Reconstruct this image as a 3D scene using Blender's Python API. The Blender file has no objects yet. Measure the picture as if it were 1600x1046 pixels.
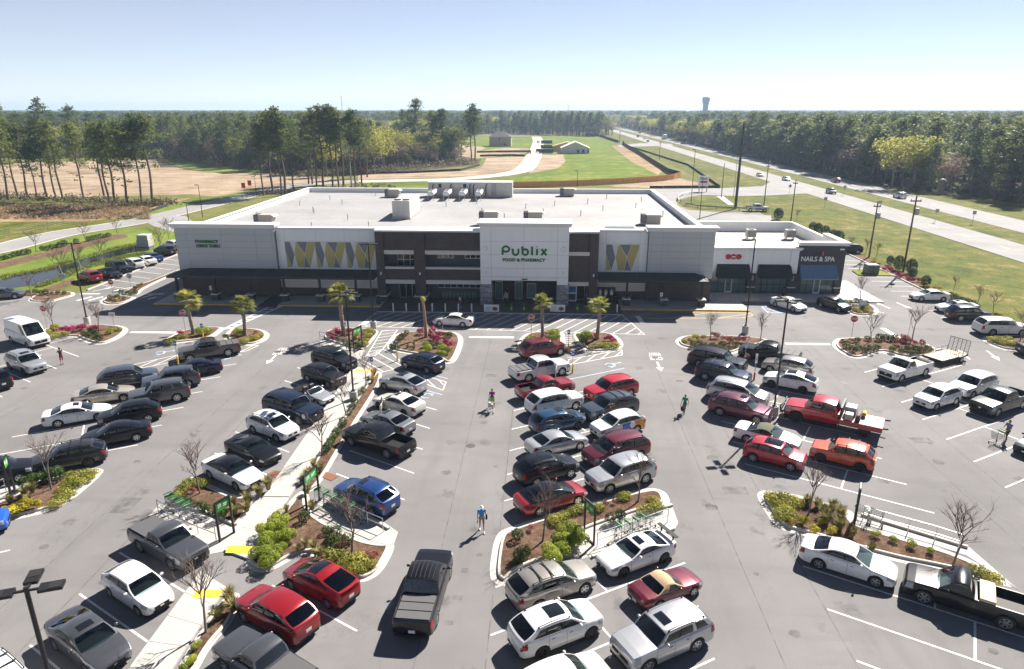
import bpy, bmesh, math, random
from mathutils import Vector, Matrix
import numpy as np
R = math.radians
sc = bpy.context.scene
col = sc.collection
random.seed(7)

# ---------------------------------------------------------------- camera, sky, sun, exposure
F_PX, PITCH, YAW, CAM_H = 1067.0, R(18.2), R(2.6), 24.0
cam_d = bpy.data.cameras.new('camera')
cam_d.sensor_fit = 'HORIZONTAL'; cam_d.sensor_width = 36.0
cam_d.lens = 36.0 * F_PX / 1600.0
cam_d.clip_start = 0.5; cam_d.clip_end = 30000
cam = bpy.data.objects.new('camera', cam_d); col.objects.link(cam)
cam.location = (0, 0, CAM_H); cam.rotation_euler = (R(90) - PITCH, 0, YAW)
sc.camera = cam
SUN_EL, SUN_AZ = R(42.0), R(35.8)          # azimuth from +Y towards +X
world = bpy.data.worlds.new('World'); sc.world = world; world.use_nodes = True
wn = world.node_tree; bg = wn.nodes['Background']
sky = wn.nodes.new('ShaderNodeTexSky'); sky.sky_type = 'NISHITA'; sky.sun_disc = False
sky.sun_elevation = SUN_EL; sky.sun_rotation = SUN_AZ
sky.altitude = 0; sky.air_density = 0.6; sky.dust_density = 0.0; sky.ozone_density = 2.0
# clear sky plus the bright haze layer that thickens towards the horizon (same in every direction)
sca = wn.nodes.new('ShaderNodeVectorMath'); sca.operation = 'SCALE'; sca.inputs['Scale'].default_value = 0.36; wn.links.new(sky.outputs[0], sca.inputs[0])
gen = wn.nodes.new('ShaderNodeTexCoord'); sep = wn.nodes.new('ShaderNodeSeparateXYZ'); wn.links.new(gen.outputs['Generated'], sep.inputs[0])
inv = wn.nodes.new('ShaderNodeMath'); inv.operation = 'SUBTRACT'; inv.inputs[0].default_value = 1.0; inv.use_clamp = True; wn.links.new(sep.outputs[2], inv.inputs[1])
pw = wn.nodes.new('ShaderNodeMath'); pw.operation = 'POWER'; pw.inputs[1].default_value = 2.0; wn.links.new(inv.outputs[0], pw.inputs[0])
vc = wn.nodes.new('ShaderNodeVectorMath'); vc.operation = 'SCALE'; vc.inputs[0].default_value = (1.6, 1.4, 1.3); wn.links.new(pw.outputs[0], vc.inputs['Scale'])
veil = wn.nodes.new('ShaderNodeVectorMath'); veil.operation = 'ADD'; wn.links.new(sca.outputs[0], veil.inputs[0]); wn.links.new(vc.outputs[0], veil.inputs[1])
wn.links.new(veil.outputs[0], bg.inputs[0]); bg.inputs[1].default_value = 0.095
sun_d = bpy.data.lights.new('sun', 'SUN'); sun_d.energy = 5.0; sun_d.angle = R(0.53); sun_d.color = (1.0, 0.925, 0.83)
sun = bpy.data.objects.new('sun', sun_d); col.objects.link(sun)
sdir = Vector((math.cos(SUN_EL) * math.sin(SUN_AZ), math.cos(SUN_EL) * math.cos(SUN_AZ), math.sin(SUN_EL)))
sun.rotation_euler = sdir.to_track_quat('Z', 'Y').to_euler(); sun.location = (60, 80, 90)
sc.view_settings.view_transform = 'Standard'; sc.view_settings.look = 'None'
sc.view_settings.exposure = 1.4; sc.view_settings.gamma = 1.0; sc.view_settings.use_curve_mapping = False
sc.render.engine = 'CYCLES'
cy = sc.cycles
cy.use_denoising = True; cy.denoiser = 'OPENIMAGEDENOISE'
cy.max_bounces = 6; cy.diffuse_bounces = 3; cy.glossy_bounces = 3; cy.transmission_bounces = 4; cy.volume_bounces = 0
cy.transparent_max_bounces = 10; cy.use_adaptive_sampling = True; cy.adaptive_threshold = 0.02
cy.caustics_reflective = False; cy.caustics_refractive = False; cy.sample_clamp_indirect = 6

# ---------------------------------------------------------------- pixel (1600 x 1046 photograph) -> point on the plane z
_fw = Vector((-math.sin(YAW) * math.cos(PITCH), math.cos(YAW) * math.cos(PITCH), -math.sin(PITCH)))
_rt = Vector((math.cos(YAW), math.sin(YAW), 0)); _up = _rt.cross(_fw)
def g(x, y, z=0.0):
    d = _fw + _rt * ((x - 800) / F_PX) + _up * (-(y - 523) / F_PX)
    t = (z - CAM_H) / d.z
    return Vector((d.x * t, d.y * t, z))
def gl(pts, z=0.0): return [g(x, y, z).xy for x, y in pts]

# ---------------------------------------------------------------- materials
MATS = {}
def newmat(name):
    m = bpy.data.materials.new(name); m.use_nodes = True
    nt = m.node_tree; return m, nt, nt.nodes['Principled BSDF']
def nd(nt, t, **kw):
    n = nt.nodes.new(t)
    for k, v in kw.items():
        if k in n.inputs: n.inputs[k].default_value = v
        else: setattr(n, k, v)
    return n
def c4(c): return (c[0], c[1], c[2], 1)
def coords(nt, scale=1.0, world_pos=False, stretch=None):
    if world_pos:
        o = nt.nodes.new('ShaderNodeNewGeometry').outputs['Position']
    else:
        o = nt.nodes.new('ShaderNodeTexCoord').outputs['Object']
    if stretch:
        mp = nt.nodes.new('ShaderNodeMapping'); mp.inputs['Scale'].default_value = stretch
        nt.links.new(o, mp.inputs[0]); o = mp.outputs[0]
    return o
def noise(nt, vec, scale, detail=4, rough=.55):
    n = nt.nodes.new('ShaderNodeTexNoise'); n.inputs['Scale'].default_value = scale
    n.inputs['Detail'].default_value = detail; n.inputs['Roughness'].default_value = rough
    nt.links.new(vec, n.inputs['Vector']); return n.outputs['Fac']
def ramp(nt, fac, stops):
    r = nt.nodes.new('ShaderNodeValToRGB'); e = r.color_ramp.elements
    while len(e) < len(stops): e.new(.5)
    for i, (p, c) in enumerate(stops): e[i].position = p; e[i].color = c4(c) if len(c) == 3 else c
    nt.links.new(fac, r.inputs[0]); return r.outputs[0]
def mix(nt, a, b, fac, mode='MIX'):
    m = nt.nodes.new('ShaderNodeMix'); m.data_type = 'RGBA'; m.blend_type = mode
    for v, i in ((fac, 0), (a, 6), (b, 7)):
        if hasattr(v, 'links') or hasattr(v, 'is_output'): nt.links.new(v, m.inputs[i])
        elif i == 0: m.inputs[0].default_value = v
        else: m.inputs[i].default_value = c4(v)
    return m.outputs[2]
def bump(nt, b, h, strength=.3, dist=.02):
    n = nt.nodes.new('ShaderNodeBump'); n.inputs['Strength'].default_value = strength; n.inputs['Distance'].default_value = dist
    nt.links.new(h, n.inputs['Height']); nt.links.new(n.outputs[0], b.inputs['Normal'])
def pbr(name, c, rough=.6, metal=0., var=.12, scale=3., coat=0., spec=.5, bmp=0., bscale=40., world_pos=False, stretch=None):
    if name in MATS: return MATS[name]
    m, nt, b = newmat(name)
    b.inputs['Roughness'].default_value = rough; b.inputs['Metallic'].default_value = metal
    b.inputs['Coat Weight'].default_value = coat; b.inputs['Coat Roughness'].default_value = .06
    b.inputs['Specular IOR Level'].default_value = spec
    if var > 0:
        v = coords(nt, world_pos=world_pos, stretch=stretch)
        f = noise(nt, v, scale, 5)
        o = mix(nt, [x * (1 - var) for x in c], [min(1, x * (1 + var)) for x in c], f)
        nt.links.new(o, b.inputs['Base Color'])
        if bmp: bump(nt, b, noise(nt, v, bscale, 3), bmp, .02)
    else: b.inputs['Base Color'].default_value = c4(c)
    MATS[name] = m; return m
def ground_mat(name, stops, scales=(.05, .6, 8), rough=.95, bmp=.4, weights=(.5, .3, .2), tight=.62, streak=None):
    if name in MATS: return MATS[name]
    m, nt, b = newmat(name); b.inputs['Roughness'].default_value = rough; b.inputs['Specular IOR Level'].default_value = .15
    v = coords(nt, world_pos=True)
    tot = None
    for s, w in zip(scales, weights):
        f = noise(nt, v, s, 4, .6)
        k = nt.nodes.new('ShaderNodeMath'); k.operation = 'MULTIPLY'; k.inputs[1].default_value = w; nt.links.new(f, k.inputs[0])
        if tot is None: tot = k.outputs[0]
        else:
            a = nt.nodes.new('ShaderNodeMath'); a.operation = 'ADD'; nt.links.new(tot, a.inputs[0]); nt.links.new(k.outputs[0], a.inputs[1]); tot = a.outputs[0]
    o = ramp(nt, tot, [(.5+(p-.5)*tight, c) for p, c in stops])
    if streak:                                               # wheel ruts, mowing lines and rills of another colour
        st = coords(nt, world_pos=True, stretch=streak[0]); o = mix(nt, o, streak[1], ramp(nt, noise(nt, st, 1.0, 5, .62), [(.53, (0,0,0)), (.66, (.75,.75,.75))]))
    nt.links.new(o, b.inputs['Base Color'])
    if bmp: bump(nt, b, noise(nt, v, scales[-1] * 2.5, 4, .7), bmp, .05)
    MATS[name] = m; return m
def leaf_mat(name, c, c2, trans=.35, rough=.6):
    if name in MATS: return MATS[name]
    m, nt, b = newmat(name); b.inputs['Roughness'].default_value = rough; b.inputs['Specular IOR Level'].default_value = .25
    inf = nt.nodes.new('ShaderNodeObjectInfo')
    v = coords(nt, world_pos=True)
    f = noise(nt, v, .9, 3, .6)
    a = nt.nodes.new('ShaderNodeMath'); a.operation = 'MULTIPLY_ADD'; a.inputs[1].default_value = .45; nt.links.new(inf.outputs['Random'], a.inputs[0])
    k = nt.nodes.new('ShaderNodeMath'); k.operation = 'MULTIPLY'; k.inputs[1].default_value = .55; nt.links.new(f, k.inputs[0]); nt.links.new(k.outputs[0], a.inputs[2])
    o = ramp(nt, a.outputs[0], [(.18, c), (.78, c2)])
    nt.links.new(o, b.inputs['Base Color'])
    t = nt.nodes.new('ShaderNodeBsdfTranslucent'); nt.links.new(o, t.inputs[0])
    ms = nt.nodes.new('ShaderNodeMixShader'); ms.inputs[0].default_value = trans
    nt.links.new(b.outputs[0], ms.inputs[1]); nt.links.new(t.outputs[0], ms.inputs[2])
    nt.links.new(ms.outputs[0], nt.nodes['Material Output'].inputs[0])
    MATS[name] = m; return m

# ---------------------------------------------------------------- mesh building
class MB:
    def __init__(s): s.v = []; s.f = []; s.m = []
    def add(s, vs, fs, mi=0):
        o = len(s.v); s.v += [tuple(p) for p in vs]
        for f in fs: s.f.append(tuple(i + o for i in f)); s.m.append(mi)
        return s
    def box(s, x0, x1, y0, y1, z0, z1, mi=0, M=None):
        vs = [Vector(p) for p in ((x0,y0,z0),(x1,y0,z0),(x1,y1,z0),(x0,y1,z0),(x0,y0,z1),(x1,y0,z1),(x1,y1,z1),(x0,y1,z1))]
        if M: vs = [M @ p for p in vs]
        return s.add(vs, [(0,3,2,1),(4,5,6,7),(0,1,5,4),(1,2,6,5),(2,3,7,6),(3,0,4,7)], mi)
    def bbox(s, x0, x1, y0, y1, z0, z1, b=.02, mi=0):      # box with chamfered edges
        bm = bmesh.new(); bmesh.ops.create_cube(bm, size=1)
        for v in bm.verts: v.co = Vector(((x0+x1)/2 + v.co.x*(x1-x0), (y0+y1)/2 + v.co.y*(y1-y0), (z0+z1)/2 + v.co.z*(z1-z0)))
        bmesh.ops.bevel(bm, geom=bm.edges[:], offset=b, segments=1, affect='EDGES')
        bm.verts.index_update(); s.add([v.co for v in bm.verts], [[v.index for v in f.verts] for f in bm.faces], mi); bm.free(); return s
    def poly(s, pts, z, mi=0): return s.add([(p[0], p[1], z) for p in pts], [tuple(range(len(pts)))], mi)
    def prism(s, pts, z0, z1, mi=0, cap=True):
        n = len(pts); vs = [(p[0], p[1], z0) for p in pts] + [(p[0], p[1], z1) for p in pts]
        fs = [(i, (i+1) % n, n + (i+1) % n, n + i) for i in range(n)]
        if cap: fs += [tuple(range(n, 2*n)), tuple(range(n-1, -1, -1))]
        return s.add(vs, fs, mi)
    def ring(s, a, b, za, zb, mi=0):                       # strip between two loops of equal length
        n = len(a); vs = [(p[0], p[1], za) for p in a] + [(p[0], p[1], zb) for p in b]
        return s.add(vs, [(i, (i+1) % n, n + (i+1) % n, n + i) for i in range(n)], mi)
    def tube(s, pts, rs, n=8, mi=0, cap=True):
        pts = [Vector(p) for p in pts]
        if not hasattr(rs, '__len__'): rs = [rs] * len(pts)
        vs = []; L = len(pts)
        for i, p in enumerate(pts):
            t = (pts[min(i+1, L-1)] - pts[max(i-1, 0)]).normalized()
            a = t.orthogonal().normalized() if abs(t.z) > .9 else t.cross(Vector((0,0,1))).normalized()
            if abs(t.z) > .9: a = (Vector((1,0,0)) - t * t.x).normalized()
            b = t.cross(a)
            for k in range(n):
                q = 2*math.pi*k/n; vs.append(p + (a*math.cos(q) + b*math.sin(q)) * rs[i])
        fs = [(i*n+k, i*n+(k+1) % n, (i+1)*n+(k+1) % n, (i+1)*n+k) for i in range(L-1) for k in range(n)]
        if cap: fs += [tuple(range(n-1, -1, -1)), tuple(range((L-1)*n, L*n))]
        return s.add(vs, fs, mi)
    def lathe(s, prof, n=16, mi=0, M=None, cap=True):     # profile (r, z)
        vs = [Vector((r*math.cos(2*math.pi*k/n), r*math.sin(2*math.pi*k/n), z)) for r, z in prof for k in range(n)]
        if M: vs = [M @ p for p in vs]
        fs = [(i*n+k, i*n+(k+1) % n, (i+1)*n+(k+1) % n, (i+1)*n+k) for i in range(len(prof)-1) for k in range(n)]
        if cap: fs += [tuple(range(n-1, -1, -1)), tuple(range((len(prof)-1)*n, len(prof)*n))]
        return s.add(vs, fs, mi)
    def grid(s, P, mi=0):                                  # P[i][j] points
        n = len(P[0]); vs = [p for r in P for p in r]
        mm = mi if callable(mi) else (lambda i, j: mi)
        o = len(s.v); s.v += [tuple(p) for p in vs]
        for i in range(len(P)-1):
            for j in range(n-1):
                k = mm(i, j)
                if k is None: continue
                s.f.append((o+i*n+j, o+i*n+j+1, o+(i+1)*n+j+1, o+(i+1)*n+j)); s.m.append(k)
        return s
    def mesh(s, name, mats, smooth=None):
        me = bpy.data.meshes.new(name); me.from_pydata(s.v, [], s.f)
        for m in mats: me.materials.append(m)
        if len(mats) > 1: me.polygons.foreach_set('material_index', s.m)
        if smooth is not None:
            me.polygons.foreach_set('use_smooth', [True] * len(me.polygons))
            me.set_sharp_from_angle(angle=R(smooth))
        me.update(); return me
    def build(s, name, mats, parent=None, smooth=None, at=None, fix=False):
        if not isinstance(mats, (list, tuple)): mats = [mats]
        if at is not None: s.v = [(p[0]-at[0], p[1]-at[1], p[2]-at[2]) for p in s.v]
        me = s.mesh(name, mats, smooth)
        if fix: fixn(me)
        return link(name, me, parent)
def fixn(me):
    bm = bmesh.new(); bm.from_mesh(me); bmesh.ops.remove_doubles(bm, verts=bm.verts, dist=1e-4)
    bmesh.ops.recalc_face_normals(bm, faces=bm.faces); bm.to_mesh(me); bm.free()
def link(name, data, parent=None, loc=None, rz=0):
    o = bpy.data.objects.new(name, data); col.objects.link(o)
    if parent is not None: o.parent = parent
    if loc is not None: o.location = loc
    if rz: o.rotation_euler.z = rz
    return o
def tag(o, label=None, cat=None, group=None, kind=None):
    if label: o['label'] = label
    if cat: o['category'] = cat
    if group: o['group'] = group
    if kind: o['kind'] = kind
    return o
def thing(name, label, cat, loc=(0,0,0), rz=0, group=None):
    o = link(name, None, None, loc, rz); o.empty_display_size = .3
    return tag(o, label, cat, group)
def struct(name, mb, mat, smooth=None):
    o = mb.build(name, mat, smooth=smooth); o['kind'] = 'structure'; return o
def copy_tree(o, parent=None, mats=None):
    c = o.copy(); col.objects.link(c); c.parent = parent
    for ch in o.children: copy_tree(ch, c)
    return c
def chaikin(pts, n=2, keep=.22):
    pts = [Vector(p[:2]) for p in pts]
    for _ in range(n):
        q = []
        for i, p in enumerate(pts):
            nx = pts[(i+1) % len(pts)]; q += [p.lerp(nx, keep), p.lerp(nx, 1-keep)]
        pts = q
    return pts
def ccw(pts):
    a = sum(pts[i][0]*pts[(i+1) % len(pts)][1] - pts[(i+1) % len(pts)][0]*pts[i][1] for i in range(len(pts)))
    return pts if a > 0 else pts[::-1]
def inset(pts, d):                                         # pts ccw
    n = len(pts); out = []
    for i in range(n):
        a, b, c = pts[i-1], pts[i], pts[(i+1) % n]
        e1 = (b-a).normalized(); e2 = (c-b).normalized()
        n1 = Vector((-e1.y, e1.x)); n2 = Vector((-e2.y, e2.x)); m = n1 + n2
        L = m.length
        m = m / L if L > 1e-6 else n1
        k = max(.5, m.dot(n1)); out.append(b + m * (d / k))
    return out
def evaluated(o):                                          # mesh of a curve or modified object, evaluated in a scratch scene
    ts = bpy.data.scenes.new('scratch'); ts.collection.objects.link(o); 
    with bpy.context.temp_override(scene=ts, view_layer=ts.view_layers[0]):
        dg = bpy.context.evaluated_depsgraph_get(); me = bpy.data.meshes.new_from_object(o.evaluated_get(dg))
    bpy.data.objects.remove(o); bpy.data.scenes.remove(ts); return me
def text_mesh(txt, size, depth, mat, bold=0., align='CENTER', spacing=1.0):
    cu = bpy.data.curves.new('lettering', 'FONT'); cu.body = txt; cu.size = size; cu.extrude = depth; cu.offset = bold
    cu.align_x = align; cu.align_y = 'CENTER'; cu.space_character = spacing; cu.resolution_u = 3
    me = evaluated(bpy.data.objects.new('lettering', cu)); me.materials.clear(); me.materials.append(mat); return me
def fit(me, w=None, h=None):                               # scale a lettering mesh to a width and height
    xs = [v.co.x for v in me.vertices]; ys = [v.co.y for v in me.vertices]
    cx, cyy = (min(xs)+max(xs))/2, (min(ys)+max(ys))/2
    sx = w / (max(xs)-min(xs)) if w else 1; sy = h / (max(ys)-min(ys)) if h else sx
    for v in me.vertices: v.co.x = (v.co.x-cx)*sx; v.co.y = (v.co.y-cyy)*sy
    return me
# ---------------------------------------------------------------- surfaces
def asphalt_mat(name, lo, hi, aged=1.0):
    m, nt, b = newmat(name); b.inputs['Roughness'].default_value = .9; b.inputs['Specular IOR Level'].default_value = .25
    v = coords(nt, world_pos=True)
    o = mix(nt, lo, hi, ramp(nt, noise(nt, v, .09, 6, .62), [(.34, (0,0,0)), (.66, (1,1,1))]))
    st = coords(nt, world_pos=True, stretch=(.55, .05, 1))
    o = mix(nt, o, [x*.84 for x in lo], ramp(nt, noise(nt, st, 1.0, 5, .6), [(.52, (0,0,0)), (.74, (.5,.5,.5))]))
    for rz_ in (.55, -.55):                                   # faint tyre sweeps into the stalls
        mp = nt.nodes.new('ShaderNodeMapping'); mp.inputs['Rotation'].default_value = (0,0,rz_); mp.inputs['Scale'].default_value = (.10,.5,1); nt.links.new(v, mp.inputs[0])
        o = mix(nt, o, [x*.82 for x in lo], ramp(nt, noise(nt, mp.outputs[0], 1.0, 4, .6), [(.54, (0,0,0)), (.74, (.4,.4,.4))]))
    sp = noise(nt, v, 26, 2, .7)
    o = mix(nt, o, ramp(nt, sp, [(.3, (.5,.5,.51)), (.7, (1.42,1.4,1.37))]), .65, 'MULTIPLY')
    # oil spots and patches
    vo = nt.nodes.new('ShaderNodeTexVoronoi'); vo.inputs['Scale'].default_value = .32; nt.links.new(v, vo.inputs['Vector'])
    n2 = noise(nt, v, 2.2, 3)
    ad = nt.nodes.new('ShaderNodeMath'); ad.operation = 'MULTIPLY_ADD'; ad.inputs[1].default_value = .45; nt.links.new(n2, ad.inputs[0]); nt.links.new(vo.outputs['Distance'], ad.inputs[2])
    o = mix(nt, o, (.035,.034,.033), ramp(nt, ad.outputs[0], [(.25, (.4*aged,)*3), (.40, (0,0,0))]))
    # fine cracks
    w = noise(nt, v, .5, 3)
    wv = nt.nodes.new('ShaderNodeVectorMath'); wv.operation = 'SCALE'; wv.inputs['Scale'].default_value = 3.0
    cb = nt.nodes.new('ShaderNodeCombineXYZ'); nt.links.new(w, cb.inputs[0]); nt.links.new(n2, cb.inputs[1]); nt.links.new(cb.outputs[0], wv.inputs[0])
    va = nt.nodes.new('ShaderNodeVectorMath'); nt.links.new(v, va.inputs[0]); nt.links.new(wv.outputs[0], va.inputs[1])
    v2 = nt.nodes.new('ShaderNodeTexVoronoi'); v2.feature = 'DISTANCE_TO_EDGE'; v2.inputs['Scale'].default_value = .055; nt.links.new(va.outputs[0], v2.inputs['Vector'])
    o = mix(nt, o, (.05,.05,.05), ramp(nt, v2.outputs['Distance'], [(.0, (.16*aged,)*3), (.0014, (0,0,0))]))
    nt.links.new(o, b.inputs['Base Color']); bump(nt, b, sp, .25, .01)
    MATS[name] = m; return m
asphalt = asphalt_mat('lot asphalt', (.153,.151,.154), (.203,.200,.204))
road_asphalt = asphalt_mat('road asphalt', (.235,.234,.235), (.29,.288,.288), .3)
concrete = pbr('concrete', (.40,.385,.36), .85, var=.16, scale=1.3, bmp=.15, bscale=30, world_pos=True)
curb_mat = pbr('curb concrete', (.45,.43,.40), .85, var=.2, scale=2.2, bmp=.15, bscale=25, world_pos=True)
mulch = ground_mat('mulch', [(.3, (.055,.032,.022)), (.5, (.125,.073,.048)), (.62, (.21,.135,.092)), (.75,(.32,.225,.16))], (.6, 4, 22), bmp=1.0, weights=(.25,.3,.45))
grass = ground_mat('rough grass', [(.3, (.075,.085,.022)), (.5, (.125,.135,.035)), (.62, (.165,.155,.055)), (.75, (.24,.205,.11))], (.03, .25, 3), weights=(.4,.35,.25))
lawn_m = ground_mat('fresh lawn', [(.3, (.055,.092,.004)), (.48, (.082,.138,.003)), (.6,(.125,.155,.010)), (.72, (.28,.235,.07))], (.03, .2, 2), weights=(.3,.4,.3), tight=.5, streak=((.04,.25,1), (.19,.18,.03)))
verge_m = ground_mat('verge grass', [(.3, (.036,.054,.005)), (.46, (.070,.094,.007)), (.57, (.108,.106,.015)), (.74, (.25,.19,.085))], (.05, .28, 2.2), weights=(.25,.42,.33), tight=.5, streak=((.9,.035,1), (.15,.125,.03)))
sand_m = ground_mat('bare sandy soil', [(.32, (.15,.105,.066)), (.48, (.29,.22,.15)), (.68, (.39,.315,.235))], (.02, .12, 1), weights=(.35,.35,.3), tight=.6, streak=((.015,.16,1), (.16,.115,.075)))
reed_m = ground_mat('dry brown grass', [(.3, (.12,.085,.042)), (.5, (.24,.165,.09)), (.7, (.36,.265,.15))], (.05, .4, 3))
bank_m = ground_mat('bright bank grass', [(.3, (.06,.10,.014)), (.5, (.12,.17,.02)), (.7, (.19,.21,.05))], (.05, .5, 5))
forest_floor = ground_mat('leaf litter', [(.3, (.035,.03,.018)), (.6, (.09,.07,.04))], (.05, .5, 5))
def paint_mat(name, c, wear=.5):
    m, nt, b = newmat(name); b.inputs['Roughness'].default_value = .7
    v = coords(nt, world_pos=True)
    f = ramp(nt, noise(nt, v, 7, 5, .7), [(.36, (wear,)*3), (.55, (0,0,0))])
    nt.links.new(mix(nt, c, (.19,.18,.17), f), b.inputs['Base Color']); MATS[name] = m; return m
white_paint = paint_mat('white road paint', (.66,.65,.62)); blue_paint = paint_mat('blue road paint', (.36,.50,.66), .4); yellow_paint = paint_mat('yellow road paint', (.62,.40,.05), .35)
tactile = pbr('tactile yellow', (.78,.50,.03), .7, var=.1, scale=20)

S = lambda name, pts, z, m: struct(name, MB().poly(pts, z), m)
gb = MB(); NG = 60                                           # ground to the horizon, finer near the middle
gx = [math.copysign(abs(t)**2.2, t) * 9000 for t in [(-1 + 2*i/NG) for i in range(NG+1)]]
gb.grid([[(x, 3200 + y, -.06) for y in gx] for x in gx]); gob = struct('ground', gb, grass)

LOT = MB()
LOT.poly([(-150,-30),(53.3,-30),(53.3,88.5),(-150,88.5)], 0)
LOT.poly([(-63.5,88.5),(-48.6,88.5),(-48.6,146),(-63.5,146)], 0)
LOT.poly([(40.9,88.5),(53.3,88.5),(53.3,138),(40.9,138)], 0)
LOT.poly([(22.2,138),(53.3,138),(53.3,172),(22.2,172)], 0)
lot = struct('parking_lot', LOT, asphalt)
S('rear_drive', [(-63.5,146),(22.2,146),(22.2,156),(-63.5,156)], -.008, road_asphalt)

# highway, parallel to the long side of the lot
hw = MB()
for x0, x1 in ((79.5, 90), (98.6, 109.6)): hw.box(x0, x1, -60, 1500, -.35, .02)
struct('highway', hw, road_asphalt)
S('highway_verge', [(53.4,-30),(79.4,-30),(79.4,900),(60,900),(58,300),(53.4,174)], -.03, verge_m)
S('highway_median', [(90,-30),(98.6,-30),(98.6,1400),(90,1400)], -.025, verge_m)
S('roadside_strip', [(109.6,-30),(170,-30),(150,215),(135,240),(118,258),(116,1400),(109.6,1400)], -.028, verge_m)
hl = MB()
for xs, dash in ((84.75, 1), (104.1, 1)):
    if dash:
        for k in range(44): hl.box(xs-.06, xs+.06, 90+k*12.2, 93.2+k*12.2, .02, .026)
    else: hl.box(xs-.09, xs+.09, 60, 1200, .02, .026)
hlo = hl.build('lane_lines', white_paint); hlo['kind'] = 'structure'
# access road from the highway to the back of the lot
acc = gl([(985,300),(1014,295.5),(1126,294.5),(1192,291),(1206,283),(1212,277),(1240,283),(1275,292),(1305,301),(1250,303),(1195,306),(1150,306.5),(1095,305),(1072,309),(1058,314),(1058,321),(1075,328),(1130,333),(1205,337),(1205,350),(1000,350)])
S('access_road', acc, .005, road_asphalt)
S('lawn_by_access_road', gl([(1063,314),(1078,309.5),(1120,308),(1142,317),(1150,326),(1100,327),(1072,322)]), .03, verge_m)
S('footpath', [(49.2,186),(50.8,186),(52.6,205),(50.6,205)], .035, concrete)
S('side_road_link', gl([(965,227),(1000,224),(1048,225),(1052,228),(1000,229),(968,230)]), .0, road_asphalt)
# roads at the far side of the pond and through the new housing plot
rl = MB()
def strip(mb, cpx, w, z, mi=0):
    c = [Vector(p) for p in cpx]; a = []; b = []
    for i, p in enumerate(c):
        t = (c[min(i+1, len(c)-1)] - c[max(i-1, 0)]).normalized(); n = Vector((-t.y, t.x)); a.append(p + n*w/2); b.append(p - n*w/2)
    mb.grid([[(p.x, p.y, z) for p in a], [(p.x, p.y, z) for p in b]], mi); return mb
def spline(pts, n=6):
    P = [Vector(p) for p in pts]; out = []
    for i in range(len(P)-1):
        p0, p1, p2, p3 = P[max(i-1,0)], P[i], P[i+1], P[min(i+2,len(P)-1)]
        for k in range(n):
            t = k/n; out.append(.5*((2*p1) + (p2-p0)*t + (2*p0-5*p1+4*p2-p3)*t*t + (3*p1-p0-3*p2+p3)*t**3))
    out.append(P[-1]); return out
lroad = spline(gl([(-70,402),(0,388.5),(89,366.5),(188,350.5),(236,341),(333,318),(408,300.5),(470,290),(560,284)]))
strip(rl, lroad, 7.2, .0); struct('side_road', rl, road_asphalt)
rl2 = MB(); strip(rl2, lroad, 8.4, -.012); struct('side_road_kerb', rl2, curb_mat)
S('store_driveway', gl([(225,346),(250,338),(290,338),(300,345),(300,366),(268,362),(240,354)]), .004, road_asphalt)
sub = spline(gl([(560,284),(620,282.5),(700,280.5),(760,276),(800,270.5),(822,262),(836,240),(841,222),(838,214)]))
sr = MB(); strip(sr, sub, 8.5, .0); struct('housing_road', sr, pbr('pale concrete road', (.46,.42,.36), .9, var=.12, scale=.1, world_pos=True))
S('sand_field', gl([(-90,262),(60,254),(250,250),(262,259),(300,267),(420,271),(500,276),(560,283),(470,287),(420,295),(345,309),(300,304),(200,306),(120,308),(-90,310)]), -.02, sand_m)
S('graded_soil', gl([(560,272),(640,271),(720,268),(752,262),(756,256),(760,247),(830,244),(824,256),(812,265),(790,270),(740,276),(640,279),(560,281)]), -.022, sand_m)
S('building_plot', gl([(845,242),(880,242),(885,255),(872,263),(850,267),(826,272),(838,258)]), -.018, sand_m)
S('far_clearing', gl([(600,232),(660,222),(720,214),(760,214),(800,216),(850,212),(925,212),(960,222),(1000,245),(1040,268),(960,258),(760,250),(640,262),(560,262)]), -.05, lawn_m)
S('far_sand', gl([(600,238),(640,228),(720,226),(760,231),(740,240),(660,246),(600,246)]), -.035, sand_m)
S('plot_soil', gl([(700,246),(760,235),(790,231),(826,232),(828,238),(800,243),(750,247)]), -.03, sand_m)
S('green_field', gl([(560,296),(560,287),(640,286),(700,284.5),(790,279),(830,271),(872,263),(884,252),(882,243),(960,240),(985,252),(1030,268),(1042,276),(1000,284),(900,290),(800,294.5)]), -.012, lawn_m)
S('fence_strip_soil', gl([(955,228),(968,226),(1036,266),(1028,274),(985,252)]), -.008, reed_m)
S('sand_by_fence', gl([(940,291),(1000,286),(1062,279),(1100,288),(1090,291),(1010,294)]), -.006, sand_m)
S('roadside_lawn', gl([(185,341),(230,330),(300,313),(345,306),(402,295),(404,298),(333,314.5),(236,338),(194,345.5)]), -.004, bank_m)
S('reed_field', gl([(-80,324),(60,322),(150,320),(230,317),(300,309),(250,325),(190,341),(130,346),(0,347),(-80,350)]), -.03, reed_m)
S('grass_lawn_by_side_road', gl([(-80,352),(0,347),(130,346),(190,342),(185,346),(89,362),(0,384),(-60,395)]), -.025, verge_m)
S('pond_bank', gl([(-40,408),(0,398),(90,374),(184,357),(262,360),(285,362),(285,380),(240,398),(150,432),(60,465),(-40,475)]), -.03, bank_m)
S('shrub_bed_by_side_road', gl([(-30,418),(0,410),(60,396),(120,380),(170,368),(196,366),(200,371),(170,377),(90,398),(0,420)]), -.01, mulch)
wm, nt, wb = newmat('pond water'); wb.inputs['Base Color'].default_value = (.012,.016,.012,1); wb.inputs['Roughness'].default_value = .02; wb.inputs['IOR'].default_value = 1.33
bump(nt, wb, noise(nt, coords(nt, world_pos=True), .8, 3), .08, .05)
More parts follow.
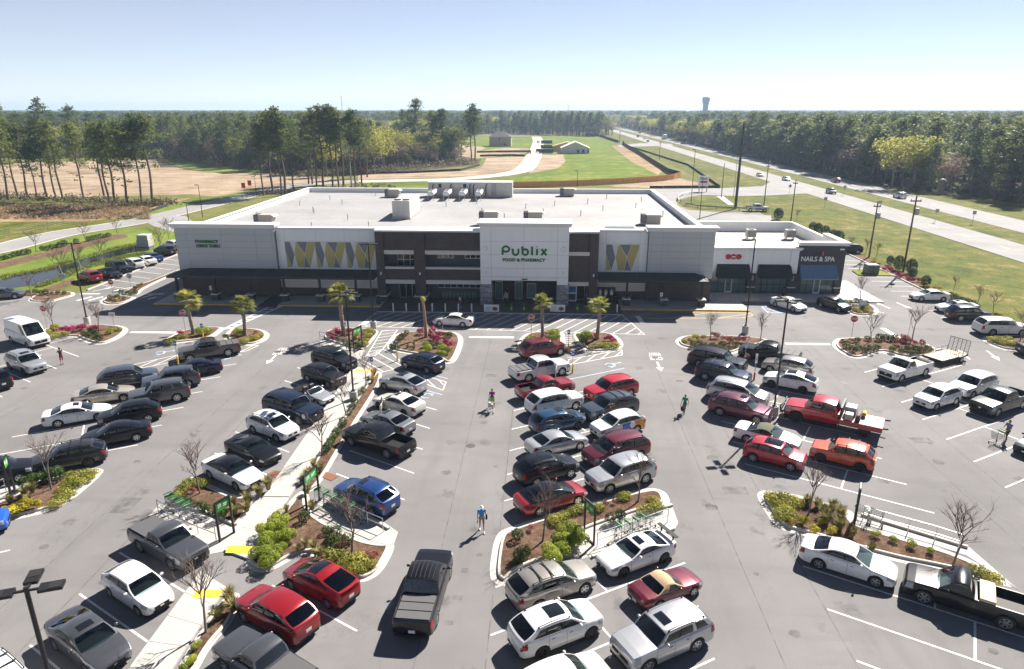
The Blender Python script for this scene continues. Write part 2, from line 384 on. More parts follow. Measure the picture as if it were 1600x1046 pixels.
S('pond', chaikin(gl([(-40,452),(0,437),(35,426),(75,421),(112,411),(150,399),(182,390),(210,383),(240,379),(242,386),(228,393),(205,394),(182,402),(150,411),(118,421),(85,437),(62,446),(20,449),(-40,464)])), -.005, wm)
S('mulch_bed_by_pond', gl([(-20,468),(62,454),(115,435),(118,442),(75,458),(115,458),(100,463),(30,463)]), .004, mulch)
S('mulch_strip_by_store', [(-63.5,106.5),(-64.9,106.5),(-66.5,146),(-63.5,146)], .006, mulch)
S('shrub_bed_by_highway', [(53.5,64),(55.6,64),(55.6,128),(53.5,128)], .03, mulch)
S('forest_ground', [(133,150),(900,100),(900,3000),(116,3000),(115,262),(124,247),(133,225)], -.02, forest_floor)
S('wood_front_lawn', gl([(250,249.5),(268,247.5),(300,249),(400,262),(420,268),(400,271.5),(330,270),(290,264)]), .01, bank_m)
S('wood_floor', gl([(250,262),(330,262),(398,268),(470,276),(560,274),(640,268),(745,258),(752,250),(700,240),(500,230),(240,238)]), -.016, forest_floor)

# ---------------------------------------------------------------- painted markings (parts of the lot)
def line(mb, p, q, w=.11, z=.005):
    p = Vector(p[:2]); q = Vector(q[:2]); t = (q-p).normalized(); n = Vector((-t.y, t.x)) * w/2
    return mb.poly([p-n, q-n, q+n, p+n], z)
C30, S30, T30 = math.cos(R(30)), .5, math.tan(R(30))
def bay(ys, xl, xr, sgn, tick=None, mat=white_paint, name='stall_line'):
    for y in ys:                                             # y at the left end
        line(MB(), (0,0), (1,0))
        mb = MB(); line(mb, (xl, y), (xr, y + sgn*(xr-xl)*T30)); mb.build(name, mat, lot)
        if tick is not None:
            a = Vector((tick, y + sgn*(tick-xl)*T30)); mb = MB(); d = Vector((-.5*sgn, C30))
            line(mb, a + d*.06, a + d*2.98, z=.0052); mb.build('stall_end_line', mat, lot)
bay([52.49,48.95,45.36,41.87,38.5], -2.24, 8.18, 1, 3.66)
bay([19.6,23.1,26.61,30.1], -2.24, 8.18, 1, 3.66)
bay([56.0,59.5], 2.3, 8.18, 1, None, blue_paint, 'accessible_stall_line')
bay([61.9,58.4,54.9,51.2,47.6,44.15], 14.65, 24.75, -1, 20.1)
bay([32.62,29.19,25.77,22.3], 14.65, 24.75, -1, 20.1)
bay([62.84,59.21,55.7,52.23,48.7,45.2,41.67,38.2,34.7], 31.15, 41.6, 1, 36.9)
bay([56.3,52.84,49.28,45.84,42.4,38.98], -40.75, -30.3, 1, -35.1)
bay([22.5,19.0,26], -40.75, -30.3, 1, -35.1)
bay([61.62,58.19,54.6,51.1,47.51,44.0,40.5], -23.9, -18.5, -1)
bay([32.11,28.58,24.98,21.5], -23.9, -18.5, -1)
bay([62.4,58.6], -14.0, -8.72, -1, None, blue_paint, 'accessible_stall_line')
bay([55.4,51.9,48.38,44.85,41.45], -14.1, -8.72, -1)
bay([29.7,26.2], -14.1, -8.72, -1)
bay([67.3,63.9,60.37,56.9,53.4,49.9], -53.6, -47.3, -1, -53.4)
for y in (70,73,76,79,82,85,88.6,91.95,94.7,97.6,100.4,103.2,106,109,112,115): mb = MB(); line(mb, (48.6,y), (53.1,y)); mb.build('stall_line', white_paint, lot)
for x in (33.2, 36.4, 39.9): mb = MB(); line(mb, (x, 88.2), (x+2.7, 83.4)); mb.build('stall_line', white_paint, lot)
for k in range(9): mb = MB(); line(mb, (-63.4, 93+k*3.0), (-58.6, 91.2+k*3.0)); mb.build('stall_line', white_paint, lot)
def clip_seg(p, d, poly):
    t0, t1 = -1e9, 1e9; n = len(poly)
    for i in range(n):
        a, b = Vector(poly[i]), Vector(poly[(i+1) % n]); e = b-a; nn = Vector((-e.y, e.x))
        den = nn.dot(d); num = nn.dot(a-p)
        if abs(den) < 1e-9:
            if num > 0: return None
            continue
        t = num/den
        if den > 0: t0 = max(t0, t)
        else: t1 = min(t1, t)
    return (p+d*t0, p+d*t1) if t1-t0 > .2 else None
def hatch(poly, ang, gap, mat=white_paint, w=.11, outline=True, name='hatched_marking', z=.0055):
    poly = ccw([Vector(p) for p in poly]); d = Vector((math.cos(R(ang)), math.sin(R(ang)))); n = Vector((-d.y, d.x))
    s = [n.dot(p) for p in poly]; k = min(s) + gap*.5; mb = MB()
    while k < max(s):
        r = clip_seg(n*k, d, poly)
        if r: line(mb, r[0], r[1], w, z)
        k += gap
    if outline:
        for i in range(len(poly)): line(mb, poly[i], poly[(i+1) % len(poly)], w, z+.0004+.0002*(i % 2))
    return mb.build(name, mat, lot)
ang = math.degrees(math.atan2(*(lambda d: (d.y, d.x))(g(800,493)-g(749,514))))
hatch([(-20.6,81.2),(-21.4,75.2),(11.6,73.6),(9.9,81.2)], ang, 1.25)
hatch(gl([(597,517),(621,516),(598,546),(586,556),(573,556)]), 30, 1.0)
hatch(gl([(556,563),(573,556),(598,546),(612,552),(634,573),(592,583)]), -48, 1.1)
hatch(gl([(889,562),(972,547),(972,555),(886,571)]), 62, .95)
hatch(gl([(884,519),(893,519),(897,560),(886,560)]), 10, .7, outline=False)
hatch(gl([(200,572),(277,555),(284,563),(224,575)]), 75, 1.0)
hatch(gl([(376,541),(404,540),(385,549),(370,551)]), 75, 1.0)
hatch(gl([(662,587),(697,597),(692,610),(667,601)]), -60, .9)
hatch(gl([(985,493.5),(1025,487),(1172,489.5),(1177,493),(1160,497),(1000,498)]), 25, 2.2, yellow_paint)
hatch(gl([(1190,480),(1215,478),(1228,489),(1200,489)]), -55, .9, blue_paint)
hatch(gl([(348,515),(362,513),(440,479),(424,478)]), 15, 1.0, w=.3, name='crosswalk_ladder')
hatch([(g(115,470)).xy, g(165,470).xy, g(172,464).xy, g(125,464).xy], 70, 1.4, w=.5, outline=False, name='crosswalk_ladder')
hatch(gl([(218,468),(240,468),(248,461),(228,461)]), 70, 1.4, w=.5, outline=False, name='crosswalk_ladder')
def bar(p, q, w): mb = MB(); line(mb, g(*p), g(*q), w, .006); mb.build('stop_bar', white_paint, lot)
bar((733,527),(803,527.5),.6); bar((204,519.3),(274,520),.6); bar((1227,537.5),(1297,538.2),.6); bar((1379,513),(1404,528),.6); bar((567,508),(577,500),.6); bar((996,494),(1004,505),.6)
bar((125,459.5),(156,459.3),.5); bar((228,460),(256,459.5),.5)
def arrow(p, ang, L=2.0):
    mb = MB(); pts = [(-L/2,-.1),(L*.1,-.1),(L*.1,-.38),(L/2,0),(L*.1,.38),(L*.1,.1),(-L/2,.1)]
    c, s = math.cos(R(ang)), math.sin(R(ang)); q = g(*p)
    mb.poly([(q.x+x*c-y*s, q.y+x*s+y*c) for x, y in pts], .006); mb.build('arrow_marking', white_paint, lot)
arrow((424,562), -90, 2.6); arrow((1030,573), -90, 2.6)
for p, a in (((1379,477.5),100),((1413,478),-80),((1506,554),80),((1552,556),-100),((162,452),60),((192,452),-120)): arrow(p, a, 3.0)
for p in ((440,549),(1024,557)):
    for j, t in enumerate(('ONE','WAY')):
        me = fit(text_mesh(t, 1, 0, white_paint, .02), 1.3, .95)
        q = g(*p); o = link('painted_lettering', me, lot, (q.x, q.y - .65 + 1.3*j, .0065), R(180))
# accessible-space symbols (a blue wheelchair outline)
def wheelchair(p, rz):
    mb = MB(); n = 14
    for k in range(n):
        a0, a1 = R(-60 + 300*k/n), R(-60 + 300*(k+1)/n)
        mb.add([(.42*math.cos(a0),.42*math.sin(a0)-.2,0),(.42*math.cos(a1),.42*math.sin(a1)-.2,0),(.53*math.cos(a1),.53*math.sin(a1)-.2,0),(.53*math.cos(a0),.53*math.sin(a0)-.2,0)], [(0,1,2,3)])
    for a, b in (((-.1,.9),(-.1,.1)),((-.1,.12),(.45,.1)),((.43,.1),(.65,-.55))): line(mb, a, b, .12, .0004)
    mb.lathe([(.001,.0006),(.15,.0006)], 10, M=Matrix.Translation((-.1,1.05,0)), cap=False)
    q = g(*p); o = mb.build('wheelchair_symbol', blue_paint, lot); o.location = (q.x, q.y, .0062); o.rotation_euler.z = rz
for p, a in (((956,570),R(-60)),((664,618),R(60)),((254,551),R(-60)),((358,558),R(-60)),((545,548),R(60))): wheelchair(p, a)

# stains, seams and patches worn into the asphalt (parts of the lot)
def veil_mat(name, c, a):
    m, nt, b = newmat(name); b.inputs['Base Color'].default_value = c4(c); b.inputs['Roughness'].default_value = .8
    tr = nt.nodes.new('ShaderNodeBsdfTransparent'); ms = nt.nodes.new('ShaderNodeMixShader'); f = noise(nt, coords(nt, world_pos=True), 1.6, 2, .5)
    r = ramp(nt, f, [(.30, (0,0,0)), (.75, (a,a,a))]); nt.links.new(r, ms.inputs[0]); nt.links.new(tr.outputs[0], ms.inputs[1]); nt.links.new(b.outputs[0], ms.inputs[2]); nt.links.new(ms.outputs[0], nt.nodes['Material Output'].inputs[0]); return m
oil_m = veil_mat('oil stain', (.06,.058,.056), .45); seam_m = veil_mat('paving seam', (.05,.05,.05), .55); patch_m = veil_mat('darker patch', (.085,.085,.085), .45)
rst = random.Random(11)
for k in range(44):
    bx = rst.choice(((-1.5,7.5),(15.3,24),(31.8,41),(-40,-31),(-23.3,-19),(-13.5,-9.2),(-7,-3),(9.5,13.5),(26,30),(-29,-25))); x = rst.uniform(*bx); y = rst.uniform(22,66); r = rst.uniform(.12,.5); n = 11
    mb = MB(); mb.poly([(x+r*rst.uniform(.6,1.2)*math.cos(6.283*i/n), y+r*rst.uniform(.6,1.2)*math.sin(6.283*i/n)) for i in range(n)], .0032); mb.build('oil_stain', oil_m, lot)
for x in (-5.6,-2.35,11.3,14.55,27.9,31.0,-27.2,-24.1,-44.2): mb = MB(); line(mb, (x,-5), (x+rst.uniform(-.05,.05),71), .05, .0022); mb.build('paving_seam', seam_m, lot)
for y in (72.6,77.4): mb = MB(); line(mb, (-70,y), (52,y), .05, .0026); mb.build('paving_seam', seam_m, lot)
for x, y, w, h in ((-4.4,29,.5,.35),(-4.2,31.2,.35,.4),(-4.6,27.2,.45,.3),(12.2,40,1.6,1.0),(-27,36,1.2,1.8),(28.4,48,1.5,.9),(-5.2,60,1.0,.7)): mb = MB(); mb.poly([(x,y),(x+w,y),(x+w,y+h),(x,y+h)], .0036); mb.build('asphalt_patch', patch_m, lot)
for x, y in ((-5.2,46),(11.6,66),(28,60),(-27.5,66)): mb = MB(); mb.lathe([(.001,.008),(.32,.008),(.36,.004)], 18, M=Matrix.Translation((x,y,0)), cap=False); mb.build('manhole_cover', pbr('cast iron', (.07,.066,.062), .7, .3, var=.3, scale=20), lot)
# ---------------------------------------------------------------- grocery store
def brick_mat(name, c1, c2, mortar, bw=.22, bh=.075):
    m, nt, b = newmat(name); b.inputs['Roughness'].default_value = .85
    v = coords(nt, world_pos=True)
    sx = nt.nodes.new('ShaderNodeSeparateXYZ'); nt.links.new(v, sx.inputs[0])
    ad = nt.nodes.new('ShaderNodeMath'); nt.links.new(sx.outputs[0], ad.inputs[0]); nt.links.new(sx.outputs[1], ad.inputs[1])
    cb = nt.nodes.new('ShaderNodeCombineXYZ'); nt.links.new(ad.outputs[0], cb.inputs[0]); nt.links.new(sx.outputs[2], cb.inputs[1])
    bt = nt.nodes.new('ShaderNodeTexBrick'); nt.links.new(cb.outputs[0], bt.inputs['Vector'])
    bt.inputs['Scale'].default_value = 1; bt.inputs['Brick Width'].default_value = bw; bt.inputs['Row Height'].default_value = bh; bt.inputs['Mortar Size'].default_value = .008
    bt.inputs['Color1'].default_value = c4(c1); bt.inputs['Color2'].default_value = c4(c2); bt.inputs['Mortar'].default_value = c4(mortar)
    o = mix(nt, bt.outputs['Color'], [x*.7 for x in c1], ramp(nt, noise(nt, v, .8, 4), [(.45,(0,0,0)),(.7,(.6,.6,.6))]))
    nt.links.new(o, b.inputs['Base Color']); bump(nt, b, bt.outputs['Fac'], -.3, .01); MATS[name] = m; return m
dark_brick = brick_mat('dark brown brick', (.085,.064,.057), (.056,.043,.041), (.095,.085,.078), .30, .10)
base_brick = brick_mat('charcoal brick', (.06,.055,.055), (.042,.04,.042), (.08,.08,.08))
gray_panel = pbr('grey wall panel', (.46,.475,.49), .75, var=.07, scale=.8, world_pos=True, stretch=(1.2,1.2,.12))
white_panel = pbr('white wall panel', (.80,.81,.82), .75, var=.06, scale=.8, world_pos=True, stretch=(1.2,1.2,.12))
joint_m = pbr('panel joint', (.22,.22,.22), .9, var=0)
coping_m = pbr('white metal coping', (.68,.68,.68), .45, var=.05, scale=1, world_pos=True)
lintel_m = pbr('cream lintel', (.58,.55,.51), .8, var=.08, scale=2, world_pos=True)
mural_gold = pbr('gold mural tile', (.44,.385,.13), .7, var=.06, scale=1); mural_gray = pbr('grey mural tile', (.20,.20,.215), .7, var=.06, scale=1); mural_white = pbr('white mural tile', (.68,.68,.68), .7, var=.04, scale=1)
black_metal = pbr('black metal', (.018,.018,.02), .45, .3, var=.1, scale=5); canopy_m = pbr('dark canopy roof', (.010,.014,.015), .55, .0, var=.3, scale=.6, world_pos=True)
alu = pbr('aluminium frame', (.50,.49,.46), .4, .6, var=.05)
steel = pbr('galvanised steel', (.45,.46,.47), .4, .8, var=.1, scale=6)
green_sign = pbr('green sign face', (.008,.155,.018), .5, var=.05); letter_green = pbr('green lettering', (.006,.125,.016), .45, var=.05)
red_sign = pbr('red sign face', (.42,.012,.02), .5, var=.08, scale=8); white_sign = pbr('white sign face', (.75,.75,.75), .5, var=.04); sign_back = pbr('bare sign back', (.36,.37,.38), .5, .3, var=.1)
def glass_mat(name, c, rough=.03, spec=.6):
    m, nt, b = newmat(name); b.inputs['Base Color'].default_value = c4(c); b.inputs['Roughness'].default_value = rough; b.inputs['Specular IOR Level'].default_value = spec
    MATS[name] = m; return m
shop_glass = glass_mat('shop glass', (.10,.155,.15)); dark_glass = glass_mat('dark window glass', (.012,.014,.018)); interior_m = pbr('dark interior', (.035,.03,.028), .9, var=.3, scale=1.5)
def tpo():
    m, nt, b = newmat('white roof membrane'); b.inputs['Roughness'].default_value = .75
    v = coords(nt, world_pos=True); sx = nt.nodes.new('ShaderNodeSeparateXYZ'); nt.links.new(v, sx.inputs[0])
    md = nt.nodes.new('ShaderNodeMath'); md.operation = 'MODULO'; md.inputs[1].default_value = 3.05; a = nt.nodes.new('ShaderNodeMath'); a.inputs[1].default_value = 200; nt.links.new(sx.outputs[1], a.inputs[0]); nt.links.new(a.outputs[0], md.inputs[0])
    seam = ramp(nt, md.outputs[0], [(.10,(1,1,1)),(.14,(0,0,0))])
    o = ramp(nt, noise(nt, v, .07, 6, .65), [(.34,(.232,.232,.234)),(.6,(.298,.299,.306))])
    o = mix(nt, o, ramp(nt, noise(nt, v, 1.6, 5, .7), [(.3,(.86,.86,.85)),(.7,(1.06,1.06,1.06))]), 1.0, 'MULTIPLY')
    nt.links.new(mix(nt, o, (.19,.19,.19), mix(nt, (0,0,0), seam, .7)), b.inputs['Base Color']); MATS['tpo'] = m; return m
roof_m = tpo(); annex_roof_m = pbr('pale cream roof membrane', (.44,.42,.37), .8, var=.1, scale=.5, world_pos=True)
stone_m = pbr('grey stacked stone', (.25,.26,.28), .9, var=.35, scale=2.5, bmp=.4, bscale=12, world_pos=True)

store = thing('grocery_store', 'long white roofed supermarket with green lettering over its entrance', 'store', (-13, 88, 0))
SO = (-13, 88, 0)
def sp(name, mb, mat, parent=store, smooth=None): return mb.build(name, mat, parent, smooth, at=SO if parent is store else None)
def sub_(name, mb, mat, parent): return mb.build(name, mat, parent, at=SO)
def each(name, mb, mat, at, parent):                       # every box of mb becomes a part of its own
    for k in range(0, len(mb.v), 8):
        q = MB(); q.add(mb.v[k:k+8], [(0,3,2,1),(4,5,6,7),(0,1,5,4),(1,2,6,5),(2,3,7,6),(3,0,4,7)]); q.build(name, mat, parent, at=at)
# backing body and roof
b = MB(); b.box(-48.3, 21.8, 88.3, 141, 0, 7.9); sp('wall', b, gray_panel)
b = MB(); b.poly([(-48.3,88.2),(21.8,88.2),(21.8,141),(-48.3,141)], 7.93); sp('roof', b, roof_m)
b = MB(); b.box(-48.5,-48.0,88.3,141.3,7.5,8.75); b.box(21.5,22.0,88.3,141.3,7.5,8.75); b.box(-48.0,21.5,140.8,141.3,7.5,8.72); par = sp('parapet', b, white_panel)
b = MB(); b.box(-48.65,-47.85,88.25,141.4,8.75,8.83); b.box(21.35,22.15,88.25,141.4,8.75,8.83); b.box(-47.85,21.35,140.7,141.45,8.72,8.8); sub_('parapet_coping', b, coping_m, par)
def panels(name, x0, x1, z0, z1, yf, yb, xs, zs, mat, gap=.025):
    b = MB(); b.box(x0+.01, x1-.01, yf+.03, yb, z0, z1); w = sp(name, b, joint_m)
    xe = [x0] + xs + [x1]; ze = [z0] + zs + [z1]
    for i in range(len(xe)-1):
        for j in range(len(ze)-1):
            p = MB(); p.box(xe[i]+gap/2, xe[i+1]-gap/2, yf, yf+.06, ze[j]+gap/2, ze[j+1]-gap/2); sub_('wall_panel', p, mat, w)
    return w
rows = [9.35-.87*k for k in range(1, 7)][::-1]
panels('grey_wall', -48.45, -35.1, 3.2, 9.35, 87.4, 88.6, [-46.83,-42.29,-37.67,-35.5], [z for z in rows if z > 3.4], gray_panel)
panels('grey_wall', 13.55, 21.93, 3.2, 9.35, 87.4, 88.6, [15.32,20.11], [z for z in rows if z > 3.4], gray_panel)
panels('white_wall', -35.08, -21.52, 2.3, 9.1, 87.9, 88.6, [-34.0,-29.8,-26.0], [7.6], white_panel)
panels('white_wall', 7.12, 13.53, 2.3, 9.1, 87.9, 88.6, [8.2,12.5], [7.6], white_panel)
b = MB()
for x0, x1, y0, y1, z0, z1 in ((-48.75,-34.95,87.15,88.9,9.35,9.62),(-48.95,-34.8,86.95,88.95,9.62,9.9),(13.4,22.1,87.15,88.9,9.35,9.62),(13.25,22.3,86.95,88.95,9.62,9.9),
    (-34.79,-21.5,87.75,88.8,9.1,9.4),(7.1,13.24,87.75,88.8,9.1,9.4)): b.box(x0,x1,y0,y1,z0,z1)
each('coping', b, coping_m, SO, store)
b = MB(); b.box(-48.4,-35.15,87.5,88.5,0,3.2); b.box(13.6,21.9,87.5,88.5,0,3.2); b.box(-35.15,-21.5,88.0,88.5,0,1.3); b.box(7.1,13.6,88.0,88.5,0,1.3); b.box(-48.62,-48.38,88.6,141,0,2.6); b.box(21.95,22.2,93,141,0,2.6); each('brick_base', b, dark_brick, SO, store)
b = MB(); b.box(-35.1,-21.5,87.95,88.3,1.3,2.3); b.box(7.1,13.55,87.95,88.3,1.3,2.3); each('lower_wall_panel', b, lintel_m, SO, store)
# murals: each tile is a piece
def mural(x0, units, uw, z0, z1, y, xmax):
    root = MB(); root.box(x0, xmax, y+.03, y+.07, z0, z1); w = sp('mural', root, mural_white)
    shapes = [('g', [(0,.62),(.10,.28),(.165,0),(.03,0)]), ('d', [(0,1),(.17,1),(.28,.5),(.175,.02),(0,.66)]), ('w', [(.185,1),(.36,1),(.285,.54)]), ('w', [(.285,.46),(.19,0),(.37,0)]),
              ('g', [(.375,1),(.625,.51),(.56,0),(.385,0),(.295,.5)]), ('d', [(.395,1),(.745,1),(.635,.54)]), ('d', [(.638,.47),(.575,0),(.78,0)]), ('g', [(.76,1),(.985,1),(.985,.86),(.79,.04),(.645,.5)]), ('w', [(.985,.80),(.80,0),(.985,0)])]
    mm = {'g': mural_gold, 'd': mural_gray, 'w': mural_white}
    for u in range(units):
        for k, pts in shapes:
            P = [(min(x0+(u+t)*uw, xmax), z0+v*(z1-z0)) for t, v in pts]
            if max(p[0] for p in P) - min(p[0] for p in P) < .15: continue
            n = len(P); p = MB(); p.add([(a, y, c) for a, c in P] + [(a, y+.03, c) for a, c in P], [tuple(range(n))] + [(i,(i+1) % n, n+(i+1) % n, n+i) for i in range(n)])
            sub_('mural_tile', p, mm[k], w)
mural(-34.0, 3, 4.05, 4.1, 7.5, 87.84, -21.95); mural(8.23, 1, 4.26, 4.1, 7.5, 87.84, 12.49)
# dark brick blocks with mezzanine windows
b = MB()
for x0, x1 in ((-21.45,-20.4),(-16.5,-15.1)): b.box(x0,x1,85.75,88.4,.9,9.3)
b.box(-20.4,-16.5,86,88.4,6.9,9.3); b.box(-15.1,-7.95,86,88.4,6.9,9.3); b.box(-20.4,-16.5,86,86.4,3.02,4.46); b.box(-15.1,-7.95,86,86.4,3.02,4.46)
b.box(6.0,7.08,85.75,88.4,.9,9.3); b.box(3.32,6.0,86,88.4,6.88,9.3); b.box(3.32,6.0,86,88.4,2.95,6.4)
each('brick_wall', b, dark_brick, SO, store)
b = MB()
for x0, x1, z0, z1 in ((-20.38,-16.52,6.38,6.9),(-15.08,-7.95,6.38,6.9),(-20.38,-16.52,2.5,3.02),(-15.08,-7.95,2.5,3.02),(3.34,5.98,6.4,6.88),(3.34,5.98,2.45,2.95)): b.box(x0,x1,85.85,86.5,z0,z1)
each('lintel', b, lintel_m, SO, store)
b = MB(); b.box(-20.38,-16.52,85.85,86.45,4.46,4.72); b.box(-15.08,-7.95,85.85,86.45,4.46,4.72); each('sill', b, lintel_m, SO, store)
b = MB(); b.box(-21.5,-7.9,85.7,88.6,9.3,9.5); b.box(3.3,7.12,85.7,88.6,9.3,9.52); each('coping', b, coping_m, SO, store)
b = MB()
for x0, x1 in ((-21.55,-20.3),(-16.6,-15.0),(5.9,7.18)): b.box(x0,x1,85.62,88.4,0,.78)
each('pier_base', b, base_brick, SO, store)
b = MB()
for x0, x1 in ((-21.65,-20.2),(-16.7,-14.9),(5.8,7.28)): b.box(x0,x1,85.52,88.4,.78,.92)
each('pier_cap', b, lintel_m, SO, store)
b = MB(); b.box(-20.4,-7.95,88.0,88.2,0,6.38); b.box(-20.4,-7.95,86.4,88.0,4.3,4.34); b.box(3.3,6.0,88.0,88.2,0,2.5); each('recess_wall', b, pbr('grey green recess wall', (.085,.095,.10), .8, var=.1, scale=1), SO, store)
def window(x0, x1, z0, z1, y, nx, nz, parent=store, fm=alu, gm=dark_glass, name='window'):
    t = .07; f = MB(); f.box(x0,x1,y,y+.1,z0,z0+t); f.box(x0,x1,y,y+.1,z1-t,z1)
    for i in range(nx+1):
        xc = x0 + (x1-x0)*i/nx; f.box(max(x0,xc-t/2),min(x1,xc+t/2),y+.002,y+.098,z0+t,z1-t)
    for j in range(1, nz):
        zc = z0 + (z1-z0)*j/nz; f.box(x0+.01,x1-.01,y+.004,y+.09,zc-t/2,zc+t/2)
    o = f.build(name, fm, parent, at=SO)
    for i in range(nx):
        for j in range(nz):
            p = MB(); p.box(x0+(x1-x0)*i/nx+.02, x0+(x1-x0)*(i+1)/nx-.02, y+.03, y+.06, z0+(z1-z0)*j/nz+.03, z0+(z1-z0)*(j+1)/nz-.03); p.build('pane', gm, o, at=SO)
    return o
window(-19.1,-16.6,4.4,6.2,87.85,3,2); window(-13.8,-11.6,5.5,6.25,87.85,3,1); window(-10.2,-8.0,5.5,6.25,87.85,3,1)
window(-19.0,-16.5,.1,2.3,87.85,3,1,name='entrance_door'); window(-13.8,-8.0,1.5,2.35,87.85,7,1)
window(4.3,5.6,.1,2.4,87.85,1,1,name='entrance_door')
# portico
b = MB(); b.box(-7.8,3.2,85.1,88.4,3.35,10.2); b.box(-7.8,-6.55,85.1,88.4,2.75,3.35); b.box(1.92,3.2,85.1,88.4,2.75,3.35); pw = sp('portico_wall', b, joint_m)
xe = [-7.9,-6.5,-2.35,1.87,3.3]; ze = [2.75,3.75,4.88,6.64,8.33,10.15]
for i in range(4):
    for j in range(5):
        z0 = 3.27 if (j == 0 and 0 < i < 3) else ze[j]
        p = MB(); p.box(xe[i]+.012, xe[i+1]-.012, 85.0, 85.07, z0+.012, ze[j+1]-.012); sub_('wall_panel', p, white_panel, pw)
for x0, x1 in ((-7.9,-7.84),(3.24,3.3)):
    for j in range(5):
        p = MB(); p.box(x0, x1, 85.09, 88.4, ze[j]+.012, ze[j+1]-.012); sub_('wall_panel', p, white_panel, pw)
b = MB(); b.box(-8.0,3.4,84.9,88.5,10.15,10.4); b.box(-8.2,3.6,84.7,88.6,10.4,10.66); each('portico_cornice', b, coping_m, SO, store)
def stone_col(x0, x1, y0, y1, z1):
    b = MB(); b.box(x0+.06,x1-.06,y0+.06,y1-.06,0,z1); c = sp('stone_column', b, joint_m); rnd = random.Random(int(x0*10))
    z = 0.; ms = [stone_m, pbr('pale stone', (.36,.36,.37), .9, var=.3, scale=3), pbr('blue grey stone', (.19,.205,.23), .9, var=.3, scale=3)]
    while z < z1-.02:
        h = min(rnd.choice((.14,.2,.26)), z1-z)
        for side in (0, 1):
            a, e = (x0, x1) if side == 0 else (y0, y1); x = a
            while x < e-.02:
                w = min(rnd.uniform(.3,.75), e-x); w = e-x if e-x-w < .2 else w
                d = rnd.uniform(0,.05); p = MB()
                if side == 0: p.box(x+.008, x+w-.008, y0-d, y0+.08, z+.008, z+h-.008)
                else: p.box(x1-.08, x1+d, x+.008+.02, x+w-.008, z+.008, z+h-.008)
                sub_('stone', p, rnd.choice(ms), c); x += w
        z += h
stone_col(-7.95,-6.45,84.9,86.4,2.72); stone_col(1.85,3.38,84.9,86.4,2.72)
b = MB(); b.box(-6.45,1.85,88.0,88.2,0,3.3); sp('entrance_recess', b, interior_m)
window(-6.2,-5.2,.1,2.5,87.7,1,1,name='sliding_door',gm=shop_glass); window(-3.6,-2.6,.1,2.5,87.7,1,1,name='sliding_door',gm=shop_glass); window(-2.0,-.8,.3,2.3,87.6,1,1,name='notice_board',gm=shop_glass)
# green rounded lettering over the entrance, drawn as round strokes
def strokes(paths, r, mat, parent, name, x, y, z, sx, sz):
    cu = bpy.data.curves.new(name, 'CURVE'); cu.dimensions = '3D'; cu.bevel_depth = r; cu.bevel_resolution = 2; cu.use_fill_caps = True
    for pts in paths:
        s = cu.splines.new('POLY'); s.points.add(len(pts)-1)
        for i, (a, c) in enumerate(pts): s.points[i].co = (a*sx, 0, c*sz, 1)
    me = evaluated(bpy.data.objects.new(name, cu))
    for v in me.vertices: v.co.y *= .5
    me.materials.clear(); me.materials.append(mat); me.polygons.foreach_set('use_smooth', [True]*len(me.polygons))
    return link(name, me, parent, (x-SO[0], y-SO[1], z-SO[2]))
def arc(cx, cz, rx, rz_, a0, a1, n=14): return [(cx+rx*math.cos(R(a0+(a1-a0)*k/n)), cz+rz_*math.sin(R(a0+(a1-a0)*k/n))) for k in range(n+1)]
glyph = {'P': [[(.0,.0)] + arc(.42,.68,.42,.32,180,-150)], 'u': [[(0,.72)] + arc(.36,.34,.36,.34,180,360) + [(.72,.72)]],
         'b': [[(0,1.0),(0,.34)] + arc(.36,.34,.36,.34,180,540)], 'l': [[(0,1.0),(0,0)]], 'i': [[(0,.72),(0,0)], [(0,.97),(0,1.0)]], 'x': [[(0,.72),(.62,0)], [(.62,.72),(0,0)]]}
xo = -5.05
for ch, adv in (('P',1.28),('u',1.22),('b',1.22),('l',.62),('i',.56),('x',1.0)):
    strokes(glyph[ch], .125, letter_green, store, 'letter', xo, 84.93, 6.62, 1.0, 1.08); xo += adv
def text_part(t, w, h, x, y, z, mat, bold=.03, parent=store, at=SO, name='lettering', depth=.05):
    o = link(name, fit(text_mesh(t, 1, depth, mat, bold), w, h), parent, (x-at[0], y-at[1], z-at[2])); o.rotation_euler.x = R(90); return o
text_part('FOOD & PHARMACY', 5.4, .42, -2.33, 84.95, 5.98, letter_green, .035)
text_part('PHARMACY', 3.1, .42, -44.2, 87.34, 7.55, letter_green, .04); text_part('DRIVE THRU', 3.15, .42, -44.1, 87.34, 6.95, letter_green, .04)
b = MB(); b.box(-2.6,-1.9,84.93,85.02,3.38,3.55); sp('entry_plaque', b, letter_green)
for x, z in ((-7.2,4.35),(2.6,4.35),(-20.9,3.9),(-15.8,3.9),(6.55,3.9)):
    b = MB(); b.bbox(x-.09,x+.09,(84.86 if -8 < x < 3.3 else 85.58),(85.0 if -8 < x < 3.3 else 85.74),z-.18,z+.18,.03); sp('wall_light', b, white_sign)
for x in (-7.2, 2.6): b = MB(); b.lathe([(.02,.0),(.3,.02),(.26,.12),(.02,.15)], 12, M=Matrix.Translation((x,84.98,7.4)) @ Matrix.Rotation(R(90),4,'X')); sp('round_light', b, white_sign, smooth=40)
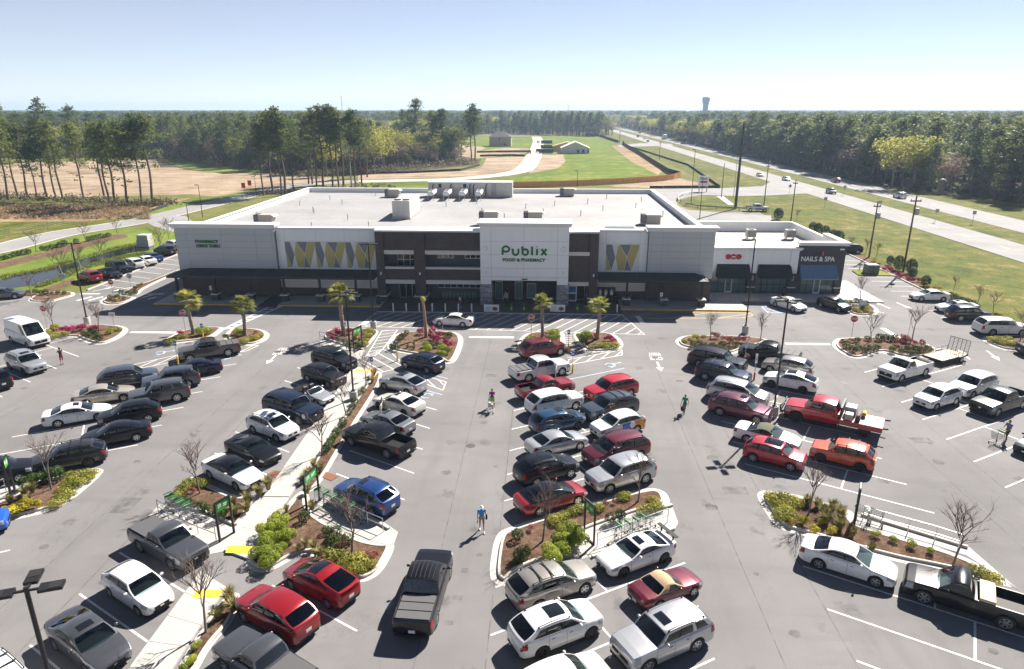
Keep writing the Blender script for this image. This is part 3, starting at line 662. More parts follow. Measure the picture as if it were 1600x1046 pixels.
# canopies with posts on brick plinths
def canopy(x0, x1, hipl, hipr, posts):
    r = MB(); t = 3.98; e = 3.62; yf, yb = 84.2, 87.45
    a, c = x0+(1.6 if hipl else 0), x1-(1.3 if hipr else 0); n = max(2, round((c-a)/2.4))
    root = MB(); root.box(x0+.1, x1-.1, yf+.12, yb, e-.32, e-.06); co = sp('canopy_frame', root, black_metal)
    xs_b = [x0+(x1-x0)*k/n for k in range(n+1)]; xs_t = [a+(c-a)*k/n for k in range(n+1)]
    for k in range(n):
        p = MB(); q = [(xs_b[k]+.03,yf,e),(xs_b[k+1]-.03,yf,e),(xs_t[k+1]-.03,yb-.1,t),(xs_t[k]+.03,yb-.1,t)]
        p.add(q + [(u[0],u[1],u[2]-.05) for u in q], [(0,1,2,3),(7,6,5,4),(0,4,5,1),(1,5,6,2),(2,6,7,3),(3,7,4,0)]); sub_('canopy_panel', p, canopy_m, co)
        sm = MB(); sm.tube([(xs_b[k+1],yf,e+.02),(xs_t[k+1],yb-.1,t+.02)], .03, 4); sub_('canopy_seam', sm, canopy_m, co)
    if hipl: p = MB(); p.add([(x0,yf,e),(a,yb-.1,t),(x0,yb-.1,e)], [(0,1,2)]); sub_('canopy_panel', p, canopy_m, co)
    if hipr: p = MB(); p.add([(x1,yf,e),(x1,yb-.1,e),(c,yb-.1,t)], [(0,1,2)]); sub_('canopy_panel', p, canopy_m, co)
    f = MB(); f.box(x0-.05,x1+.05,yf-.06,yf+.1,e-.28,e+.0); f.box(x0-.05,x0+.1,yf+.1,yb,e-.28,e); f.box(x1-.1,x1+.05,yf+.1,yb,e-.28,e); sub_('canopy_fascia', f, black_metal, co)
    for x in posts:
        p = MB(); p.box(x-.13,x+.13,85.17,85.43,1.0,e-.3); po = sp('canopy_post', p, black_metal)
        q = MB(); q.box(x-.42,x+.42,84.88,85.72,.15,.95); sub_('plinth', q, base_brick, po); q = MB(); q.bbox(x-.52,x+.52,84.78,85.82,.95,1.08,.02); sub_('plinth_cap', q, lintel_m, po)
canopy(-48.6, -21.6, True, False, (-48.0,-42.94,-38.24,-33.69,-28.95,-24.2)); canopy(7.15, 20.9, False, True, (10.83,15.58,20.36))
# shops wing
annex = thing('shop_annex', 'low white shop wing with dark awnings and a nail salon sign', 'shop', (31, 95, 0)); AO = (31, 95, 0)
def ap(name, mb, mat, parent=annex): return mb.build(name, mat, parent, at=AO)
b = MB(); b.box(22.05,40.4,93.6,113.3,0,5.1); ap('wall', b, interior_m)
b = MB(); b.poly([(22.05,92.7),(40.4,92.7),(40.4,113.2),(22.05,113.2)], 5.13); ap('roof', b, annex_roof_m)
b = MB(); b.box(22.05,40.6,113.2,113.7,4.8,6.7); b.box(40.3,40.72,100.5,113.2,4.8,6.7); b.box(40.3,40.72,93.3,99.9,4.8,6.85); b.box(40.25,40.68,99.9,100.5,4.8,6.7); each('parapet', b, white_panel, AO, annex)
b = MB(); b.box(22.02,28.3,92.5,93.1,2.35,6.1); b.box(28.3,34.5,92.5,93.1,2.35,6.1); each('front_wall', b, white_panel, AO, annex)
b = MB()
for x in (23.0,28.55,34.0): b.box(x-.5,x+.5,92.3,92.52,2.9,6.0)
each('pilaster', b, white_panel, AO, annex)
b = MB(); b.box(22.02,34.75,92.2,93.2,6.05,6.25); b.box(22.02,34.9,92.05,93.25,6.25,6.45); b.box(34.5,40.95,92.25,93.3,6.75,6.95); b.box(34.35,41.1,92.1,93.4,6.95,7.18); b.box(40.2,41.1,93.4,99.9,6.95,7.18); each('cornice', b, coping_m, AO, annex)
b = MB(); b.box(34.62,40.7,92.45,93.2,2.35,6.75); b.box(34.55,35.3,92.45,93.2,0,2.35); b.box(39.75,40.7,92.45,93.2,0,2.35); b.box(40.42,40.72,93.2,113.2,0,4.8)
for x in (22.6,28.55,34.0): b.box(x-.55,x+.55,92.28,93.1,0,2.9)
each('brick_pier', b, base_brick, AO, annex)
b = MB()
for x in (22.6,28.55,34.0,40.2): b.box(x-.6,x+.55,92.2,92.46,.9,1.02)
each('pier_band', b, lintel_m, AO, annex)
def shopfront(x0, x1, nx, door):
    o = window(x0, x1, .05, 2.4, 92.75, nx, 2, annex, black_metal, shop_glass, 'shopfront')
    for ob_ in [o] + list(o.children): pass
    o.location = (SO[0]-AO[0], SO[1]-AO[1], 0)
    w = (x1-x0)/nx; d = MB(); t = .09; a = x0+door*w
    d.box(a,a+t,92.66,92.74,.05,2.3); d.box(a+w-t,a+w,92.66,92.74,.05,2.3); d.box(a+t,a+w-t,92.66,92.74,2.2,2.3); d.box(a+t,a+w-t,92.66,92.74,.05,.25); dd = ap('door_frame', d, black_metal if door != 2 else white_sign)
    h = MB(); h.tube([(a+w-.2,92.6,.9),(a+w-.2,92.6,1.4)], .02, 5); ap('door_handle', h, steel, dd)
shopfront(23.2,28.0,5,2); shopfront(29.1,33.45,5,1); shopfront(35.3,39.75,5,2)
for x0, x1, m, n in ((23.65,28.2,canopy_m,0),(29.2,33.75,canopy_m,0),(34.85,39.75,pbr('blue metal awning', (.15,.235,.34), .35, .3, var=.1, scale=2),16)):
    yf, zt, zb = 91.3, 4.1, 2.45; p = MB(); p.add([(x0,yf,zb),(x1,yf,zb),(x1-.1,92.42,zt),(x0+.1,92.42,zt),(x0,92.4,zb),(x1,92.4,zb)], [(0,1,2,3),(0,3,4),(1,5,2)]); p.box(x0,x1,yf-.03,yf+.03,zb-.16,zb-.005); aw = ap('awning', p, m)
    for k in range(n+1 if n else 0):
        q = MB(); u = k/n; q.tube([(x0+(x1-x0)*u,yf,zb+.03),(x0+.1+(x1-x0-.2)*u,92.42,zt+.03)], .03, 4); ap('awning_seam', q, m, aw)
for k in range(3):
    d = MB(); d.lathe([(.36,0),(.36,.1),(.3,.12)], 20, M=Matrix.Translation((25.15+.69*k,92.45,5.12)) @ Matrix.Rotation(R(90),4,'X')); dk = ap('round_sign', d, red_sign)
    if k == 1: q = MB(); q.box(25.6,26.08,92.3,92.32,5.05,5.2); ap('sign_band', q, white_sign, dk)
text_part('NAILS & SPA', 4.45, .66, 37.1, 92.38, 4.93, white_sign, .012, annex, AO)
purple = pbr('purple script', (.085,.015,.16), .5, var=0)
sc_ = strokes([arc(.3,.25,.28,.25,60,330,10)+[(.55,.3),(.7,.1),(.85,.35),(1.0,.1),(1.15,.35),(1.3,.12),(1.5,.3)]], .035, purple, annex, 'script_lettering', 36.1, 92.4, 5.4, .9, .9); sc_.location = (36.1-AO[0], 92.4-AO[1], 5.4)
fl = MB(); fl.add([(37.62,92.37,5.35),(37.78,92.37,5.5),(37.72,92.37,5.9),(37.62,92.37,6.02),(37.54,92.37,5.75),(37.5,92.37,5.5)], [(0,1,2,3,4,5)]); ap('flame_emblem', fl, pbr('pink red emblem', (.55,.06,.10), .5, var=0))
nb = MB(); nb.box(39.85,40.4,92.4,92.44,6.15,6.33); ap('number_plate', nb, white_sign)
for x in (28.6,34.0): q = MB(); q.bbox(x-.14,x+.14,92.1,92.28,1.95,2.55,.02); ap('wall_lantern', q, sign_back)
# rooftop plant (each stands on the roof: a thing of its own)
beige = pbr('beige sheet metal', (.42,.38,.33), .55, .1, var=.1, scale=2); offwhite = pbr('off white sheet metal', (.55,.53,.49), .55, .1, var=.12, scale=1.2); slot_m = pbr('dark louvre', (.05,.05,.055), .7, var=.2, scale=10)
def rtu(x, y, z, label, w=2.3, d=1.5, h=1.15):
    t = thing('rooftop_unit', label, 'air conditioner', (x, y, z), 0, 'packaged units on the roofs')
    b = MB(); b.box(-w/2,w/2,-d/2,d/2,.06,.3); b.build('curb_base', sign_back, t); b = MB(); b.bbox(-w*.25,w/2,-d/2,d/2,.3,h,.03); b.build('cabinet', beige, t)
    b = MB(); b.bbox(-w/2,-w*.25-.01,-d/2+.02,d/2-.02,.3,h-.02,.03); c = b.build('condenser', slot_m, t)
    for k in range(7): q = MB(); q.box(-w/2-.015,-w*.25-.03,-d/2-.01,-d/2+.015,.38+k*(h-.5)/7,.43+k*(h-.5)/7); q.build('louvre_blade', sign_back, c)
    b = MB(); b.add([(w/2,-d/2,h),(w/2+.45,-d/2,h-.3),(w/2+.45,d/2,h-.3),(w/2,d/2,h),(w/2,-d/2,h-.25),(w/2,d/2,h-.25)], [(0,1,2,3),(0,4,1),(3,2,5)]); b.build('intake_hood', beige, t)
    b = MB(); b.lathe([(.34,h),(.34,h+.05),(.28,h+.06)], 12, M=Matrix.Translation((-w*.37,0,-.02))); b.build('fan_guard', slot_m, t)
for x, y, l in ((-41,99.3,'beige rooftop unit near the pharmacy sign end of the store roof'),(-29.3,133.4,'beige rooftop unit beside the long plant house at the roof back'),(-8,100.3,'beige rooftop unit behind the portico cornice, the one nearer the white chiller'),(-1.5,100.3,'beige rooftop unit behind the portico cornice, the one nearer the shop wing'),(4.6,136.4,'small beige rooftop unit alone by the rear parapet'),(15.8,101.8,'beige rooftop unit behind the grey wall next to the shop wing')): rtu(x, y, 7.95, l, 2.7, 1.9, 2.0 if 'portico' in l else 1.5)
for x, l in ((31.9,'small grey condenser in the middle of the shop wing roof'),(37.8,'small grey condenser near the parapet of the shop wing')):
    t = thing('condenser_unit', l, 'air conditioner', (x,106,5.14), 0, 'condensers on the shop wing'); b = MB(); b.bbox(-.7,.7,-.6,.6,.35,1.5,.04); b.build('cabinet', sign_back, t)
    for k in range(5): q = MB(); q.box(-.66,.66,-.63,-.61,.5+k*.18,.58+k*.18); q.build('louvre_blade', slot_m, t)
    q = MB(); q.lathe([(.45,1.5),(.45,1.56),(.38,1.57)], 14); q.build('fan_guard', slot_m, t); q = MB()
    for a in (-.55,.55): q.box(a-.05,a+.05,-.5,.5,0,.35)
    q.build('stand', steel, t)
t = thing('chiller_cabinet', 'tall white double fan chiller cabinet standing on the store roof', 'chiller', (-21.9,108,7.95))
b = MB(); b.bbox(-1.35,1.35,-3.0,6.0,.15,2.8,.05); b.build('cabinet', offwhite, t)
for x in (-.9,.9): b = MB(); b.lathe([(.55,2.9),(.55,3.05),(.45,3.06)], 16, M=Matrix.Translation((x*.72,-1.9,-.1))); f = b.build('fan', slot_m, t)
for k in range(3): b = MB(); b.box(-1.28+k*.87,-.46+k*.87,-3.05,-3.0,.35,2.65); b.build('door_panel', offwhite, t)
b = MB(); b.box(-1.5,1.5,-3.2,6.2,.0,.15); b.build('base_frame', steel, t)
t = thing('plant_house', 'long off white refrigeration house along the rear of the store roof', 'plant room', (-14,133.5,7.95))
b = MB(); b.bbox(-8.3,8.0,0,3.4,.2,2.75,.06); b.build('cabinet', offwhite, t); b = MB(); b.box(-8.35,8.05,-.05,3.45,2.75,2.85); b.build('roof', coping_m, t)
for k in range(13): b = MB(); b.box(-8.2+k*1.25,-7.06+k*1.25,-.03,0,.3,2.68); b.build('wall_panel', offwhite, t)
b = MB(); b.box(3.9,4.9,-.07,-.03,.3,2.6); b.build('door', sign_back, t)
for x in (-6.3,-1.5): b = MB(); b.box(x,x+.6,-.07,-.03,1.8,2.5); b.build('vent', slot_m, t)
b = MB(); b.box(-8.3,8.0,.2,3.2,0,.2); b.build('base_frame', steel, t)
for x in (-7.4,-3.9,-.2,.5,2.9): b = MB(); b.tube([(x,-.12,.3),(x,-.12,2.2),(x+.25,-.12,2.5)], .09, 6); b.build('riser_pipe', slot_m, t)
b = MB(); b.tube([(-8.2,-.3,.35),(3.5,-.3,.35)], .08, 6); b.build('header_pipe', steel, t)
for i, x in enumerate((-21,-18.1,-15.1,-12.1)):
    t = thing('condenser_barrel', ('first','second','third','fourth')[i] + ' slanted white condenser before the plant house, counted from the tall chiller', 'condenser', (x,129,7.95), 0, 'condensers before the plant house')
    b = MB(); b.bbox(-.6,.6,-1.2,3.6,.9,1.7,.2); b.build('casing', white_sign, t, 30); b = MB(); b.box(-.3,.3,-.6,3.0,1.7,1.74); b.build('fan_slot', slot_m, t)
    for a in (-.5,.5):
        for y in (-1,3.2): b = MB(); b.box(a-.05,a+.05,y-.05,y+.05,0,.95); b.build('leg', steel, t)
for i, (x, y) in enumerate(((-43,120),(-40,128),(-36,122),(-26,128),(-17,120),(-12,124),(-6,106),(0,112),(6,110),(10,116),(18,128),(19,110),(-45,106),(-33,96),(-25,97),(4,98),(-38,112),(-37.2,110),(-30,104),(-3,118),(2,122),(8,125),(12,132),(-33,135),(16,120),(-10,112))):
    t = tag(MB().tube([(0,0,0),(0,0,.75)], .07, 8).tube([(0,0,.75),(0,0,.85)], [.12,.1], 8).build('vent_pipe', steel), 'thin grey vent pipe standing on the white store roof', 'pipe', 'vent pipes on the store roof'); t.location = (x, y, 7.93)
t = thing('roof_hatch', 'pale skylight box behind the front parapet beside the portico', 'skylight', (10.5,93.5,7.95)); b = MB(); b.bbox(-2,2,-.9,.9,0,.8,.04); b.build('box', offwhite, t); b = MB(); b.box(-1.9,1.9,-.8,.8,.8,.86); b.build('lid', shop_glass, t)
# pavements before the shops: concrete slabs with joints
pave = MB(); pave.poly([(-50.5,83.4),(-36.6,83.4),(-36.6,88),(-50.5,88)], .1); walk = struct('store_pavement', MB().box(-50.4,-49.9,83.5,88,.0,.02), concrete)
def slabs(x0, x1, y0, y1, nx, ny, parent, z=.15, m=concrete):
    for i in range(nx):
        for j in range(ny):
            b = MB(); a = x0+(x1-x0)*i/nx; c = y0+(y1-y0)*j/ny; b.box(a+.01, a+(x1-x0)/nx-.01, c+.01, c+(y1-y0)/ny-.01, 0, z); b.build('slab', m, parent)
slabs(-50.4,-36.6,83.4,87.5,9,2,walk); slabs(-34.0,-20.6,83.4,88,9,2,walk); slabs(10.0,23.0,83.6,88,8,2,walk); slabs(22.0,44.5,88.4,92.3,12,2,walk); slabs(40.8,44.5,92.3,100,2,4,walk); slabs(23.0,26.0,83.6,88.4,2,2,walk)
paver = brick_mat('brown pavers', (.115,.098,.085), (.09,.076,.066), (.07,.065,.06), .4, .2)
b = MB(); b.box(-20.6,10.0,81.5,88,0,.03); b.box(-36.6,-34.0,82.6,88,0,.03); struct('entrance_paving', b, paver)
b = MB(); b.box(-20.6,10.0,81.2,81.5,0,.034); struct('entrance_kerb', b, curb_mat)
yk = pbr('yellow kerb paint', (.62,.40,.04), .7, var=.2, scale=3, world_pos=True)
b = MB(); b.box(-50.4,-36.6,83.22,83.4,0,.155); b.box(-34.0,-20.6,83.22,83.4,0,.155); b.box(10.0,26.0,83.42,83.6,0,.155); struct('yellow_kerb', b, yk)
b = MB(); b.box(26.0,44.5,88.22,88.4,0,.155); b.box(44.5,44.7,88.22,100,0,.155); struct('shop_kerb', b, curb_mat)
b = MB(); b.box(27.0,28.8,88.5,89.2,.15,.156); struct('tactile_paving', b, tactile)
b = MB(); b.box(53.3,53.5,-30,138,-.02,.15); b.box(-63.75,-63.5,90,146,-.02,.15); struct('lot_kerb', b, curb_mat)
# ---------------------------------------------------------------- plants
def leafball(n, rx, rz, leaf, seed, inner=.55, lobes=0):
    rnd = random.Random(seed); mb = MB(); lb = []
    for k in range(lobes): a = rnd.uniform(0, 6.28); lb.append((Vector((math.cos(a)*rx*.45, math.sin(a)*rx*.45, rnd.uniform(-.1,.25)*rz)), rnd.uniform(.5,.72)))
    for k in range(n):
        d = Vector((rnd.gauss(0,1), rnd.gauss(0,1), rnd.gauss(.25,.9))).normalized(); q = inner + (1-inner)*rnd.random()**.5
        if lb: c, s = rnd.choice(lb); p = c + Vector((d.x*rx*s, d.y*rx*s, d.z*rz*s))*q
        else: p = Vector((d.x*rx, d.y*rx, d.z*rz)) * q * rnd.uniform(.88, 1.06)
        p.z = max(.02, p.z + rz*.92)
        nrm = (d + Vector((rnd.uniform(-1,1), rnd.uniform(-1,1), rnd.uniform(-.6,1)))*.8).normalized(); a = nrm.orthogonal().normalized(); a = Matrix.Rotation(rnd.uniform(0,6.28), 3, nrm) @ a; b = nrm.cross(a)
        s = leaf*rnd.uniform(.6,1.25); mb.add([p-a*s, p-b*s*.55, p+a*s, p+b*s*.55], [(0,1,2,3)])
    return mb
def tuft(n, h, r, seed):
    rnd = random.Random(seed); mb = MB()
    for k in range(n):
        a = rnd.uniform(0,6.28); s = rnd.uniform(.35,1)*r; hh = h*rnd.uniform(.6,1.1); w = Vector((-math.sin(a), math.cos(a), 0))*.022
        p0 = Vector((math.cos(a)*.1*rnd.random(), math.sin(a)*.1*rnd.random(), 0)); p1 = p0 + Vector((math.cos(a)*s*.4, math.sin(a)*s*.4, hh*.75)); p2 = p0 + Vector((math.cos(a)*s, math.sin(a)*s, hh))
        mb.add([p0-w, p0+w, p1+w, p1-w, p2], [(0,1,2,3),(3,2,4)])
    return mb
L_green = leaf_mat('dark shrub leaf', (.03,.06,.012), (.085,.13,.025)); L_lime = leaf_mat('lime shrub leaf', (.15,.21,.018), (.36,.41,.045)); L_gold = leaf_mat('golden shrub leaf', (.26,.24,.014), (.52,.44,.03))
L_cover = leaf_mat('yellow green ground cover', (.16,.18,.025), (.42,.40,.08)); L_mag = leaf_mat('magenta blossom', (.20,.006,.05), (.48,.03,.15), .3); L_red = leaf_mat('dull red foliage', (.15,.03,.032), (.38,.10,.10), .3); L_dry = leaf_mat('dry tuft grass', (.14,.135,.035), (.36,.31,.13))
L_ever = leaf_mat('evergreen shrub leaf', (.015,.034,.010), (.04,.07,.018))
def shrubset(mbs, mat): return [mb.mesh('shrub', [mat]) for mb in mbs]
PL = {
 'green': (shrubset([leafball(380,.36,.34,.055,s,.7) for s in (1,2,3)], L_green), 'small round dark green shrub', 'shrub'),
 'lime': (shrubset([leafball(1700,.58,.46,.042,s,.82,lobes=3) for s in (4,5,6)], L_lime), 'clipped lime green hedge bush', 'shrub'),
 'gold': (shrubset([leafball(620,.48,.4,.06,s,.65,lobes=3) for s in (7,8)], L_gold), 'bright golden yellow bush', 'shrub'),
 'cover': (shrubset([leafball(380,.5,.2,.06,s,.3) for s in (9,10,11)], L_cover), 'low yellow green ground cover clump', 'ground cover'),
 'azalea': (shrubset([leafball(520,.5,.4,.055,s,lobes=3) for s in (12,13)], L_mag), 'magenta flowering azalea', 'azalea'),
 'red': (shrubset([leafball(240,.5,.4,.07,s,lobes=3) for s in (14,15)], L_red), 'dull red leaved shrub', 'shrub'),
 'grass': (shrubset([tuft(130,.62,.42,s) for s in (16,17,18)], L_dry), 'tufted dry ornamental grass', 'grass clump'),
 'ever': (shrubset([leafball(1500,.72,.95,.075,s,.75) for s in (19,20)], L_ever), 'upright dark evergreen shrub', 'evergreen'),
}
rs = random.Random(3)
def plant(kind, pts, where, o=(0,0,1), z=.14, s=1.0):
    me, d, cat = PL[kind]
    zc = {'lime':.42,'green':.28,'gold':.36,'cover':.15,'azalea':.36,'red':.36,'grass':.3,'ever':.9}[kind]*s
    for x, y in pts:
        p = g(o[0]+x/o[2], o[1]+y/o[2], z+zc); p.z = z; ob = link(kind_name[kind], rs.choice(me), None, p, rs.uniform(0,6.28)); k = s*rs.uniform(.8,1.22); ob.scale = (k*rs.uniform(.9,1.1), k*rs.uniform(.9,1.1), k*rs.uniform(.85,1.12))
        tag(ob, d + ' ' + where, cat, cat + 's ' + where)
kind_name = {'green':'round_shrub','lime':'hedge_bush','gold':'golden_bush','cover':'ground_cover','azalea':'azalea','red':'red_shrub','grass':'grass_tuft','ever':'evergreen_shrub'}
# ---- kerbed planting islands
def seg_dist(p, a, b):
    e = b-a; t = max(0, min(1, (p-a).dot(e)/max(1e-9, e.length_squared))); return (p-(a+e*t)).length
def safe_inset(P, d):                                      # keep the loop's point count; points that would cross over snap to their nearest good neighbour
    q = inset(P, d); n = len(P); ok = [min(seg_dist(q[i], P[j], P[(j+1) % n]) for j in range(n)) > d*.93 for i in range(n)]
    if sum(ok) < 4: return [p.copy() for p in P]
    out = []
    for i in range(n):
        if ok[i]: out.append(q[i]); continue
        for k in range(1, n):
            if ok[(i+k) % n]: out.append(q[(i+k) % n].copy()); break
            if ok[(i-k) % n]: out.append(q[(i-k) % n].copy()); break
    return out
from mathutils.geometry import tessellate_polygon
def fill(m, pts, z, mi=0):
    u = [p for i, p in enumerate(pts) if (p-pts[i-1]).length > 1e-4]; V = [Vector((p.x, p.y, 0)) for p in u]
    tr = []
    for a, b, c in tessellate_polygon([V]):
        k = (V[b].x-V[a].x)*(V[c].y-V[a].y)-(V[b].y-V[a].y)*(V[c].x-V[a].x)
        if abs(k) > 1e-7: tr.append((a,b,c) if k > 0 else (a,c,b))
    m.add([(p.x, p.y, z) for p in u], tr, mi); return m
def island(px, label, gut=.42, kb=.16, smooth=2, world=None):
    P = ccw(chaikin(world if world else gl(px), smooth)); c = sum(P, Vector((0,0)))/len(P); P = [p-c for p in P]
    t = thing('planting_island', label, 'planter', (c.x, c.y, 0), 0, 'kerbed islands in the lot')
    a = safe_inset(P, gut) if gut else P; a2 = safe_inset(P, gut+.03); b = safe_inset(P, gut+kb)
    if gut: m = MB(); m.ring(P, a, .006, .012); m.build('gutter', curb_mat, t)
    m = MB(); m.ring(a, a, 0, .13); m.ring(a, a2, .13, .155); m.ring(a2, b, .155, .15); m.ring(b, b, .15, .05); m.build('kerb', curb_mat, t)
    m = MB(); fill(m, b, .125); m.build('mulch_bed', mulch, t)
    return t
Q4 = lambda ox, oy: (ox, oy, 4.0)
W1 = 'on the island beside the white cargo van'
island([(60,520),(62,514),(150,507),(192,509),(203,516),(190,528),(165,538.5),(145,539),(122,531),(114,526),(71,533)], 'kerbed mulch island beside the white cargo van')
o = Q4(0,360)
plant('gold', [(265,618),(320,615),(345,608)], W1, o, s=.9); plant('azalea', [(400,615),(440,620),(495,607),(515,600),(575,615),(600,612)], W1, o); plant('green', [(520,645),(550,658),(575,638),(590,665),(605,650),(620,675)], W1, o); plant('cover', [(290,640),(330,665),(350,655),(405,650),(680,640),(705,625),(740,618),(690,622)], W1, o)
W2 = 'on the island left of the ladder crosswalk'
island([(251,540),(258,531),(279,518),(313,511),(347,511),(352.5,514),(336,527),(321,532)], 'pointed kerbed island left of the ladder crosswalk')
plant('azalea', [(1128,637)], W2, o, s=.9); plant('cover', [(1050,692),(1085,680),(1110,668),(1150,662),(1070,700)], W2, o); plant('lime', [(1245,637),(1275,630),(1305,625)], W2, o)
W3 = 'on the island right of the ladder crosswalk'
island([(346,531),(356,517),(365,512.6),(407.7,514),(423,522),(418,532),(397,540),(376,540)], 'rounded kerbed island right of the ladder crosswalk')
plant('lime', [(1415,662),(1480,632),(1500,640)], W3, o, s=.8); plant('cover', [(1590,672),(1560,680),(1500,690),(1620,655),(1530,695)], W3, o); plant('red', [(1600,630)], W3, o, s=.7)
o = (250,280,3.805); W4 = 'on the island with the corral beside the hatched walkway'
island([(503,531),(510,517),(545,513),(590,516),(592,521),(571,547),(562,548)], 'kerbed island with azaleas and a palm beside the hatched walkway', gut=.1)
plant('azalea', [(1010,922),(1045,905),(1020,940),(1130,902),(1060,915)], W4, o); plant('grass', [(1165,935),(1185,952),(1150,945)], W4, o); plant('green', [(1060,957),(1100,967),(1125,995),(1175,985)], W4, o); plant('cover', [(1215,915),(1240,930),(1260,915),(1225,955),(1200,975),(1245,900),(1215,985)], W4, o)
o = Q4(560,500); W5 = 'on the island with the staked leaning palm trunk'
island([(601,546),(616,518),(710,517),(727,529),(714,566),(696,570),(682,561),(628,552)], 'large kerbed island with magenta azaleas and a staked palm trunk')
plant('azalea', [(395,67),(455,67),(470,105),(480,125),(510,84),(550,130),(575,150)], W5, o, s=1.05); plant('green', [(210,165),(230,142),(255,120),(275,102),(300,78),(240,172),(570,97),(545,92),(455,165),(500,155)], W5, o); plant('grass', [(345,172),(305,165),(345,150)], W5, o, s=.7); plant('lime', [(515,185),(555,190),(520,215),(415,150),(430,180),(405,195)], W5, o, s=.9)
o = (760,500,4.358); W6 = 'on the palm island behind the dark red SUV'
island([(807,541),(811,530),(825,519),(880,518),(884,528),(883,550),(850,554),(815,553)], 'palm island with lime hedges behind the dark red SUV')
plant('cover', [(270,140),(290,128),(315,115),(300,135)], W6, o); plant('lime', [(438,88),(468,80),(450,118),(475,112)], W6, o); plant('red', [(400,92),(330,98)], W6, o, s=.7)
W7 = 'on the palm island beside the parked bicycle'
island([(894,524),(902,518),(957,520),(972,532),(975,541),(967,548),(926,552),(909,545)], 'palm island beside the parked bicycle', gut=.42)
plant('lime', [(645,112),(672,98),(690,118),(662,132)], W7, o, s=1.1); plant('azalea', [(820,122),(868,136),(740,105),(842,128)], W7, o, s=.85); plant('cover', [(715,185),(745,178),(775,172),(805,170),(840,168),(878,176),(820,182)], W7, o)
o = Q4(1020,500); W8 = 'on the island behind the black pickup'
island([(1054,534),(1058,529),(1071,524),(1160,525),(1195,529),(1207,535),(1160,548),(1145,555),(1082,547),(1060,541)], 'kerbed island of red shrubs behind the black SUV and pickup')
plant('cover', [(200,132),(235,118),(270,106),(320,102),(255,125)], W8, o, s=.8); plant('red', [(390,100),(450,115),(475,120),(520,118),(560,122),(590,125)], W8, o); plant('green', [(253,152),(293,145),(335,168),(373,162),(428,157),(400,177),(515,152),(465,175)], W8, o)
o = (1280,480,4.359); W9 = 'on the island behind the flat trailer'
island([(1299,540),(1302,532),(1312,528),(1395,526),(1441,534),(1472,549),(1466,556),(1440,560),(1406,558),(1381,549),(1349,561),(1330,560),(1310,550)], 'long kerbed island behind the white pickup and flat trailer')
plant('green', [(185,262),(230,288),(265,268),(308,292),(353,288),(395,275),(500,285),(605,280),(560,300),(620,308),(660,298),(690,290),(740,290),(262,220),(330,208),(412,210),(455,208),(485,215),(515,212)], W9, o, s=1.1); plant('gold', [(222,228),(160,224)], W9, o, s=.6); plant('red', [(550,235),(590,222),(620,227),(660,237),(690,242),(580,212)], W9, o)
o = Q4(1200,340); W10 = 'on the small island at the nail salon corner'
island([(1319,483),(1324,477),(1358,473.5),(1375,485),(1370,493),(1350,495),(1327,491)], 'small kerbed island at the nail salon corner')
plant('green', [(485,530),(515,527),(550,522),(580,522),(612,532)], W10, o, s=.9); plant('gold', [(500,547),(620,547)], W10, o, s=.6); plant('cover', [(545,577),(575,587),(615,582),(645,592),(590,565),(605,572)], W10, o)
W11 = 'on the island before the big white SUV'
island([(1531,531),(1541,525),(1570,524),(1640,524),(1640,553),(1590,550),(1558,545)], 'kerbed island before the big white SUV near the verge')
plant('cover', [(1400,762),(1440,775),(1480,770),(1520,785),(1430,752),(1500,757),(1560,792),(1460,760),(1460,785)], W11, o, s=1.1)
o = (1100,740,3.2); W12 = 'on the long tapered island'
island([(1180,774),(1191,765),(1250,774),(1334,798),(1335,812),(1344,822),(1510,868),(1590,921),(1560,913),(1470,892),(1397,878),(1256,838),(1225,830),(1207,818)], 'long tapered mulch island behind the white sedan and black pickup')
plant('cover', [(335,120),(370,115),(410,125),(450,130),(350,150),(390,155),(430,160),(470,150),(370,185),(410,190),(385,215),(430,205),(1370,480),(1420,510),(1450,530)], W12, o); plant('gold', [(432,233),(500,235),(598,242),(655,290),(548,280)], W12, o, s=.72); plant('grass', [(600,190),(615,225),(685,215),(682,255),(742,292),(570,145),(645,165),(685,195),(520,130),(840,365)], W12, o, s=1.15); plant('lime', [(860,300),(952,325),(1035,352),(1125,382)], W12, o, s=.5)
o = (760,720,3.208); W13 = 'on the island behind the silver wagon'
island([(763,900),(772.5,838),(790,825),(931,783),(1014,761),(1041,768),(1050,790),(1020,798),(912,835),(905,848),(918,866),(880,872),(815,895),(794,917),(775,914)], 'mulch island with lime hedge behind the silver wagon')
plant('green', [(155,372),(190,455),(165,480),(620,288),(672,272)], W13, o, s=1.1); plant('lime', [(310,460),(345,440),(372,400),(400,360),(385,335),(420,380),(445,350),(430,425),(455,400),(340,475),(390,440)], W13, o, s=1.05); plant('cover', [(330,292),(360,285),(390,270),(345,310),(440,250),(470,240),(560,235),(680,183),(700,177),(830,195),(850,210),(868,230),(840,235),(810,240),(780,245)], W13, o); plant('red', [(232,332),(590,217),(635,202)], W13, o, s=.6)
o = (240,750,4.0); W14 = 'before the black roofed white sedan'
island([(233,808),(262,780),(290,752),(305,750),(330,757),(373,778),(405,770),(412,776),(372,832),(368,833),(300,800)], 'mulch bed in front of the black roofed white sedan', gut=.35)
plant('cover', [(150,80),(180,55),(220,25),(130,110),(310,22),(265,18),(200,40)], W14, o); plant('red', [(235,62)], W14, o, s=.7); plant('green', [(197,127),(247,147),(302,167),(347,190),(415,217)], W14, o); plant('grass', [(495,132),(585,112),(660,72),(715,32),(460,170),(505,190),(580,170)], W14, o, s=1.1)
W15 = 'in the bed by the red hatchback'
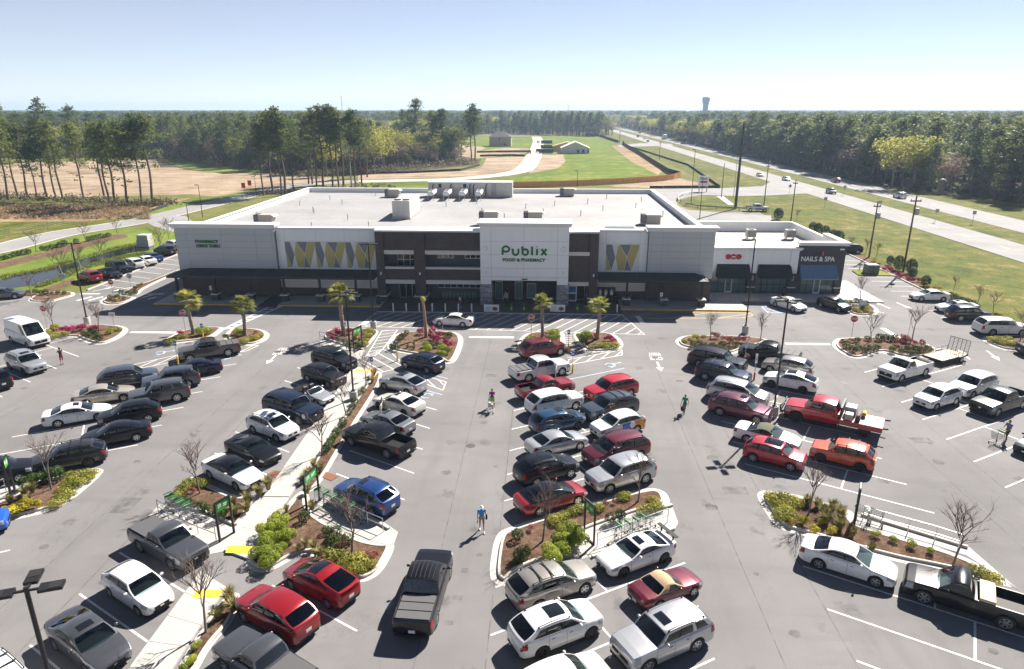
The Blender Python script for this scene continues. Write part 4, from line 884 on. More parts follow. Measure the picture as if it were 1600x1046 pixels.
island([(377,883),(392,868),(408,842),(462,770),(482,766),(486,802),(560,842),(596,850),(612,846),(618,856),(597,896),(570,911),(550,908),(520,893),(479,861),(412,901)], 'wide mulch bed between the walkway and the red hatchback', gut=.3)
plant('lime', [(780,212),(745,272),(700,310),(690,350),(800,272),(830,252),(760,300),(720,390),(770,380),(800,360),(840,352),(665,450),(740,440),(780,430),(700,500),(740,480),(690,520)], W15, o, s=.92); plant('green', [(940,232),(1083,305),(1137,335),(1117,388),(1208,372)], W15, o, s=1.1); plant('grass', [(980,150),(990,170),(830,180),(900,420),(950,400),(1000,410),(1010,440),(1040,455)], W15, o, s=.8); plant('cover', [(1080,480),(1120,490),(1160,480),(1200,520),(1240,512),(1280,502),(1320,512),(1360,522),(1300,550),(1250,550),(1180,510)], W15, o, s=1.1); plant('red', [(1345,452),(1370,472),(1190,402)], W15, o, s=.6)
o = Q4(250,520); W16 = 'in the narrow bed along the concrete walkway'
island([(552,632),(588,580),(598,583),(592,606),(560,657),(538,692),(508,746),(488,770),(466,768),(507,694)], 'narrow mulch bed along the concrete walkway', gut=.12)
plant('green', [(1252,372),(1270,357),(1215,432),(1205,457),(1185,492),(1145,562),(1130,577),(1115,612),(1097,632),(1080,657),(1068,682),(1055,707),(1040,727)], W16, o, s=.85); plant('grass', [(1325,292),(1335,250),(960,822),(1000,847),(925,867),(950,882),(900,902),(920,980)], W16, o)
o = Q4(0,786); W17 = 'in the bed beside the near end of the walkway'
island([(346,934),(372,924),(378,938),(362,975),(330,1010),(300,1065),(262,1065)], 'mulch bed beside the near end of the walkway', gut=.12)
plant('grass', [(1425,577),(1455,642),(1355,692)], W17, o, s=1.15); plant('lime', [(1232,892),(1180,982),(1135,1032)], W17, o, s=.5)
o = Q4(0,580); W18 = 'on the island behind the dark grey wagon'
island([(0,818),(-40,830),(-60,800),(-20,790),(18,776),(30,762),(60,750),(130,734),(152,731),(167,736),(97,796)], 'kerbed island with golden bushes behind the dark grey wagon')
plant('green', [(150,692),(200,682),(250,672),(300,657),(350,652)], W18, o, s=1.3); plant('gold', [(60,862),(110,842),(150,837),(225,817),(35,872),(90,872)], W18, o, s=1.0); plant('cover', [(430,642),(480,652),(530,642),(580,637),(440,682),(500,692),(420,722),(460,712),(400,762),(430,772),(370,802),(350,822),(550,667)], W18, o, s=1.05); plant('grass', [(200,732),(150,762),(175,782),(60,802)], W18, o)
o = Q4(1200,340); W19 = 'in the bed along the highway verge'
plant('azalea', [(735,315),(760,325),(815,350),(840,360),(872,373),(902,383),(938,383)], W19, o, .05, 1.2); plant('ever', [(765,262),(818,292),(895,312),(907,342),(990,392)], W19, o, .05, 1.0); plant('gold', [(660,277),(690,287),(965,417),(1005,432),(1045,432),(1070,439),(1405,607),(1445,612),(1470,622),(1490,627)], W19, o, .05, .9); plant('green', [(1145,487),(1165,497),(1190,507),(1215,517),(1245,532),(1275,545),(1300,556)], W19, o, .05, 1.4)
plant('ever', [(345,850),(375,868),(418,880),(465,898),(498,918)], 'in the row behind the shop wing', (1180,130,3.805), 0, 1.15); plant('ever', [(140,775)], 'alone beside the rear drive', (1180,130,3.805), 0, 1.6)
o = (0,360,5.714); W20 = 'in the row beside the side road'
plant('green', [(20,242),(50,237),(90,227),(125,217),(165,207),(210,197),(250,192),(375,162),(420,157),(460,152),(495,137),(540,132),(575,122),(680,102),(790,77),(825,72),(860,62),(900,52),(935,47),(968,42)], W20, o, 0, 1.5)
W21 = 'by the pond side crossing'
island([(37,472),(60,458),(115,455.5),(119,462),(100,467),(80,473)], 'small pond side island at the crossing', gut=.3); island([(155,474),(158,468),(175,461),(205,463),(216,466),(196,475),(170,478)], 'small kerbed island under the stop sign at the drive entrance'); island([(187,460),(212,446),(224,444),(280,421),(284,424),(224,452),(216,462),(190,462)], 'narrow kerbed strip along the pharmacy drive', gut=.2)
plant('green', [(250,552),(315,547),(362,557),(410,557),(515,552),(572,555),(985,602),(1045,602),(1105,602),(1085,557),(1165,557),(1208,557),(1205,512)], W21, o, .12, .95); plant('gold', [(1030,620),(1240,492),(1265,487)], W21, o, .12, .7); plant('grass', [(430,610),(460,560),(1130,552)], W21, o, .12, .8)
# ---- concrete walkway through the lot, cast in slabs
walk2 = struct('lot_walkway', MB().poly(gl([(351,862),(354,858),(358,862),(355,866)]), .004), concrete)
def ramp_slabs(l0, l1, r0, r1, n, z=.15):
    A, B, C, D = (g(*p).xy for p in (l0, l1, r0, r1))
    for k in range(n):
        u, v = (k+.008)/n, (k+.992)/n; q = [A.lerp(B,u), C.lerp(D,u), C.lerp(D,v), A.lerp(B,v)]; MB().prism(ccw(q), 0, z).build('slab', concrete, walk2)
ramp_slabs((553,574),(412,779),(583,581),(452,779),17); ramp_slabs((412,779.5),(351,862),(452,779.5),(388,876),5, .12); ramp_slabs((314,895),(200,1050),(354,920),(268,1050),4, .12)
for q in ([(356,853),(394,853),(389,865),(352,864)],[(306,922),(349,922),(343,934),(300,934)],[(556,578),(581,579),(579,582),(553,581)]): struct('tactile_paving', MB().poly(gl(q, .125), .158 if q[0][0] > 500 else .127), tactile)
# ---- corral pads
def pad(px, z=.02): return struct('corral_pad', MB().prism(ccw(gl(px)), 0, z), concrete)
pad([(232,807),(250,788),(300,800),(371,832),(350,862),(320,868)], .014); pad([(486,803),(507,775),(530,782),(600,817),(622,832),(615,852),(596,850),(560,842)], .02); pad([(912,836),(1020,799),(1050,791),(1060,817),(1053,830),(925,876),(906,850)], .014); pad([(1335,800),(1515,856),(1590,921),(1510,868),(1344,823)], .014); pad([(-30,795),(-30,770),(24,750),(30,762)], .014); pad([(498,537),(503,531),(562,548),(571,547),(562,562),(540,556)], .014)
b = MB()
for a, c in (((530,782),(608,828)),((1345,806),(1512,857)),((925,872),(1053,828)),((1020,799),(1050,791))):
    p, q = g(*a).xy, g(*c).xy; t = (q-p).normalized(); n = Vector((-t.y,t.x))*.09; b.prism(ccw([p-n,q-n,q+n,p+n]), 0, .16)
struct('corral_kerb', b, curb_mat)
# ---- bare young trees
bark = pbr('grey bark', (.20,.17,.145), .9, var=.3, scale=6); twig_m = pbr('brown twigs', (.16,.115,.095), .9, var=.2, scale=3); palebark = pbr('pale bark', (.34,.31,.27), .9, var=.25, scale=6)
def bare(seed, h, spread, depth=4, r0=.07):
    rnd = random.Random(seed); tr = MB(); tw = MB()
    def grow(p, d, L, r, lev):
        pts = [p]; q = p.copy(); dd = d.copy()
        for k in range(3):
            dd = (dd + Vector((rnd.uniform(-1,1), rnd.uniform(-1,1), rnd.uniform(-.2,.5)))*.13).normalized(); q = q + dd*L/3; pts.append(q.copy())
        (tr if lev <= 1 else tw).tube(pts, [r, r*.85, r*.7, r*.5], 6 if lev <= 1 else 3, cap=False)
        if lev >= depth: return
        for k in range(rnd.choice((3,4)) if lev < depth-1 else 4):
            u = rnd.uniform(.35,1.); i = min(2, int(u*3)); p2 = pts[i].lerp(pts[i+1], u*3-i); a = rnd.uniform(0,6.28)
            nd_ = (dd + Vector((math.cos(a), math.sin(a), rnd.uniform(.0,.6)))*spread).normalized(); grow(p2, nd_, L*rnd.uniform(.5,.72), r*.5, lev+1)
    grow(Vector((0,0,0)), Vector((0,0,1)), h*.5, r0, 0)
    # leader
    for k in range(7):
        a = rnd.uniform(0,6.28); z = h*rnd.uniform(.38,.62); grow(Vector((0,0,z if z < h*.5 else h*.48)), Vector((math.cos(a)*.5, math.sin(a)*.5, 1)).normalized(), h*.3, r0*.42, 2)
    return tr.mesh('trunk', [bark]), tw.mesh('twigs', [twig_m])
BT = [bare(s, 4.6, .75) for s in (1,2,3)] + [bare(9, 5.6, 1.0, 4, .08)]
def bare_tree(p, h, label, var=0, m=None, z=.12, rz=None):
    q = g(*p, z); t = thing('bare_tree', label, 'tree', q, rs.uniform(0,6.28), 'leafless young trees'); s = h/4.6; t.scale = (s,s,s)
    a = link('trunk', BT[var][0], t); link('twigs', BT[var][1], t)
    if m: a.material_slots[0].link = 'OBJECT'; a.material_slots[0].material = m
for i, (p, h, l) in enumerate((((86,518),4.2,'leafless young tree beside the stop sign near the white van'),((155,519),4.2,'leafless young tree beside the tall lamp on the van island'),((80,765),4.4,'leafless young tree in front of the dark grey wagon'),((312.5,771),4.2,'leafless young tree next to the black roofed white sedan'),((550,862),4.6,'pale leafless tree beside the cart corral of the blue SUV'),((572,602),3.6,'small leafless tree at the top of the walkway by the tactile strip'),((541,650),4.0,'leafless walkway tree before the silver open roadster'),((502,712),4.0,'leafless walkway tree before the white crossover'),((322,988),4.6,'leafless tree over the yellow tactile strip near the white hatchback'),((848,846),4.2,'leafless tree in front of the red sedan with black glass roof'),((997,784),4.0,'leafless tree before the silver SUV at the island tip'),((1110,531),3.6,'leafless tree on the red shrub island, farther from the lamp'),((1188,533),3.6,'leafless tree beside the black pickup on the red shrub island'),((1361,534),3.8,'leafless tree beside the stop sign on the trailer island'),((1425,532),4.4,'leafless tree with reddish tips beside the edge-on stop sign'),((1344,471),3.8,'airy young tree on the nail salon island'),((1593,535),4.2,'dark leafless tree beside the big white SUV'),((1263,804),4.0,'leafless tree at the rounded end of the long island'),((1489,884),4.4,'leafless tree next to the black pickup hood'))):
    bare_tree(p, h, l, i % 3)
for p, h, l in (((56,394),4.5,'thin leafless tree nearest the lamp on the side road bed'),((135,378),4.5,'thin leafless tree at the far end of the side road bed'),((184,367),3.5,'thin leafless sapling between side road and pond'),((50,467),3.8,'leafless sapling on the pond side mulch bed'),((101,437),5.5,'pale twin stemmed tree on the pond bank by the red SUV'),((127,425),5.0,'pale leafless tree on the pond bank behind the black sedan'),((159,411),5.0,'pale leafless tree on the pond bank behind the black SUV'),((251,397),5.5,'pale leafless tree beside the dark SUV at the store corner'),((266,379),5.5,'pale leafless tree behind the store corner'),((1490,455),2.5,'stunted leafless tree on the verge behind the first white sedan'),((1527,475),3,'small leafless tree on the verge behind the black SUV'),((1552,487),3,'small greenish leafless tree on the verge behind the big white SUV'),((1328,392),3,'bare sapling behind the nail salon corner'),((1353,395),3,'bare sapling near the wooden pole base by the verge'),((1369,402),3,'bare sapling between the wooden poles'),((1245,345),3,'bare shrub behind the shop wing lamp')):
    bare_tree(p, h, l, 1, palebark if 'pale' in l else None, 0)
# ---- palms
frond_m = leaf_mat('palm frond', (.12,.14,.028), (.40,.39,.09), .45); palm_bark = pbr('palm trunk', (.26,.215,.175), .95, var=.45, scale=7, bmp=.8, bscale=18)
def palm_mesh(seed, h, nf=30):
    rnd = random.Random(seed); tr = MB(); pts = [(math.sin(k*.5+seed)*.06, math.cos(k*.4)*.05, h*k/10) for k in range(11)]; tr.tube(pts, [.26]+[.2]*3+[.19,.2,.18,.2,.2,.22,.18], 10)
    for k in range(46):                                    # cut leaf bases
        z = rnd.uniform(.3, h); a = rnd.uniform(0,6.28); c = Vector((math.cos(a), math.sin(a), 0)); w = Vector((-c.y, c.x, 0))*.07; p = Vector((0,0,z)) + c*.17
        tr.add([p-w, p+w, p+c*.11+Vector((0,0,.2))], [(0,1,2)])
    fr = MB(); top = Vector((0,0,h-.05))
    for k in range(nf):
        a = rnd.uniform(0,6.28); el = R(rnd.uniform(-38,82)); d = Vector((math.cos(a)*math.cos(el), math.sin(a)*math.cos(el), math.sin(el))); side = Vector((-math.sin(a), math.cos(a), 0)); L = rnd.uniform(.65,.95)
        base = top + d*L*.9; fr.tube([top, top+d*L*.5+Vector((0,0,.03)), base], .018, 3, cap=False); up = d.cross(side)
        for j in range(13):
            q = R(-78 + 156*j/12); dd = (d*math.cos(q) + side*math.sin(q)).normalized(); l = .88*(.65+.35*math.cos(q))*rnd.uniform(.85,1.1); w = side*math.cos(q)*.045 - d*math.sin(q)*.045
            m_ = base + dd*l*.55 + Vector((0,0,-.06)); e = base + dd*l + Vector((0,0,-.32*l)); fr.add([base, m_-w, e, m_+w], [(0,1,2,3)])
    return tr.mesh('trunk', [palm_bark], 60), fr.mesh('fronds', [frond_m])
PM = [palm_mesh(1,4.0), palm_mesh(2,4.2), palm_mesh(3,3.5)]
for p, v, s, l in (((301,522),0,1.0,'palm tree beside the stop sign left of the ladder crosswalk'),((384,524),2,1.0,'shorter palm tree right of the ladder crosswalk'),((536.5,524),1,1.12,'palm tree behind magenta azaleas next to the tall lamp'),((847,527),1,.92,'palm tree beside the stop sign before the store entrance'),((934,530),0,.95,'palm tree on the island by the parked bicycle')):
    q = g(*p,.12); t = thing('palm_tree', l, 'palm', q, rs.uniform(0,6), 'palms before the store'); t.scale = (s,s,s); link('trunk', PM[v][0], t); link('crown', PM[v][1], t)
q = g(666,527,.12); t = thing('staked_palm', 'newly planted palm trunk with a tiny green tuft, propped by stakes', 'palm', q); b = MB(); b.tube([(0,0,0),(-.05,.02,1.5),(-.12,.0,3.0),(-.2,0,4.0)], [.2,.17,.16,.13], 10); b.build('trunk', pbr('raw palm trunk', (.36,.22,.14), .95, var=.3, scale=8, bmp=.5), t, 60)
b = leafball(60,.3,.4,.14,77); b.v = [(x-.2,y,z+3.9) for x,y,z in b.v]; b.build('tuft', frond_m, t); wood_m = pbr('pale timber', (.48,.36,.22), .8, var=.2, scale=4)
for a in ((1.6,-.9),(-.7,-1.1),(.3,1.4)): b = MB(); b.tube([(a[0],a[1],0),(-.05,0,1.7)], .04, 5); b.build('stake', wood_m, t)
# ---------------------------------------------------------------- vehicles
def see_glass(name, tint):
    m, nt, b = newmat(name); nt.nodes.remove(b); tr = nt.nodes.new('ShaderNodeBsdfTransparent'); tr.inputs[0].default_value = c4(tint); gs = nt.nodes.new('ShaderNodeBsdfGlossy'); gs.inputs['Roughness'].default_value = .02; gs.inputs[0].default_value = (.95,.97,1,1)
    lw = nt.nodes.new('ShaderNodeLayerWeight'); lw.inputs[0].default_value = .5; p4 = nt.nodes.new('ShaderNodeMath'); p4.operation = 'POWER'; p4.inputs[1].default_value = 4.0; nt.links.new(lw.outputs['Facing'], p4.inputs[0]); fr = nt.nodes.new('ShaderNodeMath'); fr.operation = 'MULTIPLY_ADD'; fr.inputs[1].default_value = .8; fr.inputs[2].default_value = .06; nt.links.new(p4.outputs[0], fr.inputs[0])
    ms = nt.nodes.new('ShaderNodeMixShader'); nt.links.new(fr.outputs[0], ms.inputs[0]); nt.links.new(tr.outputs[0], ms.inputs[1]); nt.links.new(gs.outputs[0], ms.inputs[2]); nt.links.new(ms.outputs[0], nt.nodes['Material Output'].inputs[0]); MATS[name] = m; return m
car_glass = see_glass('car side glass', (.10,.11,.115)); wind_glass = see_glass('windscreen glass', (.60,.72,.72)); roof_glass = glass_mat('dark roof glass', (.008,.010,.014), .05, .6)
seat_ms = [pbr('dark seat fabric', (.05,.05,.052), .8, var=.15, scale=6), pbr('tan seat leather', (.30,.22,.15), .7, var=.12, scale=6), pbr('grey seat fabric', (.16,.16,.165), .8, var=.15, scale=6)]
tyre_m = pbr('tyre rubber', (.018,.018,.018), .85, var=.1, scale=10); rim_silver = pbr('alloy rim', (.52,.53,.54), .3, .85, var=0); rim_dark = pbr('dark rim', (.03,.03,.032), .35, .6, var=0)
trim_m = pbr('black plastic trim', (.010,.010,.011), .6, var=.1, scale=8, spec=.25); lamp_clear = glass_mat('headlamp lens', (.30,.33,.36), .06, .9); lamp_red = glass_mat('tail lamp lens', (.26,.008,.010), .15); plate_m = pbr('number plate', (.62,.64,.68), .5, var=0); chrome = pbr('chrome', (.6,.6,.6), .12, 1, var=0)
def paint(name, c, metal=.0, rough=.28):
    m, nt, b = newmat(name); b.inputs['Metallic'].default_value = metal; b.inputs['Roughness'].default_value = rough; b.inputs['Coat Weight'].default_value = 1.0 if max(c) > .06 else .55; b.inputs['Coat Roughness'].default_value = .04; b.inputs['Specular IOR Level'].default_value = .5 if max(c) > .06 else .25
    v = coords(nt); f = noise(nt, v, 2.2, 5, .65)                # road dust
    nt.links.new(mix(nt, c, [x*.88+.004 for x in c], ramp(nt, f, [(.45,(0,0,0)),(.75,(.7,.7,.7))])), b.inputs['Base Color'])
    MATS[name] = m; return m
PAINT = {k: paint(k + ' car paint', c, m) for k, (c, m) in dict(white=((.72,.72,.72),0), pearl=((.66,.64,.59),.1), silver=((.46,.47,.49),.6), tan=((.37,.345,.31),.6), champagne=((.50,.45,.37),.5), grey=((.085,.09,.10),.5), midgrey=((.24,.25,.26),.6), slate=((.06,.075,.095),.5), charcoal=((.03,.032,.037),.4), black=((.0045,.0045,.006),.0), navy=((.010,.018,.045),.4),
   blue=((.012,.05,.19),.4), dblue=((.012,.055,.12),.4), brightblue=((.01,.09,.48),.2), red=((.26,.006,.010),.25), brightred=((.38,.006,.014),.15), dred=((.15,.007,.011),.35), maroon=((.12,.010,.022),.4), plum=((.11,.018,.04),.5), orange=((.52,.065,.012),.1), olive=((.045,.05,.045),.4), brown=((.105,.095,.085),.6)).items()}
fabric_tan = pbr('tan soft top', (.42,.30,.18), .9, var=.08, scale=12); fabric_green = pbr('green soft top', (.085,.095,.06), .9, var=.08, scale=12)
def lerp(a, b, t): return a + (b-a)*t
def interp(x, pts):
    if x <= pts[0][0]: return pts[0][1]
    for (a, u), (b, v) in zip(pts, pts[1:]):
        if x <= b:
            t = (x-a)/(b-a) if b > a else 1; return lerp(u, v, t)
    return pts[-1][1]
class Car: pass
def make_car(P):
    L, W, Rw = P['L'], P['W'], P['R']; ax = P['axles']; Ra = Rw + P.get('arch', .06); deck = P['deck']; sill = P.get('sill', .24); hw = W/2
    nose = P.get('nose', .62); tail = P.get('tail', .70)
    n1 = 1-nose; t1 = 1-tail; wpts = [(0,nose),(.03,1-n1*.72),(.09,1-n1*.48),(.2,1-n1*.30),(.4,1-n1*.15),(.7,1-n1*.05),(1.1,1),(L-1.1,1),(L-.6,1-t1*.06),(L-.3,1-t1*.2),(L-.14,1-t1*.4),(L-.05,1-t1*.68),(L,tail)]
    bed = P.get('bed'); open_bed = P.get('open_bed'); floor = P.get('floor', .75)
    xs = set(i*L/24 for i in range(25)) | {x for x, _ in deck} | {.03,.07,.14,L-.03,L-.1}
    for a in ax: xs |= {a+d*Ra for d in (-1,-.97,-.85,-.65,-.4,-.15,.15,.4,.65,.85,.97,1)} | {a-Ra-.012, a+Ra+.012}
    if bed: xs |= {bed[0]-.004, bed[0]+.004, bed[1]-.004, bed[1]+.004}
    xs = sorted(x for x in xs if 0 <= x <= L); xs = [x for i, x in enumerate(xs) if i == 0 or x-xs[i-1] > .003]
    def sect(x):
        w = hw*interp(x, wpts); zd = interp(x, deck); zb = sill + .10*max(0, 1-x/.35)**2 + .12*max(0, 1-(L-x)/.35)**2
        for a in ax:
            if abs(x-a) <= Ra: zb = max(zb, Rw + math.sqrt(max(0, Ra*Ra-(x-a)**2)))
        m = lambda z, k: max(zb+.012*k, min(z, zd-.012*(6-k)))
        r = [(.965*w, zb), (.995*w, m(.36,1)), (1.0*w, m(.56,2)), (.992*w, m(zd*.80,3)), (.965*w, m(zd-.075,4)), (.905*w, zd-.012), (.62*w, zd+.014), (.3*w, zd+.024), (0, zd+.026)]
        if bed and bed[0] < x < bed[1] and open_bed: r[5:] = [(.93*w, zd), (.86*w, zd), (.855*w, floor), (0, floor)]
        return [(L/2-x, y, z) for y, z in r]
    def surf(x, t):
        s = sect(x); i = min(7, int(t)); return Vector(s[i]).lerp(Vector(s[i+1]), t-i)
    def patch(mb, x0, x1, t0, t1, off, side, nx=3, nt_=3, mi=0):
        G = []
        for i in range(nx+1):
            row = []
            for j in range(nt_+1):
                x, t = lerp(x0,x1,i/nx), lerp(t0,t1,j/nt_); p = surf(x, t); n = (surf(x, min(8,t+.1))-surf(x, max(0,t-.1))).cross(surf(min(L,x+.02), t)-surf(max(0,x-.02), t)); n = n.normalized() if n.length > 1e-9 else Vector((0,1,0))
                if n.y < -.01 or (abs(n.y) < .01 and n.z < 0): n = -n
                p = p + n*off; row.append((p.x, p.y*side, p.z))
            G.append(row)
        mb.grid(G if side > 0 else G[::-1], mi)
    xc0, xr0 = P['cabin'][0], P['cabin'][3]
    body = MB(); secs = [sect(x) for x in xs]; clad = P.get('clad', 0)
    def mi(i, j):
        xm = (xs[i]+xs[i+1])/2
        if bed and bed[0] < xm < bed[1]:
            if open_bed and j >= 6: return 1
            if not open_bed and j >= 5: return 1
        if not bed and xc0 + .02 < xm < xr0 - .05 and j >= 5: return 1
        if bed and xc0 + .02 < xm < bed[0] - .1 and j >= 5: return 1
        if j < clad : return 1
        return 0
    for side in (1, -1):
        G = [[(p[0], p[1]*side, p[2]) for p in s] for s in secs]; k = lambda i, j: mi(i, j)
        if side > 0: body.grid(G, k)
        else: body.grid([r[::-1] for r in G], lambda i, j: mi(i, 7-j))
    for s in (secs[0], secs[-1]):
        ring_ = [p for p in s] + [(p[0], -p[1], p[2]) for p in s[::-1][1:]]; body.add(ring_, [tuple(range(len(ring_)))], 0)
    parts = []
    A = lambda name, mb, mats, smooth=None, kids=(), loc=None: parts.append((name, mb.mesh(name, mats if isinstance(mats, list) else [mats], smooth), kids, loc))
    bmesh_ = body.mesh('body', [PAINT['white'], trim_m], 32); fixn(bmesh_); bmesh_.set_sharp_from_angle(angle=R(32)); parts.append(('body', bmesh_, (), None))
    ub = MB(); ub.box(-L/2+.12, L/2-.1, -hw+.24, hw-.24, .17, min(.62, interp(L/2, deck)-.25)); A('underbody', ub, trim_m)
    # cabin
    xc, xwt, xrt, xrb, zc, zrb, Hr = P['cabin']; wt = P.get('wt', .74)*hw; wbs = P.get('wb', .90)*hw; arch = P.get('roofarch', .085); crown = .075; bul = P.get('bulge', .16)
    def Sd(u, v):
        xb = lerp(xc, xrb, u); b_ = Vector((L/2-xb, min(wbs, .915*hw*interp(xb, wpts)), lerp(zc, zrb, u)-.02)); t_ = Vector((L/2-lerp(xwt,xrt,u), wt, Hr-.055-arch*(2*u-1)**2))
        p = b_.lerp(t_, v); p.y += .045*math.sin(math.pi*v)*P.get('tumble', 1); return p
    def front(u, s, v):
        p = Sd(u, v); q = (1-s*s); sg = -1 if u == 0 else 1
        return Vector((p.x - sg*bul*q*(1-.55*v)*(1 if u == 0 else .55), p.y*s, p.z + crown*q*v))
    def roofp(u, s):
        p = Sd(u, 1); q = 1-s*s; e0 = bul*.45*q; e1 = -bul*.45*.55*q; return Vector((p.x + lerp(e0, e1, u), p.y*s, p.z + crown*q))
    gv = [.0,.10,.36,.62,.86,1.0]; wins = P['windows']; us = sorted({0,1} | {round(e,4) for w in wins for e in w} | {lerp(a,b,k/3) for a, b in wins for k in (1,2)}); pil = MB()
    top = P.get('no_top')
    if not top:
        for side in (1, -1):
            G = [[Sd(u, v) for v in gv] for u in us]; G = [[(p.x, p.y*side, p.z) for p in r] for r in G]
            isw = lambda i: any(a-1e-6 <= us[i] and us[i+1] <= b+1e-6 for a, b in wins); blk = lambda i: 1 if any(us[i] >= w0[1]-1e-6 and us[i+1] <= w1[0]+1e-6 and w1[0]-w0[1] < .06 for w0, w1 in zip(wins, wins[1:])) else 0
            if side > 0: pil.grid(G, lambda i, j: None if (isw(i) and 0 < j < 4) else blk(i) if 0 < j < 4 else 0)
            else: pil.grid([r[::-1] for r in G], lambda i, j: None if (isw(i) and 0 < 4-j < 4) else blk(i) if 0 < 4-j < 4 else 0)
            for a, b in wins:
                w = MB(); ku = [u for u in us if a-1e-6 <= u <= b+1e-6]; kv = gv[1:5]; G = [[Sd(u, v) for v in kv] for u in ku]; G = [[(p.x, p.y*side, p.z) for p in r] for r in G]
                w.grid(G if side > 0 else [r[::-1] for r in G]); A('side_window', w, car_glass, 40)
    ss = [-1,-.93,-.6,-.2,.2,.6,.93,1]
    for u, nm in ((0,'windshield'), (1,'rear_window')):
        if top and u == 1: continue
        gl_ = MB(); vv = [0,.05,.35,.65,.94,1] if u == 0 else ([0,.12,.4,.65,.9,1] if P.get('rearglass', True) else [0,1])
        G = [[front(u, s, v) for s in ss] for v in vv]
        if u == 1: G = [r[::-1] for r in G]
        if u == 1 and not P.get('rearglass', True): pil.grid(G); continue
        rim_ = 1 if u == 0 else 2 if P.get('suvrear') else 1; n = len(vv)-1
        inside = lambda i, j: 0 < i < n-1 and rim_-1 < j < 7-rim_ if rim_ == 1 else 0 < i < n-1 and 0 < j < 6
        pil.grid(G, lambda i, j: None if inside(i, j) else 0); gl_.grid(G, lambda i, j: 0 if inside(i, j) else None); A(nm, gl_, wind_glass if u == 0 else car_glass, 40)
    if not top: pil.grid([[roofp(u, s) for s in ss] for u in [k/8 for k in range(9)]])
    rm = pil.mesh('roof', [PAINT['white'], trim_m], 40); fixn(rm); rm.set_sharp_from_angle(angle=R(34)); parts.append(('roof', rm, (), None))
    def roofpatch(u0, u1, s1, off=.008):
        mb = MB(); mb.grid([[roofp(lerp(u0,u1,i/4), lerp(-s1,s1,j/4)) + Vector((0,0,off)) for j in range(5)] for i in range(5)]); return mb
    for sp_ in P.get('sunroof', ()): A('sunroof', roofpatch(*sp_), roof_glass, 40)
    if P.get('ribs'):
        for k in range(6):
            s = -.7+.28*k; rb = MB(); rb.tube([roofp(u, s)+Vector((0,0,.006)) for u in (.06,.3,.6,.94)], .022, 4); A('roof_rib', rb, P['ribs'])
    if P.get('rails'):
        for side in (1,-1):
            rb = MB(); rb.tube([(p.x, p.y*side*.93, p.z+.085) for p in (Sd(u,1) for u in (.05,.3,.6,.95))], .022, 5); [rb.box(p.x-.04,p.x+.04,p.y*side*.93-.02,p.y*side*.93+.02,p.z,p.z+.08) for p in (Sd(u,1) for u in (.06,.94))]; A('roof_rail', rb, trim_m)
    if P.get('crossbars'):
        for u in (.35,.68): p = Sd(u,1); rb = MB(); rb.box(p.x-.035,p.x+.035,-p.y*.93,p.y*.93,p.z+.085,p.z+.12); A('roof_crossbar', rb, trim_m)
    if not P.get('seats'):                                  # seats seen through the glass
        sm_ = seat_ms[int(L*100) % 3]; zb0 = zc - .03; hh = (Hr - zc)*.62
        for x in [xc + .95] + ([xc + 1.85] if xrb - xc > 2.3 else []):
            for y in (.38*hw, -.38*hw): m = MB(); m.bbox(L/2-x-.2, L/2-x, y-.22, y+.22, zb0-.05, zb0+hh*.72, .05); m.bbox(L/2-x-.2, L/2-x-.08, y-.12, y+.12, zb0+hh*.75, zb0+hh, .03); A('seat', m, sm_, 40)
        m = MB(); m.box(L/2-xc-.75, L/2-xc-.2, -hw*.74, hw*.74, zb0-.02, zb0+.05); A('dashboard', m, trim_m)
        m = MB(); m.tube([(L/2-xc-.72+.06*math.cos(k*.63), .38*hw+.18*math.sin(k*.63), zb0+.08+.16*math.cos(k*.63)) for k in range(11)], .015, 4, cap=False); A('steering_wheel', m, trim_m)
    # lamps, grille, plate, mirrors, gaps
    hx, ht = P.get('head', (.02,.46)), P.get('headt', (2.5,4.7)); tx, tt = P.get('taill', (L-.30,L-.02)), P.get('tailt', (2.6,4.3))
    for side in (1,-1):
        m = MB(); patch(m, hx[0], hx[1], ht[0], ht[1], .012, side); A('headlight', m, lamp_clear, 40)
        m = MB(); patch(m, tx[0], tx[1], tt[0], tt[1], .012, side); A('taillight', m, lamp_red, 40)
        m = MB(); mz = zc+.13; mx = L/2-(xc+.42); M_ = Matrix.Translation((mx, side*(hw+.09), mz)); m.lathe([(.02,-.09),(.085,-.06),(.1,0),(.085,.06),(.02,.09)], 8, M=M_ @ Matrix.Diagonal((.7,1.0,.8,1))); m.tube([(mx, side*(hw-.06), mz-.06),(mx, side*(hw+.08), mz-.02)], .025, 4); A('side_mirror', m, PAINT['white'], 50)
        m = MB()
        for x in P['gaps']: patch(m, x-.007, x+.007, .6, 5.0, .004, side, 1, 8)
        patch(m, P['gaps'][0], P['gaps'][-1], .55, .62, .004, side, 6, 1); A('panel_gap', m, trim_m)
        m = MB()
        for x in P.get('handles', [P['gaps'][1]-.22, P['gaps'][-1]-.2]): patch(m, x-.09, x+.09, 3.3, 3.5, .022, side, 1, 1)
        A('door_handle', m, P.get('handle_m', trim_m))
    zf = interp(.02, deck); wn_ = hw*nose; m = MB(); m.box(L/2-.02, L/2+.012, -wn_*.72, wn_*.72, zf-P.get('grille', .2), zf-.04); A('grille', m, P.get('grille_m', trim_m))
    m = MB(); m.box(L/2-.05, L/2+.006, -wn_*.9, wn_*.9, .28, .42); A('lower_intake', m, trim_m); m = MB(); m.box(L/2-.02, L/2+.016, -.1, .1, zf-.16, zf-.08); A('front_badge', m, chrome)
    zt = interp(L-.02, deck); m = MB(); m.box(-L/2-.014, -L/2+.01, -.16, .16, P.get('platez', zt-.2)-.08, P.get('platez', zt-.2)+.08); A('license_plate', m, plate_m)
